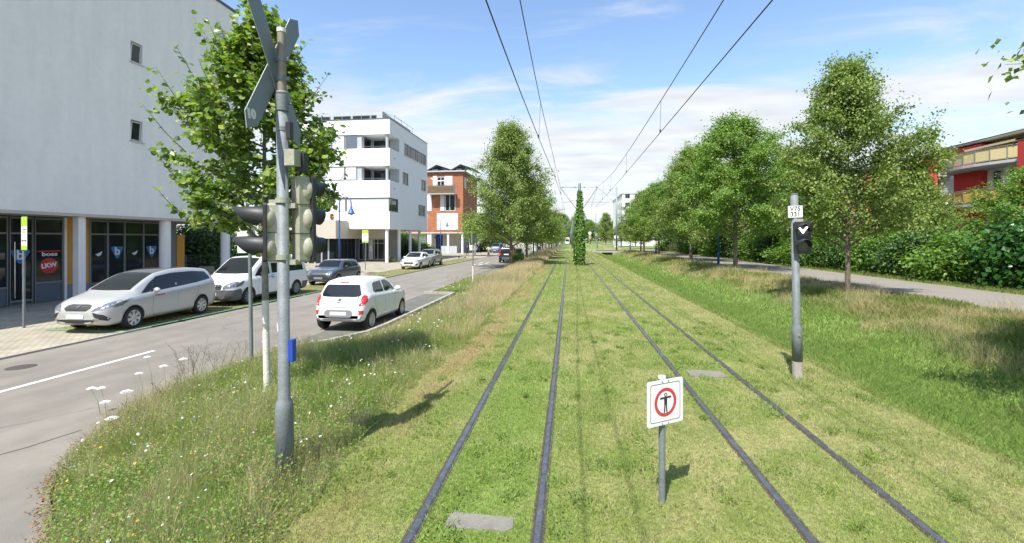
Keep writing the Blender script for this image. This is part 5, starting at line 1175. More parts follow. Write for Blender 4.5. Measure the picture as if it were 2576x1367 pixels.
# silver SUV
L=4.10
suv=dict(fie); suv.update(L=L,W=1.77,R=.345,wheels=(.80,3.32),gap=.05,rails=True,
 bot=[(0,.36),(.25,.27),(L-.3,.28),(L,.4)],
 top=[(0,.62),(.03,.78),(.08,.92),(.25,1.02),(.9,1.10),(1.1,1.15),(1.45,1.42),(1.75,1.60),(2.1,1.65),(3.0,1.65),(3.7,1.60),(3.85,1.50),(3.98,1.15),(4.06,.9),(4.10,.6)],
 belt=[(0,.6),(.03,.74),(.1,.86),(.4,.98),(1.0,1.03),(1.8,1.07),(3.0,1.12),(3.7,1.14),(3.95,1.0),(4.10,.55)],
 side_glass=[[(1.45,1.09),(2.26,1.12),(2.24,1.50),(1.9,1.50),(1.64,1.38)],[(2.34,1.12),(3.1,1.15),(3.08,1.49),(2.32,1.50)],[(3.16,1.16),(3.6,1.20),(3.5,1.42),(3.14,1.48)]],
 windscreen=[(-.66,1.18),(-.3,1.13),(.3,1.13),(.66,1.18),(.60,1.45),(.57,1.76),(0,1.79),(-.57,1.76),(-.60,1.45)],mirror=(1.55,1.13),mirror_mat=silver2,
 decals=[('grille','F',[(-.45,.72),(-.48,.92),(.48,.92),(.45,.72)],BK,.006),('bumper','F',[(-.72,.38),(.72,.38),(.70,.52),(-.70,.52)],BK,.008),('number_plate','F',[(-.26,.54),(.26,.54),(.26,.65),(-.26,.65)],PLt,.014)]+both('headlight','F',[(.52,.80),(.54,.92),(.74,.97),(.82,.95),(.78,.82)],LN,.008)+both('fog_lamp','F',[(.58,.56),(.74,.60),(.76,.70),(.6,.68)],LN,.008)
  +[(n,a,p,m,o) for a in 'LR' for n,p,m,o in (('sill_trim',[(1.15,.28),(2.95,.28),(2.95,.42),(1.15,.42)],BK,.006),('headlight',[(.12,.84),(.2,.93),(.6,1.0),(.5,.88)],LN,.005))])
car('parked_car','silver sport utility car with roof rails parked behind the white hatchback','car',suv,silver2,(-13.95,44.0,ZR+.03),PI)
# dark high-roofed car seen from behind, right of the road
L=4.22
kang=dict(kia); kang.update(L=L,W=1.83,R=.32,wheels=(.80,3.50),gap=.045,rails=True,bot=[(0,.3),(.25,.22),(L-.3,.25),(L,.36)],aerial=2.0,
 top=[(0,.55),(.03,.72),(.1,.90),(.3,1.02),(.7,1.12),(.9,1.18),(1.3,1.50),(1.6,1.72),(1.9,1.79),(3.6,1.80),(3.95,1.76),(4.06,1.6),(4.14,1.1),(4.19,.9),(4.22,.5)],
 belt=[(0,.53),(.03,.68),(.1,.84),(.4,.98),(1.0,1.05),(3.9,1.08),(4.1,1.0),(4.22,.45)],
 plan=[(0,.60),(.03,.72),(.1,.84),(.25,.94),(.5,1.0),(3.8,1.0),(4.05,.97),(4.15,.93),(4.22,.86)],
 roof=[(0,.5),(.4,.76),(.95,.82),(1.4,.79),(3.6,.77),(4.05,.74),(4.22,.7)],
 side_glass=[[(1.25,1.10),(1.9,1.12),(1.88,1.58),(1.7,1.58),(1.45,1.38)],[(1.98,1.12),(2.8,1.12),(2.8,1.56),(1.96,1.58)],[(2.9,1.12),(3.7,1.13),(3.6,1.52),(2.9,1.55)]],
 windscreen=[(-.68,.95),(-.3,.9),(.3,.9),(.68,.95),(.64,1.3),(.60,1.62),(0,1.66),(-.60,1.62),(-.64,1.3)],
 rear_glass=[(-.62,1.10),(.62,1.10),(.60,1.58),(-.60,1.58)],side_seams=[[(1.95,.3),(1.95,1.1)],[(2.85,.3),(2.85,1.1)]],handles=[(1.8,.95)],mirror=(1.3,1.12),mirror_mat=BK,lines=[],
 decals=[('rear_number_plate','B',[(-.26,.90),(.26,.90),(.26,1.01),(-.26,1.01)],mat('pale_plate',(.7,.7,.7),.5),.014),('rear_bumper','B',[(-.82,.38),(.82,.38),(.84,.62),(-.84,.62)],GY,.012)]
  +both('taillight','B',[(.72,.78),(.84,.78),(.86,1.15),(.80,1.50),(.72,1.60),(.70,1.3),(.74,1.1)],RL,.012)
  +[(n,a,p,m,o) for a in 'LR' for n,p,m,o in (('taillight',[(4.02,.85),(4.17,.85),(4.12,1.2),(4.03,1.55),(3.96,1.58)],RL,.008),)])
c7,_,_,_=car('parked_car','black high roofed family car seen from behind, parked beyond the big street tree','car',kang,blackc,(-7.00,52.2,ZR+.015),R(0))
# blue and white van far off, coming towards us on the left
van2=dict(van); van2['side_glass']=van['side_glass']; van2['decals']=[d for d in van['decals'] if d[0] not in ('bumper','bumper_side')]+[('bonnet_panel','T',[(-.7,.25),(.7,.25),(.74,.95),(-.74,.95)],whitec,.006)]
car('parked_van','blue and white van parked far down the road beyond the cyclist','van',van2,bluev,(-14.3,88.6,ZR+.03),PI)
car('parked_car','dark car parked behind the black family car, mostly hidden by it','car',dict(fie,decals=[]),blackc,(-7.0,60.5,ZR+.015),R(0))
# ------------------------------------------------------------------ trees and shrubs
LEAF6 = np.array([[0,0,0],[.42,.05,.10],[.50,.45,.12],[0,1,0],[-.50,.45,.12],[-.42,.05,.10]]); LF6 = np.array([[0,1,2,3],[0,3,4,5]])
LEAF4 = np.array([[0,0,0],[.42,.5,.08],[0,1,-.02],[-.42,.5,.08]]); LF4 = np.array([[0,1,2,3]])
def leaves(pos, size, rs, up=.5, shape=6, out=None, droop=.3):
    """leaf faces at pos (N,3), random frames whose normal leans upward"""
    n = len(pos); nrm = rs.normal(size=(n,3)); nrm /= np.linalg.norm(nrm,axis=1)[:,None]
    nrm[:,2] = np.abs(nrm[:,2])*.6+up
    if out is not None: nrm += out*.55
    nrm /= np.linalg.norm(nrm,axis=1)[:,None]
    t = rs.normal(size=(n,3)); t[:,2] -= droop
    if out is not None: t += out*.6
    t -= nrm*(t*nrm).sum(1)[:,None]; t /= np.linalg.norm(t,axis=1)[:,None]; b = np.cross(t,nrm)
    B, F = (LEAF6, LF6) if shape == 6 else (LEAF4, LF4); k = len(B)
    sz = size*(.65+.7*rs.rand(n)) if np.isscalar(size) else size
    V = pos[:,None,:] + sz[:,None,None]*(B[None,:,0,None]*b[:,None,:] + B[None,:,1,None]*t[:,None,:] + B[None,:,2,None]*nrm[:,None,:])
    return V.reshape(-1,3), (F[None]+ (np.arange(n)*k)[:,None,None]).reshape(-1,4)
def env_linden(t, wide=.28):
    return np.where(t < wide, (np.clip(t,0,1)/wide)**.55, np.clip((1-t)/(1-wide),0,1)**.95)
def env_tab(xs, ys): return lambda t, w=0: np.interp(t, xs, ys)
EN1=env_tab([0,.1,.2,.5,.7,.85,.93,1],[.74,.95,1,.92,.60,.28,.13,.02]); EN2=env_tab([0,.15,.4,.55,.68,.8,.9,1],[.75,.97,1,.86,.66,.42,.20,.03]); EN3=env_tab([0,.16,.39,.55,.71,.87,1],[.8,1,.9,.74,.56,.27,.03]); EN4=env_tab([0,.12,.45,.62,.78,.9,1],[.72,.95,1,.88,.66,.36,.05])
def make_tree(name, H, zb, Rm, nprim, nsec, nleaf, size, seed, lm, bark, trunk_r=.11, env=env_linden, shape=4, spread=.26, off=(0,0), wide=.28, white=0, rise=.55, shoots=0):
    rs = np.random.RandomState(seed); mb = MB()
    lean = rs.normal(size=2)*.015*H
    def tp(z): k = z/H; return np.array([lean[0]*k*k+off[0]*k*.7, lean[1]*k*k+off[1]*k*.7, z])
    zs = np.linspace(-.2,H*.93,12); mb.tube([tuple(tp(z)) for z in zs],[max(.012,trunk_r*(1.15 if z<.1 else 1)*(1-.93*max(0,z-zb*.6)/(H-zb*.6))) for z in zs],10 if shape==6 else 8)
    P = []; O = []
    for i in range(nprim):
        t0 = (i+.5)/nprim; z0 = zb*.92+(H*.93-zb*.92)*t0**1.05; az = i*2.39996+rs.normal()*.35
        zt_ = zb+(H-zb)*min(.985,t0*.90+.10)+rs.normal()*.1; r = Rm*float(env(np.array((zt_-zb)/(H-zb)),wide))*(.84+.24*rs.rand())
        d = np.array([math.cos(az),math.sin(az)]); start = tp(z0); end = np.array([off[0]+lean[0]*.5+d[0]*r, off[1]+lean[1]*.5+d[1]*r, zt_+ .12*r])
        ctrl = start*.45+end*.55; ctrl[2] = start[2]+(end[2]-start[2])*(.25 if t0>.3 else .75)
        if t0 < .3: end[2] -= .25*r*(.3-t0)*2
        pts = [(1-u)**2*start+2*u*(1-u)*ctrl+u*u*end for u in np.linspace(0,1,7)]
        r0 = trunk_r*(.42-.28*t0); mb.tube([tuple(p) for p in pts],[r0*(1-.85*k/6)+.004 for k in range(7)],5,caps=False)
        for j in range(nsec):
            u = .22+.78*(j+rs.rand())/nsec; p = (1-u)**2*start+2*u*(1-u)*ctrl+u*u*end
            dirv = rs.normal(size=3); dirv[:2] += d*.7; dirv[2] = dirv[2]*.55+ .15; dirv /= np.linalg.norm(dirv); ln = (.16+.24*rs.rand())*Rm*(1.15-.6*u)
            q = p+dirv*ln; 
            if shape == 6 or j%2==0: mb.tube([tuple(p),tuple((p+q)/2+np.array([0,0,.03])),tuple(q)],[.010+.02*trunk_r,.008,.003],3 if shape==4 else 4,caps=False)
            m_ = max(3,int(nleaf/(nprim*nsec)*(.6+.8*rs.rand()))); w = rs.rand(m_,1)**.75
            pp = p+(q-p)*w+rs.normal(size=(m_,3))*spread*np.array([1,1,.62])*(.35+.65*w); P.append(pp); O.append(np.tile(dirv,(m_,1)))
    for i in range(shoots):     # long shoots sticking out of the crown
        az = rs.rand()*2*PI; z0 = zb+(H-zb)*rs.rand()*.85; r = Rm*float(env(np.array((z0-zb)/(H-zb)),wide)); d = np.array([math.cos(az),math.sin(az)])
        p = np.array([off[0]+d[0]*r*.75,off[1]+d[1]*r*.75,z0]); q = p+np.array([d[0]*.42,d[1]*.42,.35+.25*rs.rand()])*(.6+.7*rs.rand())
        mb.tube([tuple(p),tuple((p+q)/2+np.array([0,0,-.04])),tuple(q)],[.008,.006,.002],4,caps=False)
        w = np.linspace(.05,1,11)[:,None]; P.append(p+(q-p)*w+rs.normal(size=(11,3))*.022); O.append(np.tile([d[0],d[1],.2],(11,1)))
    P = np.concatenate(P); O = np.concatenate(O)
    V, F = leaves(P, size, rs, shape=shape, out=O)
    root = thing(name,'tree','tree')
    mats = [bark]
    tr = mb.build('trunk', mats, root)
    np_mesh('crown', V, F, lm, None, False, root)
    return root
lm_near = leaf_mat('linden_leaf_near',(.075,.14,.025),(.25,.34,.075),.36,.38,(.52,.52,.27))
lm_lin = leaf_mat('linden_leaf',(.085,.155,.030),(.27,.335,.088),.5,.36,(.44,.44,.20))
lm_lin2 = leaf_mat('linden_leaf_fresh',(.080,.16,.028),(.23,.35,.070),.5,.38,(.36,.42,.14))
lm_dark = leaf_mat('dark_leaf',(.03,.07,.017),(.095,.17,.035),.4,.25)
lm_gloss = leaf_mat('laurel_leaf',(.020,.065,.012),(.060,.16,.025),.18,.18)
lm_fresh = leaf_mat('hedge_leaf',(.07,.15,.022),(.20,.33,.055),.45,.35)
lm_olive = leaf_mat('willow_leaf',(.10,.14,.05),(.22,.26,.11),.5,.3)
# young linden in the verge: limewashed foot
def two_tone(o, zsplit, m2):
    o.data.materials.append(m2)
    for p in o.data.polygons:
        if p.center.z < zsplit and math.hypot(p.center.x,p.center.y) < .2: p.material_index = 1
greybark = mat('grey_bark',(.20,.195,.175),.9,0,(9,.3),(30,.6))
NT = make_tree('young_linden_tree',6.12,2.36,1.28,50,13,16500,.078,11,lm_near,greybark,trunk_r=.052,shape=6,spread=.088,off=(-.24,.0),env=EN1,shoots=46)
NT.location=(-4.89,6.78,-.05); tag(NT,'young linden with large leaves and a limewashed trunk behind the signal post','tree')
tr = [c for c in NT.children if c.name.startswith('trunk')][0]; bm=bmesh.new(); bm.from_mesh(tr.data); bmesh.ops.subdivide_edges(bm,edges=[e for e in bm.edges if abs(e.verts[0].co.z-e.verts[1].co.z)>.3 and math.hypot(e.verts[0].co.x,e.verts[0].co.y)<.3 and min(e.verts[0].co.z,e.verts[1].co.z)<1.7],cuts=3); bm.to_mesh(tr.data); bm.free(); two_tone(tr,1.35,M_['barkwhite'])
GR='street trees in rows along the road and the path'
def place(root,x,y,z,rz,s,label,first=False,group=GR):
    if first: root.location=(x,y,z); root.rotation_euler=(0,0,rz); root.scale=s; root['label']=label; root['group']=group; return root
    r=dup(root,(x,y,z),rz,s,label); r['group']=group; return r
TA = make_tree('linden_tree',10,2.1,3.9,64,19,64000,.115,21,lm_lin,M_['bark'],trunk_r=.14,spread=.24,env=EN2)
TB = make_tree('linden_tree',10,2.1,3.9,54,18,52000,.12,35,lm_lin2,M_['bark'],trunk_r=.14,spread=.26,env=EN4)
TC = make_tree('linden_tree',10,1.45,4.4,64,19,62000,.12,48,lm_lin,M_['bark'],trunk_r=.16,spread=.25,env=EN3)
place(TC,-5.35,41.6,-.2,.4,(1.0,1.0,1.33),'tallest street tree on the left, pointed linden in front of the black car',True)
place(TA,-5.1,54.6,-.2,1.1,(1.0,1.0,1.0),'second linden of the left row, directly behind the tall pointed one')
for i,(y,h) in enumerate(((64,.88),(72.5,.92),(86,.95),(99,.9),(115,.95),(131,1.0),(150,1.0),(172,1.05),(196,1.1))):
    place((TB,TA,TC)[i%3],-5.0,y,-.2,i*1.7,(h*.92,h*.92,h),'linden in the left row receding to the tram stop, number %s behind the tall one'%('two','three','four','five','six','seven','eight','nine','ten')[i])
place(TA,11.0,19.4,.12,2.3,(.70,.70,.93),'linden on the bank right of the tram signal, nearest of the right row',True)
place(TB,12.0,34.4,.12,.6,(1.08,1.08,1.10),'full bright green linden on the right, second from the tram signal',True)
place(TC,12.3,47.5,.12,2.0,(1.0,1.0,1.16),'linden of the right row, third from the tram signal')
place(TB,12.0,62.5,.12,3.1,(1.0,1.0,1.0),'linden of the right row, fourth from the tram signal')
place(TA,12.1,75.0,.12,4.4,(1.0,1.0,1.0),'linden of the right row, fifth from the tram signal')
place(TC,13.0,84.0,.12,1.2,(.85,.85,.9),'linden of the right row, last one before the culvert')
place(TA,9.8,5.3,.0,.9,(.88,.88,1.12),'linden at the right edge whose leaves enter the top right corner')
place(TB,13.8,6.6,.12,.9,(.95,.95,1.0),'unseen linden added beyond the right edge to shade the bank')  # out of view, added to thicken the shade on the bank
# trees behind the hedge on the right
OG='garden trees behind the right hand hedge'
for i,(T,x,y,rz,s) in enumerate(((TB,20.5,44,.3,(1.1,1.1,1.02)),(TC,20,57,2.,(1.2,1.2,1.2)),(TB,19,68,1.,(1.4,1.4,1.5)),(TA,24.5,36,1.5,(.75,.75,.72)),(TB,23.2,25.2,4.,(.72,.72,.60)),(TC,24.5,19.6,.2,(.6,.6,.56)),(TA,19.5,84,.2,(1.1,1.1,1.1)),(TC,22,98,1.2,(1.2,1.2,1.15)),(TB,18,112,2.2,(1.1,1.1,1.05)))):
    place(T,x,y,.1,rz,s,'garden tree behind the right hand hedge, '+('above the hedge left of the tram signal','behind the third linden of the right row','tall pale crown above the fourth linden','left of the red flats','pointed crown in front of the red flats','low crown at the right edge before the flats','behind the end of the right row','beside the far path','beyond the lamp mast at the far path')[i],group=OG)
# ---- shrubs: one generator, several kinds
def make_shrub(name, w, h, n, size, seed, lm, stems=9, flat=.0, shape=4):
    rs = np.random.RandomState(seed); mb = MB(); P=[]; O=[]
    for i in range(stems*4):
        az=rs.rand()*2*PI; r=w*.5*math.sqrt(rs.rand()); top=h*(1-.55*(r/(w*.5))**2)*(.75+.3*rs.rand())
        a=np.array([math.cos(az)*r*.35,math.sin(az)*r*.35,-.05]); b=np.array([math.cos(az)*r,math.sin(az)*r,top])
        if i<stems: mb.tube([tuple(a),tuple((a+b)/2+rs.normal(size=3)*.05),tuple(b)],[.03,.018,.005],4,caps=False)
        for k in range(7):
            u=.08+.92*(k+rs.rand())/7; p=a+(b-a)*u; m_=int(n/(stems*28)*(.5+rs.rand())); rad=.13*w*(.5+.6*rs.rand())
            q=p+rs.normal(size=3)*w*.07; P.append(q+rs.normal(size=(m_,3))*np.array([rad,rad,rad*.6])); O.append(np.tile((q-np.array([0,0,h*.4]))/max(.3,np.linalg.norm(q-np.array([0,0,h*.4]))),(m_,1)))
    P=np.concatenate(P); O=np.concatenate(O); P[:,2]=np.abs(P[:,2]); V,F=leaves(P,size,rs,shape=shape,out=O,up=.35)
    root=thing(name,'shrub','shrub'); mb.build('stems',M_['bark'],root); np_mesh('foliage',V,F,lm,None,False,root); return root
SF=make_shrub('shrub',3.2,3.0,9000,.15,5,lm_fresh); SD=make_shrub('shrub',3.2,3.0,9000,.13,6,lm_dark); SL=make_shrub('laurel_shrub',3.4,3.2,8000,.18,7,lm_gloss); SO=make_shrub('shrub',3.0,2.6,7000,.11,8,lm_olive)
first=set()
def shr(T,x,y,z,rz,s,label,group='shrubs of the hedge beside the path'):
    return place(T,x,y,z,rz,s,label,T.name not in first and not first.add(T.name),group)
hedge=[(SL,21.2,18.6,1.22,1.25,'glossy dark laurel at the right edge, nearest to the camera'),(SL,20.6,22.3,1.2,1.22,'glossy dark laurel left of the nearest one'),
 (SO,18.9,15.9,.55,.42,'low yellowish shrub at the foot of the laurel at the right edge'),(SF,19.9,25.8,1.1,1.0,'bright green shrub between the laurels and the dark conifer like bush'),(SD,20.1,29.0,1.15,1.12,'dark layered shrub behind the nearest right linden'),
 (SF,20.3,32.4,1.1,1.12,'fresh green shrub behind the trunk of the nearest right linden'),(SD,19.8,35.6,1.1,.95,'dark shaded shrub behind the tram signal'),(SF,19.6,39.0,1.2,1.0,'fresh green shrub left of the tram signal'),(SF,19.4,42.4,1.1,.9,'light green low shrub between signal and second linden'),
 (SD,19.6,46.0,1.2,1.1,'dark shrub right of the second linden trunk'),(SF,19.7,49.6,1.2,1.1,'green shrub behind the second linden trunk'),(SD,19.5,53.3,1.2,1.2,'dark shrub left of the second linden trunk'),(SD,19.6,57.2,1.2,1.2,'dark shrub at the third linden'),
 (SF,19.7,61.4,1.3,1.0,'green shrub left of the third linden'),(SD,19.6,66,1.3,1.2,'dark shrub between third and fourth linden'),(SF,19.6,71,1.3,1.1,'green shrub at the fourth linden'),(SD,19.5,77,1.3,1.1,'dark shrub at the fifth linden'),(SO,19.0,83,1.1,.9,'olive coloured round shrub near the end of the right row'),(SF,19,90,1.3,1.0,'green shrub at the end of the hedge')]
for i,(T,x,y,sw,sh,lab) in enumerate(hedge): shr(T,x,y,.1,i*1.3,(sw,sw,sh),lab)
for i,(x,y) in enumerate(((23.6,16.5),(23.3,21),(23.2,29),(23.4,33.5),(23,38),(23,43),(22.8,49),(22.7,55),(23,61),(23,68))):
    shr((SD,SF)[i%2],x,y,.1,i*2.1,(1.25,1.25,1.25),('second row shrub behind the hedge, at the glossy laurels','second row shrub just left of the glossy laurels','second row shrub behind the dark layered bush','second row shrub behind the nearest right linden','second row shrub above the tram signal','second row shrub left of the tram signal','second row shrub behind the second linden','second row shrub left of the second linden','second row shrub at the third linden','second row shrub beyond the third linden')[i])
# left side greenery
GL='greenery between the buildings on the left'
shr(SD,-24.2,26.6,-.28,.3,(1.2,1.5,1.5),'dark ivy like shrub under the end of the near block',GL); shr(SD,-26.8,30.2,-.28,1.3,(1.5,1.5,1.7),'dark shrub behind the last column of the near block',GL)
shr(SF,-25.5,35.0,-.28,2.3,(1.2,1.2,1.3),'bright shrub seen between the near block and the white building',GL); shr(SF,-29,40,-.28,2.3,(1.3,1.3,1.5),'green shrub left of the white building behind the signal heads',GL)
shr(SD,-25.0,66.0,-.28,.3,(1.1,1.1,1.05),'dark shrub under the white building between the columns',GL); shr(SF,-26.5,70.0,-.28,1.3,(1.3,1.3,1.5),'bright shrub seen through the columns of the white building',GL); shr(SF,-23.2,70.5,-.28,1.9,(1.0,1.0,.8),'low green shrub before the timber clad house',GL)
shr(SO,-20.3,49.6,-.28,.3,(.38,.38,.32),'small weeds clump at the foot of the corner column',GL); shr(SO,-16.3,27.6,-.28,.3,(.4,.4,.32),'low clump of weeds behind the grey hatchback',GL)
place(TB,-18.6,99,-.3,.3,(.75,.75,.85),'dark tree beyond the timber clad house on the left pavement',group=GL); place(TC,-17.6,112,-.3,1.3,(.8,.8,.85),'tree on the left pavement beyond the parked van',group=GL); place(TA,-17.4,128,-.3,2.3,(.9,.9,.9),'tree far down the left pavement',group=GL); place(TB,-17.2,150,-.3,2.9,(1,1,1),'tree farthest down the left pavement',group=GL)
shr(SD,-17.8,94,-.3,.3,(1.2,1.2,1.0),'dark hedge beside the parked blue and white van',GL); shr(SD,-17.5,103,-.3,.9,(1.2,1.6,1.0),'dark hedge beyond the parked blue and white van',GL)
shr(SF,-5.6,48.6,-.3,.9,(.42,.42,.45),'small bush at the kerb right of the black family car','bushes in the verge')
# far trees closing the view
FG='far trees closing the view'
for i,(T,x,y,rz,s) in enumerate(((TB,-4.0,262,.2,(1.9,1.9,1.75)),(TC,5,330,1,(2.4,2.4,1.9)),(TC,16.5,205,.4,(1.1,1.1,1.42)),(TB,11,235,2,(1.4,1.4,1.15)),(TA,22,215,3,(1.3,1.3,1.2)),(TB,28,190,3.3,(1.3,1.3,1.1)),(TA,16,140,4,(1.0,1.0,.75)),(TB,21.5,150,.3,(1.1,1.1,.9)),(TC,-12,300,.3,(2,2,1.6)),(TA,-20,240,.3,(1.6,1.6,1.4)),(TB,12,290,1.3,(2,2,1.5)),(TC,30,260,.3,(2,2,1.5)),(TA,44,240,.3,(2,2,1.5)))):
    place(T,x,y,0,rz,s,'distant tree '+('domed dark crown above the tram','behind the ivy covered pole','with a pointed top right of the ivy covered pole','low crown right of the ivy covered pole','right of the pointed distant tree','left of the far white block','round crown behind the round white sign','before the far white block','over the end of the road','beyond the left pavement trees','over the far crossing','behind the far white block','right of the far white block')[i],group=FG)
rs=np.random.RandomState(77); n=36000; X=rs.uniform(-260,300,n); Y=rs.uniform(345,380,n); hh=9+7*fbm(X*.04,Y*.01+3,3); Z=hh*rs.rand(n)**.6
V,F=leaves(np.stack([X,Y,Z],1),1.5,rs,shape=4); o=np_mesh('distant_wood',V,F,lm_dark,None,False); tag(o,'distant belt of dark trees along the horizon','wood',kind='stuff')
# ---- ivy climbing the overhead line pole
rs=np.random.RandomState(9); n=12000; z=6.75*rs.rand(n)**1.25; a=rs.rand(n)*2*PI
def ivr(z,a): return np.interp(z,[0,1,3.2,4.3,5.0,5.6,6.4,7.1],[.40,.42,.41,.36,.26,.19,.14,.09])*(1+.38*(fbm(a*1.6+20,z*1.3,3)-.5)*2)
r_=ivr(z,a)*(.80+.22*rs.rand(n)); out=np.stack([np.cos(a),np.sin(a),np.zeros(n)],1); pos=np.stack([.97+r_*np.cos(a),41.3+r_*np.sin(a),z],1)
ns=500; z2=rs.rand(ns)*6.6+.3; a2=rs.rand(ns)*2*PI; r2=ivr(z2,a2)*(1.05+.6*rs.rand(ns)); pos=np.concatenate([pos,np.stack([.97+r2*np.cos(a2),41.3+r2*np.sin(a2),z2],1)]); out=np.concatenate([out,np.stack([np.cos(a2),np.sin(a2),a2*0],1)])
V,F=leaves(pos,.125,rs,shape=6,up=.15,out=out*2.2,droop=1.2)
t=thing('ivy_plant','column of bright green ivy climbing the overhead line pole between the tracks','climbing plant',(.97,41.3,0)); V=V-np.array([.97,41.3,0]); np_mesh('foliage',V,F,leaf_mat('ivy_leaf',(.05,.12,.02),(.17,.30,.045),.3,.25),None,False,t)
s=MB(); 
for k in range(7): s.tube([(math.cos(k+q*.5)*(.16),math.sin(k+q*.5)*.16,q*.8) for q in range(9)],.02,4,caps=False)
s.build('stems',M_['bark'],t)
# ------------------------------------------------------------------ grass, weeds and flowers
def in_view(X, Y, m=.6): return (Y > 0.5) & (X < Y*.90+m+1.0) & (X > -Y*1.42-m-1.5)
def sample(x0,x1,y0,y1,dens,rs,mask=None):
    n=int((x1-x0)*(y1-y0)*dens); X=rs.uniform(x0,x1,n); Y=rs.uniform(y0,y1,n); k=in_view(X,Y)
    if mask is not None: k&=mask(X,Y)
    return X[k],Y[k]
def blades(X,Y,Z,L,Wd,rs,lean=.35,bend=.35,az=None):
    """two-part bent blades as two triangles sharing an edge (4 verts)"""
    n=len(X); a=rs.rand(n)*2*PI; w=np.stack([np.cos(a),np.sin(a),np.zeros(n)],1)*(Wd/2)[:,None]
    b=rs.rand(n)*2*PI if az is None else az; ln=np.abs(rs.normal(size=n))*lean; d=np.stack([np.cos(b)*ln,np.sin(b)*ln,np.ones(n)],1); d/=np.linalg.norm(d,axis=1)[:,None]
    P=np.stack([X,Y,Z],1); mid=P+d*(L*.55)[:,None]; d2=d.copy(); d2[:,:2]+=np.stack([np.cos(b),np.sin(b)],1)*(bend*rs.rand(n))[:,None]; d2/=np.linalg.norm(d2,axis=1)[:,None]
    tip=mid+d2*(L*.45)[:,None]
    V=np.stack([P-w,P+w,mid+w*.75,tip],1).reshape(-1,3); i=np.arange(n)*4
    F=np.concatenate([np.stack([i,i+1,i+2],1),np.stack([i,i+2,i+3],1)]); return V,F
gm=vcol_mat('grass_blades',.6,.35); gmd=vcol_mat('dry_grass_blades',.65,.45); wm=vcol_mat('weed_leaves',.5,.3)
def tall(X,Y,Z,L,Wd,rs,lean=.3,bend=.6):
    """curved tapering stalks, 5 verts / 3 triangles, with even width"""
    n=len(X); a=rs.rand(n)*2*PI; w=np.stack([np.cos(a),np.sin(a),np.zeros(n)],1)*(Wd/2)[:,None]; b=rs.rand(n)*2*PI; h2=np.stack([np.cos(b),np.sin(b),np.zeros(n)],1)
    ln=np.abs(rs.normal(size=n))*lean; d=h2*ln[:,None]+[0,0,1]; d/=np.linalg.norm(d,axis=1)[:,None]; P=np.stack([X,Y,Z],1); mid=P+d*(L*.6)[:,None]
    d2=d+h2*(bend*rs.rand(n))[:,None]; d2/=np.linalg.norm(d2,axis=1)[:,None]; tip=mid+d2*(L*.4)[:,None]
    V=np.stack([P-w*.6,P+w*.6,mid+w*.5,mid-w*.5,tip],1).reshape(-1,3); i=np.arange(n)*5
    return V,np.concatenate([np.stack([i,i+1,i+2],1),np.stack([i,i+2,i+3],1),np.stack([i+3,i+2,i+4],1)])
def rep(c,k): return np.repeat(c,k,axis=0)
def grass_obj(name,label,parts,m):
    V=[];F=[];C=[];o=0
    for v,f,c in parts:
        if f.shape[1]==4 and parts[0][1].shape[1]==3: f=np.concatenate([f[:,:3],f[:,[0,2,3]]])
        V.append(v);F.append(f+o);C.append(c);o+=len(v)
    ob=np_mesh(name,np.concatenate(V),np.concatenate(F),m,np.concatenate(C)); return tag(ob,label,'grass',kind='stuff')
rs=np.random.RandomState(12)
notrail=lambda X,Y: (np.abs(X+1.25)>.041)&(np.abs(X+.25)>.041)&(np.abs(X-1.88)>.041)&(np.abs(X-2.88)>.041)&~((X>-1.01)&(X<-.45)&(Y>3.56)&(Y<3.79))&~((X>2.1)&(X<2.68)&(Y>8.07)&(Y<8.43))
parts=[]
for y0,y1,dens,w,L in ((2.2,4.5,5200,.0038,.040),(4.5,7,3600,.0045,.042),(7,11,1900,.0062,.045),(11,17,900,.0095,.05),(17,27,380,.016,.055),(27,45,140,.030,.06),(45,90,34,.06,.07)):
    X,Y=sample(-2.7,5.0,y0,y1,dens,rs,notrail); n=len(X)
    # mown lawn: patchy height
    h=L*(.55+.9*rs.rand(n))*(.7+.6*fbm(X*1.7+8,Y*1.4,3)); h=h*np.where((np.minimum(np.abs(X+1.25),np.minimum(np.abs(X+.25),np.minimum(np.abs(X-1.88),np.abs(X-2.88))))<.10),.7,1)
    V,F=blades(X,Y,zprof(X,Y)-.012,h,w*(.7+.6*rs.rand(n)),rs,.75,.6)
    c=lawn_color(X,Y)*1.16*(.72+.6*rs.rand(n))[:,None]; dry=rs.rand(n)<.22; c[dry]=np.array([.50,.46,.25])*(.7+.5*rs.rand(dry.sum()))[:,None]
    parts.append((V,F,rep(c,4)))
# stray broad leaved weeds and longer tufts in the lawn
cx=rs.uniform(-2.3,4.6,300); cy=2.3+11*rs.rand(300)**1.4; kk=in_view(cx,cy)&notrail(cx,cy); cx,cy=cx[kk],cy[kk]
for x_,y_ in zip(cx,cy):
    m_=rs.randint(10,46); r_=rs.uniform(.03,.13); X=x_+rs.normal(size=m_)*r_; Y=y_+rs.normal(size=m_)*r_; q=notrail(X-.02,Y)&notrail(X+.02,Y); X,Y=X[q],Y[q]; m_=len(X); V,F=leaves(np.stack([X,Y,.004+.025*rs.rand(m_)],1),.013+.016*rs.rand(m_)+.001*y_,rs,up=1.0,shape=4,droop=0)
    c=np.array([.19,.31,.06])*(.6+.6*rs.rand(m_))[:,None]*rs.uniform(.7,1.1); parts.append((V,F,rep(c,4)))
    X=x_+rs.normal(size=m_)*r_; Y=y_+rs.normal(size=m_)*r_; V,F=blades(X,Y,X*0-.01,.05+.06*rs.rand(m_),np.full(m_,.0045+.0006*y_),rs,.6,.8); c=np.array([.22,.32,.07])*(.7+.6*rs.rand(m_))[:,None]; parts.append((V,F,rep(c,4)))
grass_obj('lawn_grass','short yellow green mown grass between and beside the tram rails',parts,gm)
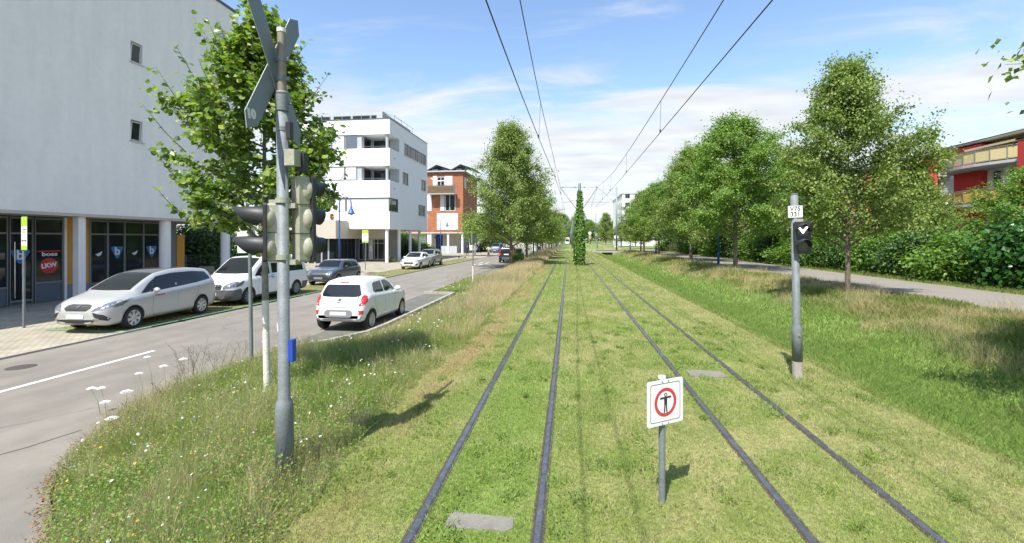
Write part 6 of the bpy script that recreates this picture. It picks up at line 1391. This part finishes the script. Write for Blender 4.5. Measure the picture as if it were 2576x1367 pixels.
parts=[]
for y0,y1,dens,w,L in ((5,9,1500,.007,.11),(9,14,950,.010,.12),(14,22,480,.016,.13),(22,36,200,.028,.14),(36,60,75,.05,.15),(60,92,30,.08,.16)):
    X,Y=sample(4.7,13.0,y0,y1,dens,rs); n=len(X); k=sstep(8.4,9.8,X)*(1-sstep(12.5,13.1,X))
    cl=fbm(X*.9+4,Y*.8+2,3); h=L*(.6+.8*rs.rand(n))*(.8+.5*cl)*(1+.9*k*np.clip(cl*1.8-.35,0,1.2)); h*=np.where(X<5.3,.6,1)
    V,F=blades(X,Y,zprof(X,Y)-.01,h,w*(.7+.6*rs.rand(n)),rs,.45,.8); c=lawn_color(X,Y)*(.65+.65*rs.rand(n))[:,None]; parts.append((V,F,rep(c,4)))
for y0,y1,dens,w in ((9,14,520,.0045),(14,22,300,.007),(22,36,150,.011),(36,60,60,.019),(60,92,24,.034)):   # straw clumps
    X,Y=sample(8.6,12.8,y0,y1,dens,rs,lambda a,b: fbm(a*.8+31,b*.55,3)>.53); n=len(X); h=(.18+.36*rs.rand(n))*(.5+1.2*np.clip(fbm(X*.8+31,Y*.55,3)-.45,0,.5)*2)
    V,F=tall(X,Y,zprof(X,Y)-.01,h,w*(.7+.6*rs.rand(n)),rs,.35,1.1); c=np.array([.62,.53,.31])*(.65+.6*rs.rand(n))[:,None]; parts.append((V,F,rep(c,5)))
grass_obj('bank_grass','lush grass in the ditch and dry tall grass on the bank below the path',parts,gmd)
# strips beyond the path, between parked cars, along far verges
parts=[]
for y0,y1,dens,w,L in ((12,25,260,.016,.12),(25,45,90,.03,.13),(45,95,30,.06,.15)):
    X,Y=sample(17.65,19.3,y0,y1,dens*1.4,rs); n=len(X); V,F=blades(X,Y,zprof(X,Y)+.01,L*(.6+.9*rs.rand(n)),w*(.7+.6*rs.rand(n)),rs,.5,.7); c=(np.array([.20,.25,.07])*(.6+.7*rs.rand(n))[:,None]); parts.append((V,F,rep(c,4)))
for y0,y1,dens,w,L in ((11.3,16,500,.009,.05),(16,24,260,.013,.05),(24,36,120,.022,.06),(36,60,50,.035,.06)):
    X,Y=sample(-14.95,-12.5,y0,y1,dens,rs); n=len(X); V,F=blades(X,Y,np.full(n,ZR+.03),L*(.4+.9*rs.rand(n)),w*(.7+.6*rs.rand(n)),rs,.6,.6); t_=fbm(X*1.3,Y,3)[:,None]; c=(np.array([.16,.21,.06])*(1-t_)+np.array([.36,.31,.16])*t_)*(.7+.6*rs.rand(n))[:,None]; parts.append((V,F,rep(c,4)))
grass_obj('edge_grass','thin grass in the parking strip and along the outer edge of the path',parts,gm)
# ---- the road verge: mixed weeds
invg=lambda X,Y: (X>left_edge(Y)-.05+.12*fbm(X*0+1,Y*2.1,2))&(X<lpos(Y)+.10*(fbm(Y*2.3,X*0+5,2)-.5)*2)
def vz(X,Y): return zprof(X,Y)+.0
parts=[]; lp_=[]; 
for y0,y1,dens,w,L,lf in ((1.8,4.5,3800,.0040,.18,1700),(4.5,7,3000,.0050,.20,1300),(7,11,1800,.0065,.22,650),(11,17,700,.011,.21,220),(17,27,330,.018,.24,90),(27,45,150,.032,.27,34),(45,100,52,.065,.30,10)):
    X,Y=sample(-7.1,-2.1,y0,y1,dens,rs,invg); n=len(X); q=fbm(X*1.1+3,Y*.9+8,3); edge=np.clip((lpos(Y)-X)/.5,0,1); eL=np.clip((X-left_edge(Y)+.25)/.5,.45,1)
    h=1.3*L*(.35+1.0*rs.rand(n))*(.3+1.45*np.clip(q*1.5-.25,0,1.2))*(.45+.55*edge)*eL*(.65+.35*sstep(1.5,6,Y))
    dryp=np.clip((q-.50)*3.6,0,1)*.7+.85*sstep(10,20,Y)*np.exp(-((X+3.3)/1.15)**2)+.30*np.exp(-((X-left_edge(Y))/.4)**2)+.04; isd=rs.rand(n)<np.clip(dryp,0,.92)
    h=np.where(isd,h*1.35,h)*np.where((Y>9.5)&(X<left_edge(Y)+1.1),.42+.4*np.clip((X-left_edge(Y))/1.1,0,1),1); V,F=tall(X,Y,vz(X,Y)-.01,h,w*(.7+.6*rs.rand(n))*.8,rs,.5,.9)
    g=np.stack([.21+.13*rs.rand(n),.31+.14*rs.rand(n),.06+.04*rs.rand(n)],1)*(.6+.6*q)[:,None]; d_=np.array([.60,.51,.30])*(.55+.6*rs.rand(n))[:,None]; c=np.where(isd[:,None],d_,g)
    parts.append((V,F,rep(c,5)))
    # small broad leaves
    X,Y=sample(-7.0,-2.2,y0,y1,lf,rs,invg); n=len(X); q=fbm(X*1.1+3,Y*.9+8,3); q2=fbm(X*1.9+13,Y*1.7+2,3); k=q2>.36; X,Y,q,q2=X[k],Y[k],q[k],q2[k]; n=len(X)
    hh=(.03+.26*rs.rand(n)**.8)*(.3+1.2*q)*np.clip((lpos(Y)-X)/.4,.3,1)*np.clip((X-left_edge(Y))/.3,.4,1); V,F=leaves(np.stack([X,Y,vz(X,Y)+hh],1),(.012+.020*rs.rand(n))*(1+max(0,y0-7)*.10),rs,up=.7,shape=4,droop=.0)
    c=np.stack([.14+.13*rs.rand(n),.22+.15*rs.rand(n),.045+.05*rs.rand(n)],1)*(.7+.5*q2)[:,None]; b=rs.rand(n)<.10; c[b]=np.array([.40,.30,.17]); lp_.append((V,F,rep(c,4)))
grass_obj('verge_grass','tall mixed green and straw coloured grass of the verge between road and track',parts,gmd)
o=grass_obj('verge_weeds','low leafy weeds filling the verge around the signal post',lp_,wm); o['category']='weeds'
# fanned tufts of long grass
tp=[]
N_=330; cx=rs.uniform(-6.9,-2.4,N_*3); cy=2.0+20*rs.rand(N_*3)**1.4; kk=invg(cx,cy)&(cx<lpos(cy)-.05); kk&=~((cy>9)&(cx<left_edge(cy)+.9)); cx,cy=cx[kk][:N_],cy[kk][:N_]
for x_,y_ in zip(cx,cy):
    near=abs(x_-float(lpos(y_)))<.9; m_=rs.randint(30,80); r_=rs.uniform(.02,.06); X=x_+rs.normal(size=m_)*r_; Y=y_+rs.normal(size=m_)*r_; sl=1.0 if x_>-5.5 else .8
    V,F=tall(X,Y,vz(X,Y)-.01,sl*(.16+.26*rs.rand(m_)),np.full(m_,.0040+.0004*y_),rs,.50,1.5); dryf=rs.rand(m_)<(.75 if near else rs.choice([.1,.3,.7])); c=np.where(dryf[:,None],np.array([.66,.56,.34]),np.array([.28,.41,.10]))*(.6+.6*rs.rand(m_))[:,None]; tp.append((V,F,rep(c,5)))
o=grass_obj('grass_tufts','fanned tufts of long soft grass in the verge',tp,gmd)
# dry plumes along the track side, mounds growing with distance
parts=[]
for y0,y1,dens,w in ((10,16,420,.005),(16,26,330,.008),(26,45,180,.013),(45,75,80,.024),(75,100,36,.04)):
    X,Y=sample(-5.2,-2.35,y0,y1,dens,rs,lambda a,b:(fbm(a*.4+1,b*.30+9,3)>.43)); n=len(X); h=(.30+.45*rs.rand(n))*(.5+.9*fbm(X*.5,Y*.35,3))*(.6+.4*sstep(10,26,Y)); V,F=tall(X,Y,vz(X,Y),h,w*(.7+.6*rs.rand(n)),rs,.35,1.0)
    c=np.array([.74,.60,.34])*(.65+.55*rs.rand(n))[:,None]; parts.append((V,F,rep(c,5)))
grass_obj('dry_plume_grass','golden dry plume grass mounds along the track side of the verge',parts,gmd)
# white daisies and clover heads, some yellow, some blue
fv=[]
for col,N_,y0,y1,xr,sz in (((.80,.80,.80),150,2.4,9.5,(-6.6,-2.6),.015),((.80,.80,.80),110,9.5,24,(-6.4,-3.2),.022),((.70,.42,.03),26,2.4,5.0,(-5.5,-3.0),.013),((.30,.28,.55),60,4.2,7.5,(-6.3,-4.2),.011),((.78,.75,.66),90,12,40,(-5.4,-3.4),.03)):
    X=rs.uniform(xr[0],xr[1],N_*2); Y=y0+(y1-y0)*rs.rand(N_*2); k=invg(X,Y)&(X<lpos(Y)-.25); X,Y=X[k][:N_],Y[k][:N_]; n=len(X); z=vz(X,Y)+.10+.13*rs.rand(n)
    a=np.arange(7)/7*2*PI; nr=rs.normal(size=(n,3))*.45+np.array([0,-.35,1]); nr/=np.linalg.norm(nr,axis=1)[:,None]; t1=np.cross(nr,[0,1,0.]); t1/=np.linalg.norm(t1,axis=1)[:,None]; t2=np.cross(nr,t1); s_=sz*(.6+.8*rs.rand(n))
    P=np.stack([X,Y,z],1); V=(P[:,None]+s_[:,None,None]*(np.cos(a)[None,:,None]*t1[:,None]+np.sin(a)[None,:,None]*t2[:,None])); top_=(P+nr*s_[:,None]*.45)[:,None]; V=np.concatenate([V,top_],1).reshape(-1,3)
    i=(np.arange(n)*8)[:,None]; F=np.concatenate([np.stack([i[:,0]+j,i[:,0]+(j+1)%7,i[:,0]+7],1) for j in range(7)]); fv.append((V,F,np.tile(np.array(col),(len(V),1))))
o=grass_obj('wildflowers','scattered small white, yellow and bluish wildflower heads in the verge',fv,vcol_mat('petals',.7,.2)); o['category']='wildflowers'
# tall branching weed stems by the road
V0=MB(); rr=random.Random(5)
def weed(x,y,h,n):
    z=float(zprof(x,y)); 
    for _ in range(n):
        a=rr.random()*2*PI; l=h*(.6+.4*rr.random()); p=Vector((x+rr.uniform(-.1,.1),y+rr.uniform(-.1,.1),z)); q=p+Vector((math.cos(a)*l*.38,math.sin(a)*l*.38,l)); m=(p+q)/2+Vector((0,0,.04))
        V0.tube([p,m,q],[.0035,.0028,.0015],3,caps=False)
        for k in range(6):
            u=.3+.65*rr.random(); b=p.lerp(q,u); a2=rr.random()*2*PI; c=b+Vector((math.cos(a2)*.09,math.sin(a2)*.09,.10)); V0.tube([b,c],[.002,.001],3,caps=False); V0.sphere(tuple(c),.007,5,3); V0.sphere(tuple(b.lerp(c,.5)),.006,5,3)
for x,y,h,n in ((-7.0,7.7,.85,7),(-6.85,7.35,.8,6),(-6.7,7.9,.75,6),(-6.6,6.9,.6,5),(-6.4,6.4,.5,4),(-6.9,8.8,.55,4),(-6.2,9.4,.45,4),(-5.2,9.8,.45,3),(-6.2,5.6,.4,4),(-6.3,24.0,.9,6),(-5.9,25.3,.8,5),(-5.0,20.0,.6,4)): weed(x,y,h,n)
o=V0.build('tall_weeds',mat('weed_stems',(.17,.15,.075),.8,0,(9,.3)),None); tag(o,'thin branching brown weed stems rising at the kerb','weeds',kind='stuff')
# leaf litter and gravel along the asphalt edge
n=1500; Y=rs.uniform(1.8,6.2,n); X=left_edge(Y)+.03+rs.normal(size=n)*.075; V,F=leaves(np.stack([X,Y,np.full(n,ZR+.006)+.008*rs.rand(n)],1),.012+.02*rs.rand(n),rs,up=3.,shape=4,droop=0); c=np.array([.36,.20,.09])*(.5+.8*rs.rand(n))[:,None]; k=rs.rand(n)<.3; c[k]=np.array([.42,.36,.22])
o=grass_obj('leaf_litter','orange brown leaf litter along the ragged asphalt edge',[(V,F,rep(c,4))],wm); o['category']='leaf litter'
# wild carrot umbels leaning over the road: things one could count
UM=thing('wild_carrot','wild carrot umbel','wildflower')
def umbel_parts(root,h,lean,r,seed):
    r_=random.Random(seed); top=Vector((lean[0],lean[1],h)); s=MB(); s.tube([(0,0,-.05),(lean[0]*.35,lean[1]*.35,h*.55),tuple(top)],[.004,.003,.002],5); 
    for k in range(14): a=k*2.4; q=top+Vector((math.cos(a)*r*.8*((k%4)+1)/4,math.sin(a)*r*.8*((k%4)+1)/4,.03)); s.tube([tuple(top),tuple(q)],[.0012,.001],3,caps=False)
    s.build('stem',M_['weedgreen'],root)
    f=MB()
    for k in range(60):
        a=k*2.39996; rr_=r*math.sqrt((k+.5)/60); c=top+Vector((math.cos(a)*rr_,math.sin(a)*rr_,.032-.35*rr_*rr_/r+r_.uniform(-.003,.003))); f.sphere(tuple(c),.0062+.003*r_.random(),6,4,sc=(1,1,.5))
    f.build('umbel',M_['petal'],root)
M_['weedgreen']=mat('weed_stem_green',(.16,.20,.06),.7); M_['petal']=mat('umbel_white',(.80,.81,.78),.8)
bpy.data.objects.remove(UM)
UMP=[(-7.15,5.95,.42,(-.14,-.03),.055,'leftmost wild carrot umbel over the road edge, lower of a close pair'),(-7.02,5.92,.44,(-.08,-.02),.058,'wild carrot umbel right of the leftmost one over the road'),(-7.35,7.0,.60,(-.12,0),.05,'highest wild carrot umbel on the left, over the white road line'),(-6.9,6.8,.52,(-.05,0),.065,'broad wild carrot umbel above the verge tip'),(-7.0,6.5,.48,(-.10,0),.055,'wild carrot umbel below the highest ones, over the road'),(-6.55,6.95,.60,(-.02,0),.065,'wild carrot umbel at the top of the verge edge, right of the cluster'),(-6.35,5.75,.46,(0,0),.075,'large wild carrot umbel near the verge edge'),(-6.45,5.55,.38,(-.02,0),.06,'wild carrot umbel just below the large one'),(-5.85,5.1,.34,(0,0),.07,'wild carrot umbel nearest the camera, in the left verge'),(-6.1,8.4,.55,(0,0),.06,'wild carrot umbel near the thin sign post')]
for i,(x,y,h,ln,r,lab) in enumerate(UMP):
    t=thing('wild_carrot',lab,'wildflower',(x+.15 if x<-6.7 else x,y,float(zprof(max(x,-6.7),y))),0,'wild carrot umbels at the verge edge'); umbel_parts(t,h,ln,r,i)
# ------------------------------------------------------------------ people
skinm=mat('skin',(.50,.32,.24),.6); hairm=mat('dark_hair',(.05,.035,.025),.7)
def person(label, loc, rotz, J, E, mats, hair=True, group=None):
    """J: name -> (x,y,z,radius); E: (a,b,material index). One continuous skinned body, pelvis is the root."""
    t=thing('person',label,'person',loc,rotz,group); names=list(J); idx={n:i for i,n in enumerate(names)}
    me=bpy.data.meshes.new('body'); me.from_pydata([J[n][:3] for n in names],[(idx[a],idx[b]) for a,b,_ in E],[])
    o=bpy.data.objects.new('body',me); COL.objects.link(o); o.modifiers.new('s','SKIN'); sv=me.skin_vertices[0].data
    for n in names: r=J[n][3]; sv[idx[n]].radius=(r,r); sv[idx[n]].use_root=(n=='pelvis')
    m=o.modifiers.new('u','SUBSURF'); m.levels=2; m.render_levels=2
    dg=bpy.context.evaluated_depsgraph_get(); dg.update(); nm=bpy.data.meshes.new_from_object(o.evaluated_get(dg)); bpy.data.objects.remove(o); nm.materials.clear()
    for q in mats: nm.materials.append(q)
    segs=[(Vector(J[a][:3]),Vector(J[b][:3]),mi) for a,b,mi in E]
    for p in nm.polygons:
        best=9e9
        for a,b,mi in segs:
            ab=b-a; u=max(0,min(1,(p.center-a).dot(ab)/max(1e-6,ab.length_squared))); d=(p.center-a-ab*u).length
            if d<best: best=d; p.material_index=mi
        p.use_smooth=True
    b=link('body',nm,t); hd=J['head']
    if hair: s=MB(); s.sphere((hd[0],hd[1]+.015,hd[2]+.035),.105,14,9,sc=(.92,1.05,1.0)); s.build('hair',hairm,t)
    f=MB(); y=hd[1]-.10
    for x in (-.03,.03): f.sphere((hd[0]+x,y+.008,hd[2]-.005),.010,6,4)
    f.build('eyes',M_['black'],t); f=MB(); f.sphere((hd[0],y-.004,hd[2]-.03),.014,6,4); f.build('nose',skinm,t)
    return t
def walker(top,trou,armswing=.18,stride=.24):
    J=dict(pelvis=(0,0,.95,.15),waist=(0,0,1.12,.135),chest=(0,.01,1.36,.16),neck=(0,0,1.50,.055),chin=(0,-.02,1.58,.07),head=(0,-.01,1.68,.09),
      ls=(.18,0,1.42,.06),le=(.24,armswing*.4,1.15,.045),lw=(.25,-armswing*.2,.90,.032),lh=(.25,-armswing*.4,.80,.035),rs=(-.18,0,1.42,.06),re=(-.24,-armswing*.1,1.15,.045),rw=(-.25,armswing,.92,.032),rh=(-.25,armswing*1.2,.82,.035),
      lk=(.10,-stride*.55,.52,.065),la=(.10,-stride,.09,.045),lf=(.11,-stride-.16,.04,.04),rk=(-.10,stride*.3,.50,.065),ra=(-.10,stride,.10,.045),rf=(-.11,stride-.15,.04,.04))
    E=[('pelvis','waist',1),('waist','chest',1),('chest','neck',1),('neck','chin',0),('chin','head',0),('chest','ls',1),('ls','le',1),('le','lw',1),('lw','lh',0),('chest','rs',1),('rs','re',1),('re','rw',1),('rw','rh',0),('pelvis','lk',2),('lk','la',2),('la','lf',3),('pelvis','rk',2),('rk','ra',2),('ra','rf',3)]
    return J,E
navy=mat('navy_jacket',(.015,.025,.06),.8); darkt=mat('dark_trousers',(.03,.035,.05),.8); shirt=mat('white_shirt',(.70,.68,.64),.8); shorts=mat('brown_shorts',(.20,.12,.08),.8); bluet=mat('blue_top',(.05,.14,.40),.8)
J,E=walker(0,0); person('person in a dark blue jacket and dark trousers walking on the left pavement',(-15.6,68.2,ZR+.02),.3,J,E,[skinm,navy,darkt,M_['black']],group='people on the pavement and road')
person('person in dark clothes standing far down the left pavement near the parked van',(-17.0,84.0,ZR+.02),1.2,J,E,[skinm,navy,darkt,M_['black']],group='people on the pavement and road')
person('person in a blue top walking at the far crossing left of the tram',(-3.4,122,0),1.5,J,E,[skinm,bluet,darkt,M_['black']],group='people on the pavement and road')
person('person in white waiting at the far crossing',(-2.6,128,0),.2,J,E,[skinm,shirt,bluet,M_['black']],group='people on the pavement and road')
# cyclist riding towards the camera
CY=(-12.05,67.0,ZR)
t=thing('bicycle','dark bicycle ridden towards the camera on the road','bicycle',CY,0)
for y in (-.55,.52):
    s=MB(); n=28
    s.tube([(0,y+.33*math.cos(2*PI*i/n),.34+.33*math.sin(2*PI*i/n)) for i in range(n+1)],.018,6,caps=False)
    w_=s.build('wheel',M_['tyre'],t); s=MB()
    for k in range(10): a=2*PI*k/10; s.cyl((0,y,.34),(0,y+.32*math.cos(a),.34+.32*math.sin(a)),.003,n=4)
    s.build('spokes',M_['chrome'],w_)
s=MB(); s.tube([(0,-.55,.34),(0,-.42,.86),(0,-.38,1.02)],.018,6); s.tube([(0,-.42,.84),(0,.05,.34),(0,.20,.86)],.018,6); s.tube([(0,-.41,.80),(0,.15,.72)],.016,6); s.tube([(0,.05,.34),(0,.52,.34),(0,.16,.74)],.012,6); s.build('frame',M_['darkpanel'],t)
s=MB(); s.tube([(-.28,-.28,1.06),(-.2,-.40,1.05),(.2,-.40,1.05),(.28,-.28,1.06)],.014,6); s.build('handlebar',M_['black'],t); s=MB(); s.sphere((0,.24,.92),.12,10,6,sc=(.7,1.1,.35)); s.build('saddle',M_['black'],t)
s=MB(); s.sphere((0,-.50,.82),.05,8,6); s.build('headlight',M_['lens'],t)
J=dict(pelvis=(0,.20,1.02,.15),waist=(0,.10,1.17,.14),chest=(0,-.02,1.38,.165),neck=(0,-.07,1.50,.055),chin=(0,-.11,1.57,.07),head=(0,-.11,1.66,.095),ls=(.19,-.03,1.42,.06),le=(.31,-.15,1.22,.045),lw=(.27,-.27,1.09,.033),lh=(.26,-.31,1.07,.035),rs=(-.19,-.03,1.42,.06),re=(-.31,-.15,1.22,.045),rw=(-.27,-.27,1.09,.033),rh=(-.26,-.31,1.07,.035),lk=(.13,-.18,.86,.07),la=(.11,-.0,.50,.045),lf=(.11,-.14,.45,.04),rk=(-.13,-.12,.68,.07),ra=(-.11,.05,.26,.045),rf=(-.11,-.10,.21,.04))
E=[('pelvis','waist',1),('waist','chest',1),('chest','neck',1),('neck','chin',0),('chin','head',0),('chest','ls',1),('ls','le',1),('le','lw',0),('lw','lh',0),('chest','rs',1),('rs','re',1),('re','rw',0),('rw','rh',0),('pelvis','lk',2),('lk','la',0),('la','lf',3),('pelvis','rk',2),('rk','ra',0),('ra','rf',3)]
person('person in a white shirt and brown shorts riding a bicycle towards the camera',CY,0,J,E,[skinm,shirt,shorts,M_['black']],group='people on the pavement and road')
# kick scooter left on the pavement
t=thing('electric_scooter','dark electric scooter parked on the left pavement near the walking person','scooter',(-15.1,62.5,ZR+.02),R(70))
s=MB(); s.box(-.09,.09,-.45,.35,.12,.16); s.build('deck',M_['black'],t,bevel=.02)
for y in (-.55,.50): s=MB(); s.cyl((-.03,y,.11),(.03,y,.11),.11,n=18); s.build('wheel',M_['tyre'],t)
s=MB(); s.tube([(0,-.55,.12),(0,-.42,1.08)],.022,8); s.tube([(0,-.42,.15),(0,-.55,.15)],.03,6); s.build('stem',M_['black'],t); s=MB(); s.tube([(-.23,-.40,1.08),(.23,-.40,1.08)],.016,6); s.build('handlebar',M_['grey'],t)
# small bicycle stand, street sign and bits by the orange house
t=thing('street_name_sign','blue street name sign on a thin post before the orange house','sign',(-19.6,66.0,ZR+.02))
s=MB(); s.cyl((0,0,0),(0,0,3.1),.035,n=8); s.build('post',M_['galvdark'],t); s=MB(); s.box(-.55,.75,-.05,-.03,2.8,3.1); s.build('sign_plate',M_['blue'],t,bevel=.005); s=MB(); s.box(-.2,.2,-.12,.0,1.6,2.3); s.build('notice_box',M_['blue'],t,bevel=.01)
t=thing('street_tree','whitewashed tree trunk on the pavement before the orange house','tree',(-14.9,70.5,ZR)); t.name='pavement_tree'
s=MB(); s.tube([(0,0,0),(.05,0,1.5),(0,.05,3.4)],[.15,.13,.10],10); s.build('trunk',M_['barkwhite'],t)
rs=np.random.RandomState(4); n=5000; P=rs.normal(size=(n,3))*np.array([1.1,1.1,1.0])+[0,0,4.6]; V,F=leaves(P,.15,rs); np_mesh('crown',V,F,lm_lin2,None,False,t)
# concrete blocks behind the vans, gate and flower box
for i,(x,y,lab) in enumerate(((-22.6,25.6,'grey concrete block with sloping sides beside the ochre panel'),(-22.4,27.3,'grey concrete block right of the other one, behind the white minibus'))):
    b=MB(); b.add([(-.6,-.35,0),(.6,-.35,0),(.6,.35,0),(-.6,.35,0),(-.38,-.18,.95),(.38,-.18,.95),(.38,.18,.95),(-.38,.18,.95)],[(0,3,2,1),(4,5,6,7),(0,1,5,4),(1,2,6,5),(2,3,7,6),(3,0,4,7)]); o=b.build('concrete_block',M_['conc'],None,bevel=.02); o.location=(x,y,-.28); o.rotation_euler=(0,0,R(40)); tag(o,lab,'concrete block','concrete blocks by the columns')
t=thing('wire_fence','dark wire fence under the end of the near block','fence',(-23.0,23.4,-.28))
for k in range(5): s=MB(); s.cyl((0,k*1.1,0),(0,k*1.1,1.7),.025,n=6); s.build('post',M_['galvdark'],t)
s=MB()
for k in range(9): s.cyl((0,0,.15+k*.19),(0,4.4,.15+k*.19),.006,n=4)
for k in range(44): s.cyl((0,k*.1,.1),(0,k*.1,1.7),.004,n=4)
s.build('wire_mesh',M_['galvdark'],t)
t=thing('flower_pot','terracotta pot with red flowers on the terrace of the white building','flower pot',(-25.6,46.1,4.45)); s=MB(); s.lathe([(0.001,0),(.16,0),(.22,.32),(.24,.32),(.24,.36),(.2,.36),(.2,.3)],16); s.build('pot',mat('terracotta',(.45,.16,.08),.8),t)
n=400; P=rs.normal(size=(n,3))*.13+[0,0,.5]; V,F=leaves(P,.06,rs); np_mesh('plant',V,F,lm_fresh,None,False,t); n=60; P=rs.normal(size=(n,3))*.15+[0,0,.6]; V,F=leaves(P,.07,rs); np_mesh('flowers',V,F,M_['red'],None,False,t)
# construction: pale van and bins far right of the left road row
t=thing('litter_bin','blue litter bin beside the road behind the linden row','bin',(-6.2,96,ZR)); s=MB(); s.lathe([(0.001,0),(.28,0),(.32,1.1),(.34,1.1),(.2,1.25),(.001,1.3)],18); s.build('body',M_['lampblue'],t); s=MB(); s.cyl((0,-.34,1.0),(0,-.30,1.0),.12,n=12); s.build('opening',M_['black'],t)
t=thing('advertising_column','white and green column beside the road behind the third linden of the left row','advertising column',(-6.4,84,ZR)); s=MB(); s.cyl((0,0,0),(0,0,.5),.42,n=20,mi=1); s.cyl((0,0,.5),(0,0,2.0),.38,n=20); s.cyl((0,0,2.0),(0,0,2.12),.42,n=20); s.build('column',[M_['white'],mat('green_band',(.02,.25,.12),.6)],t)
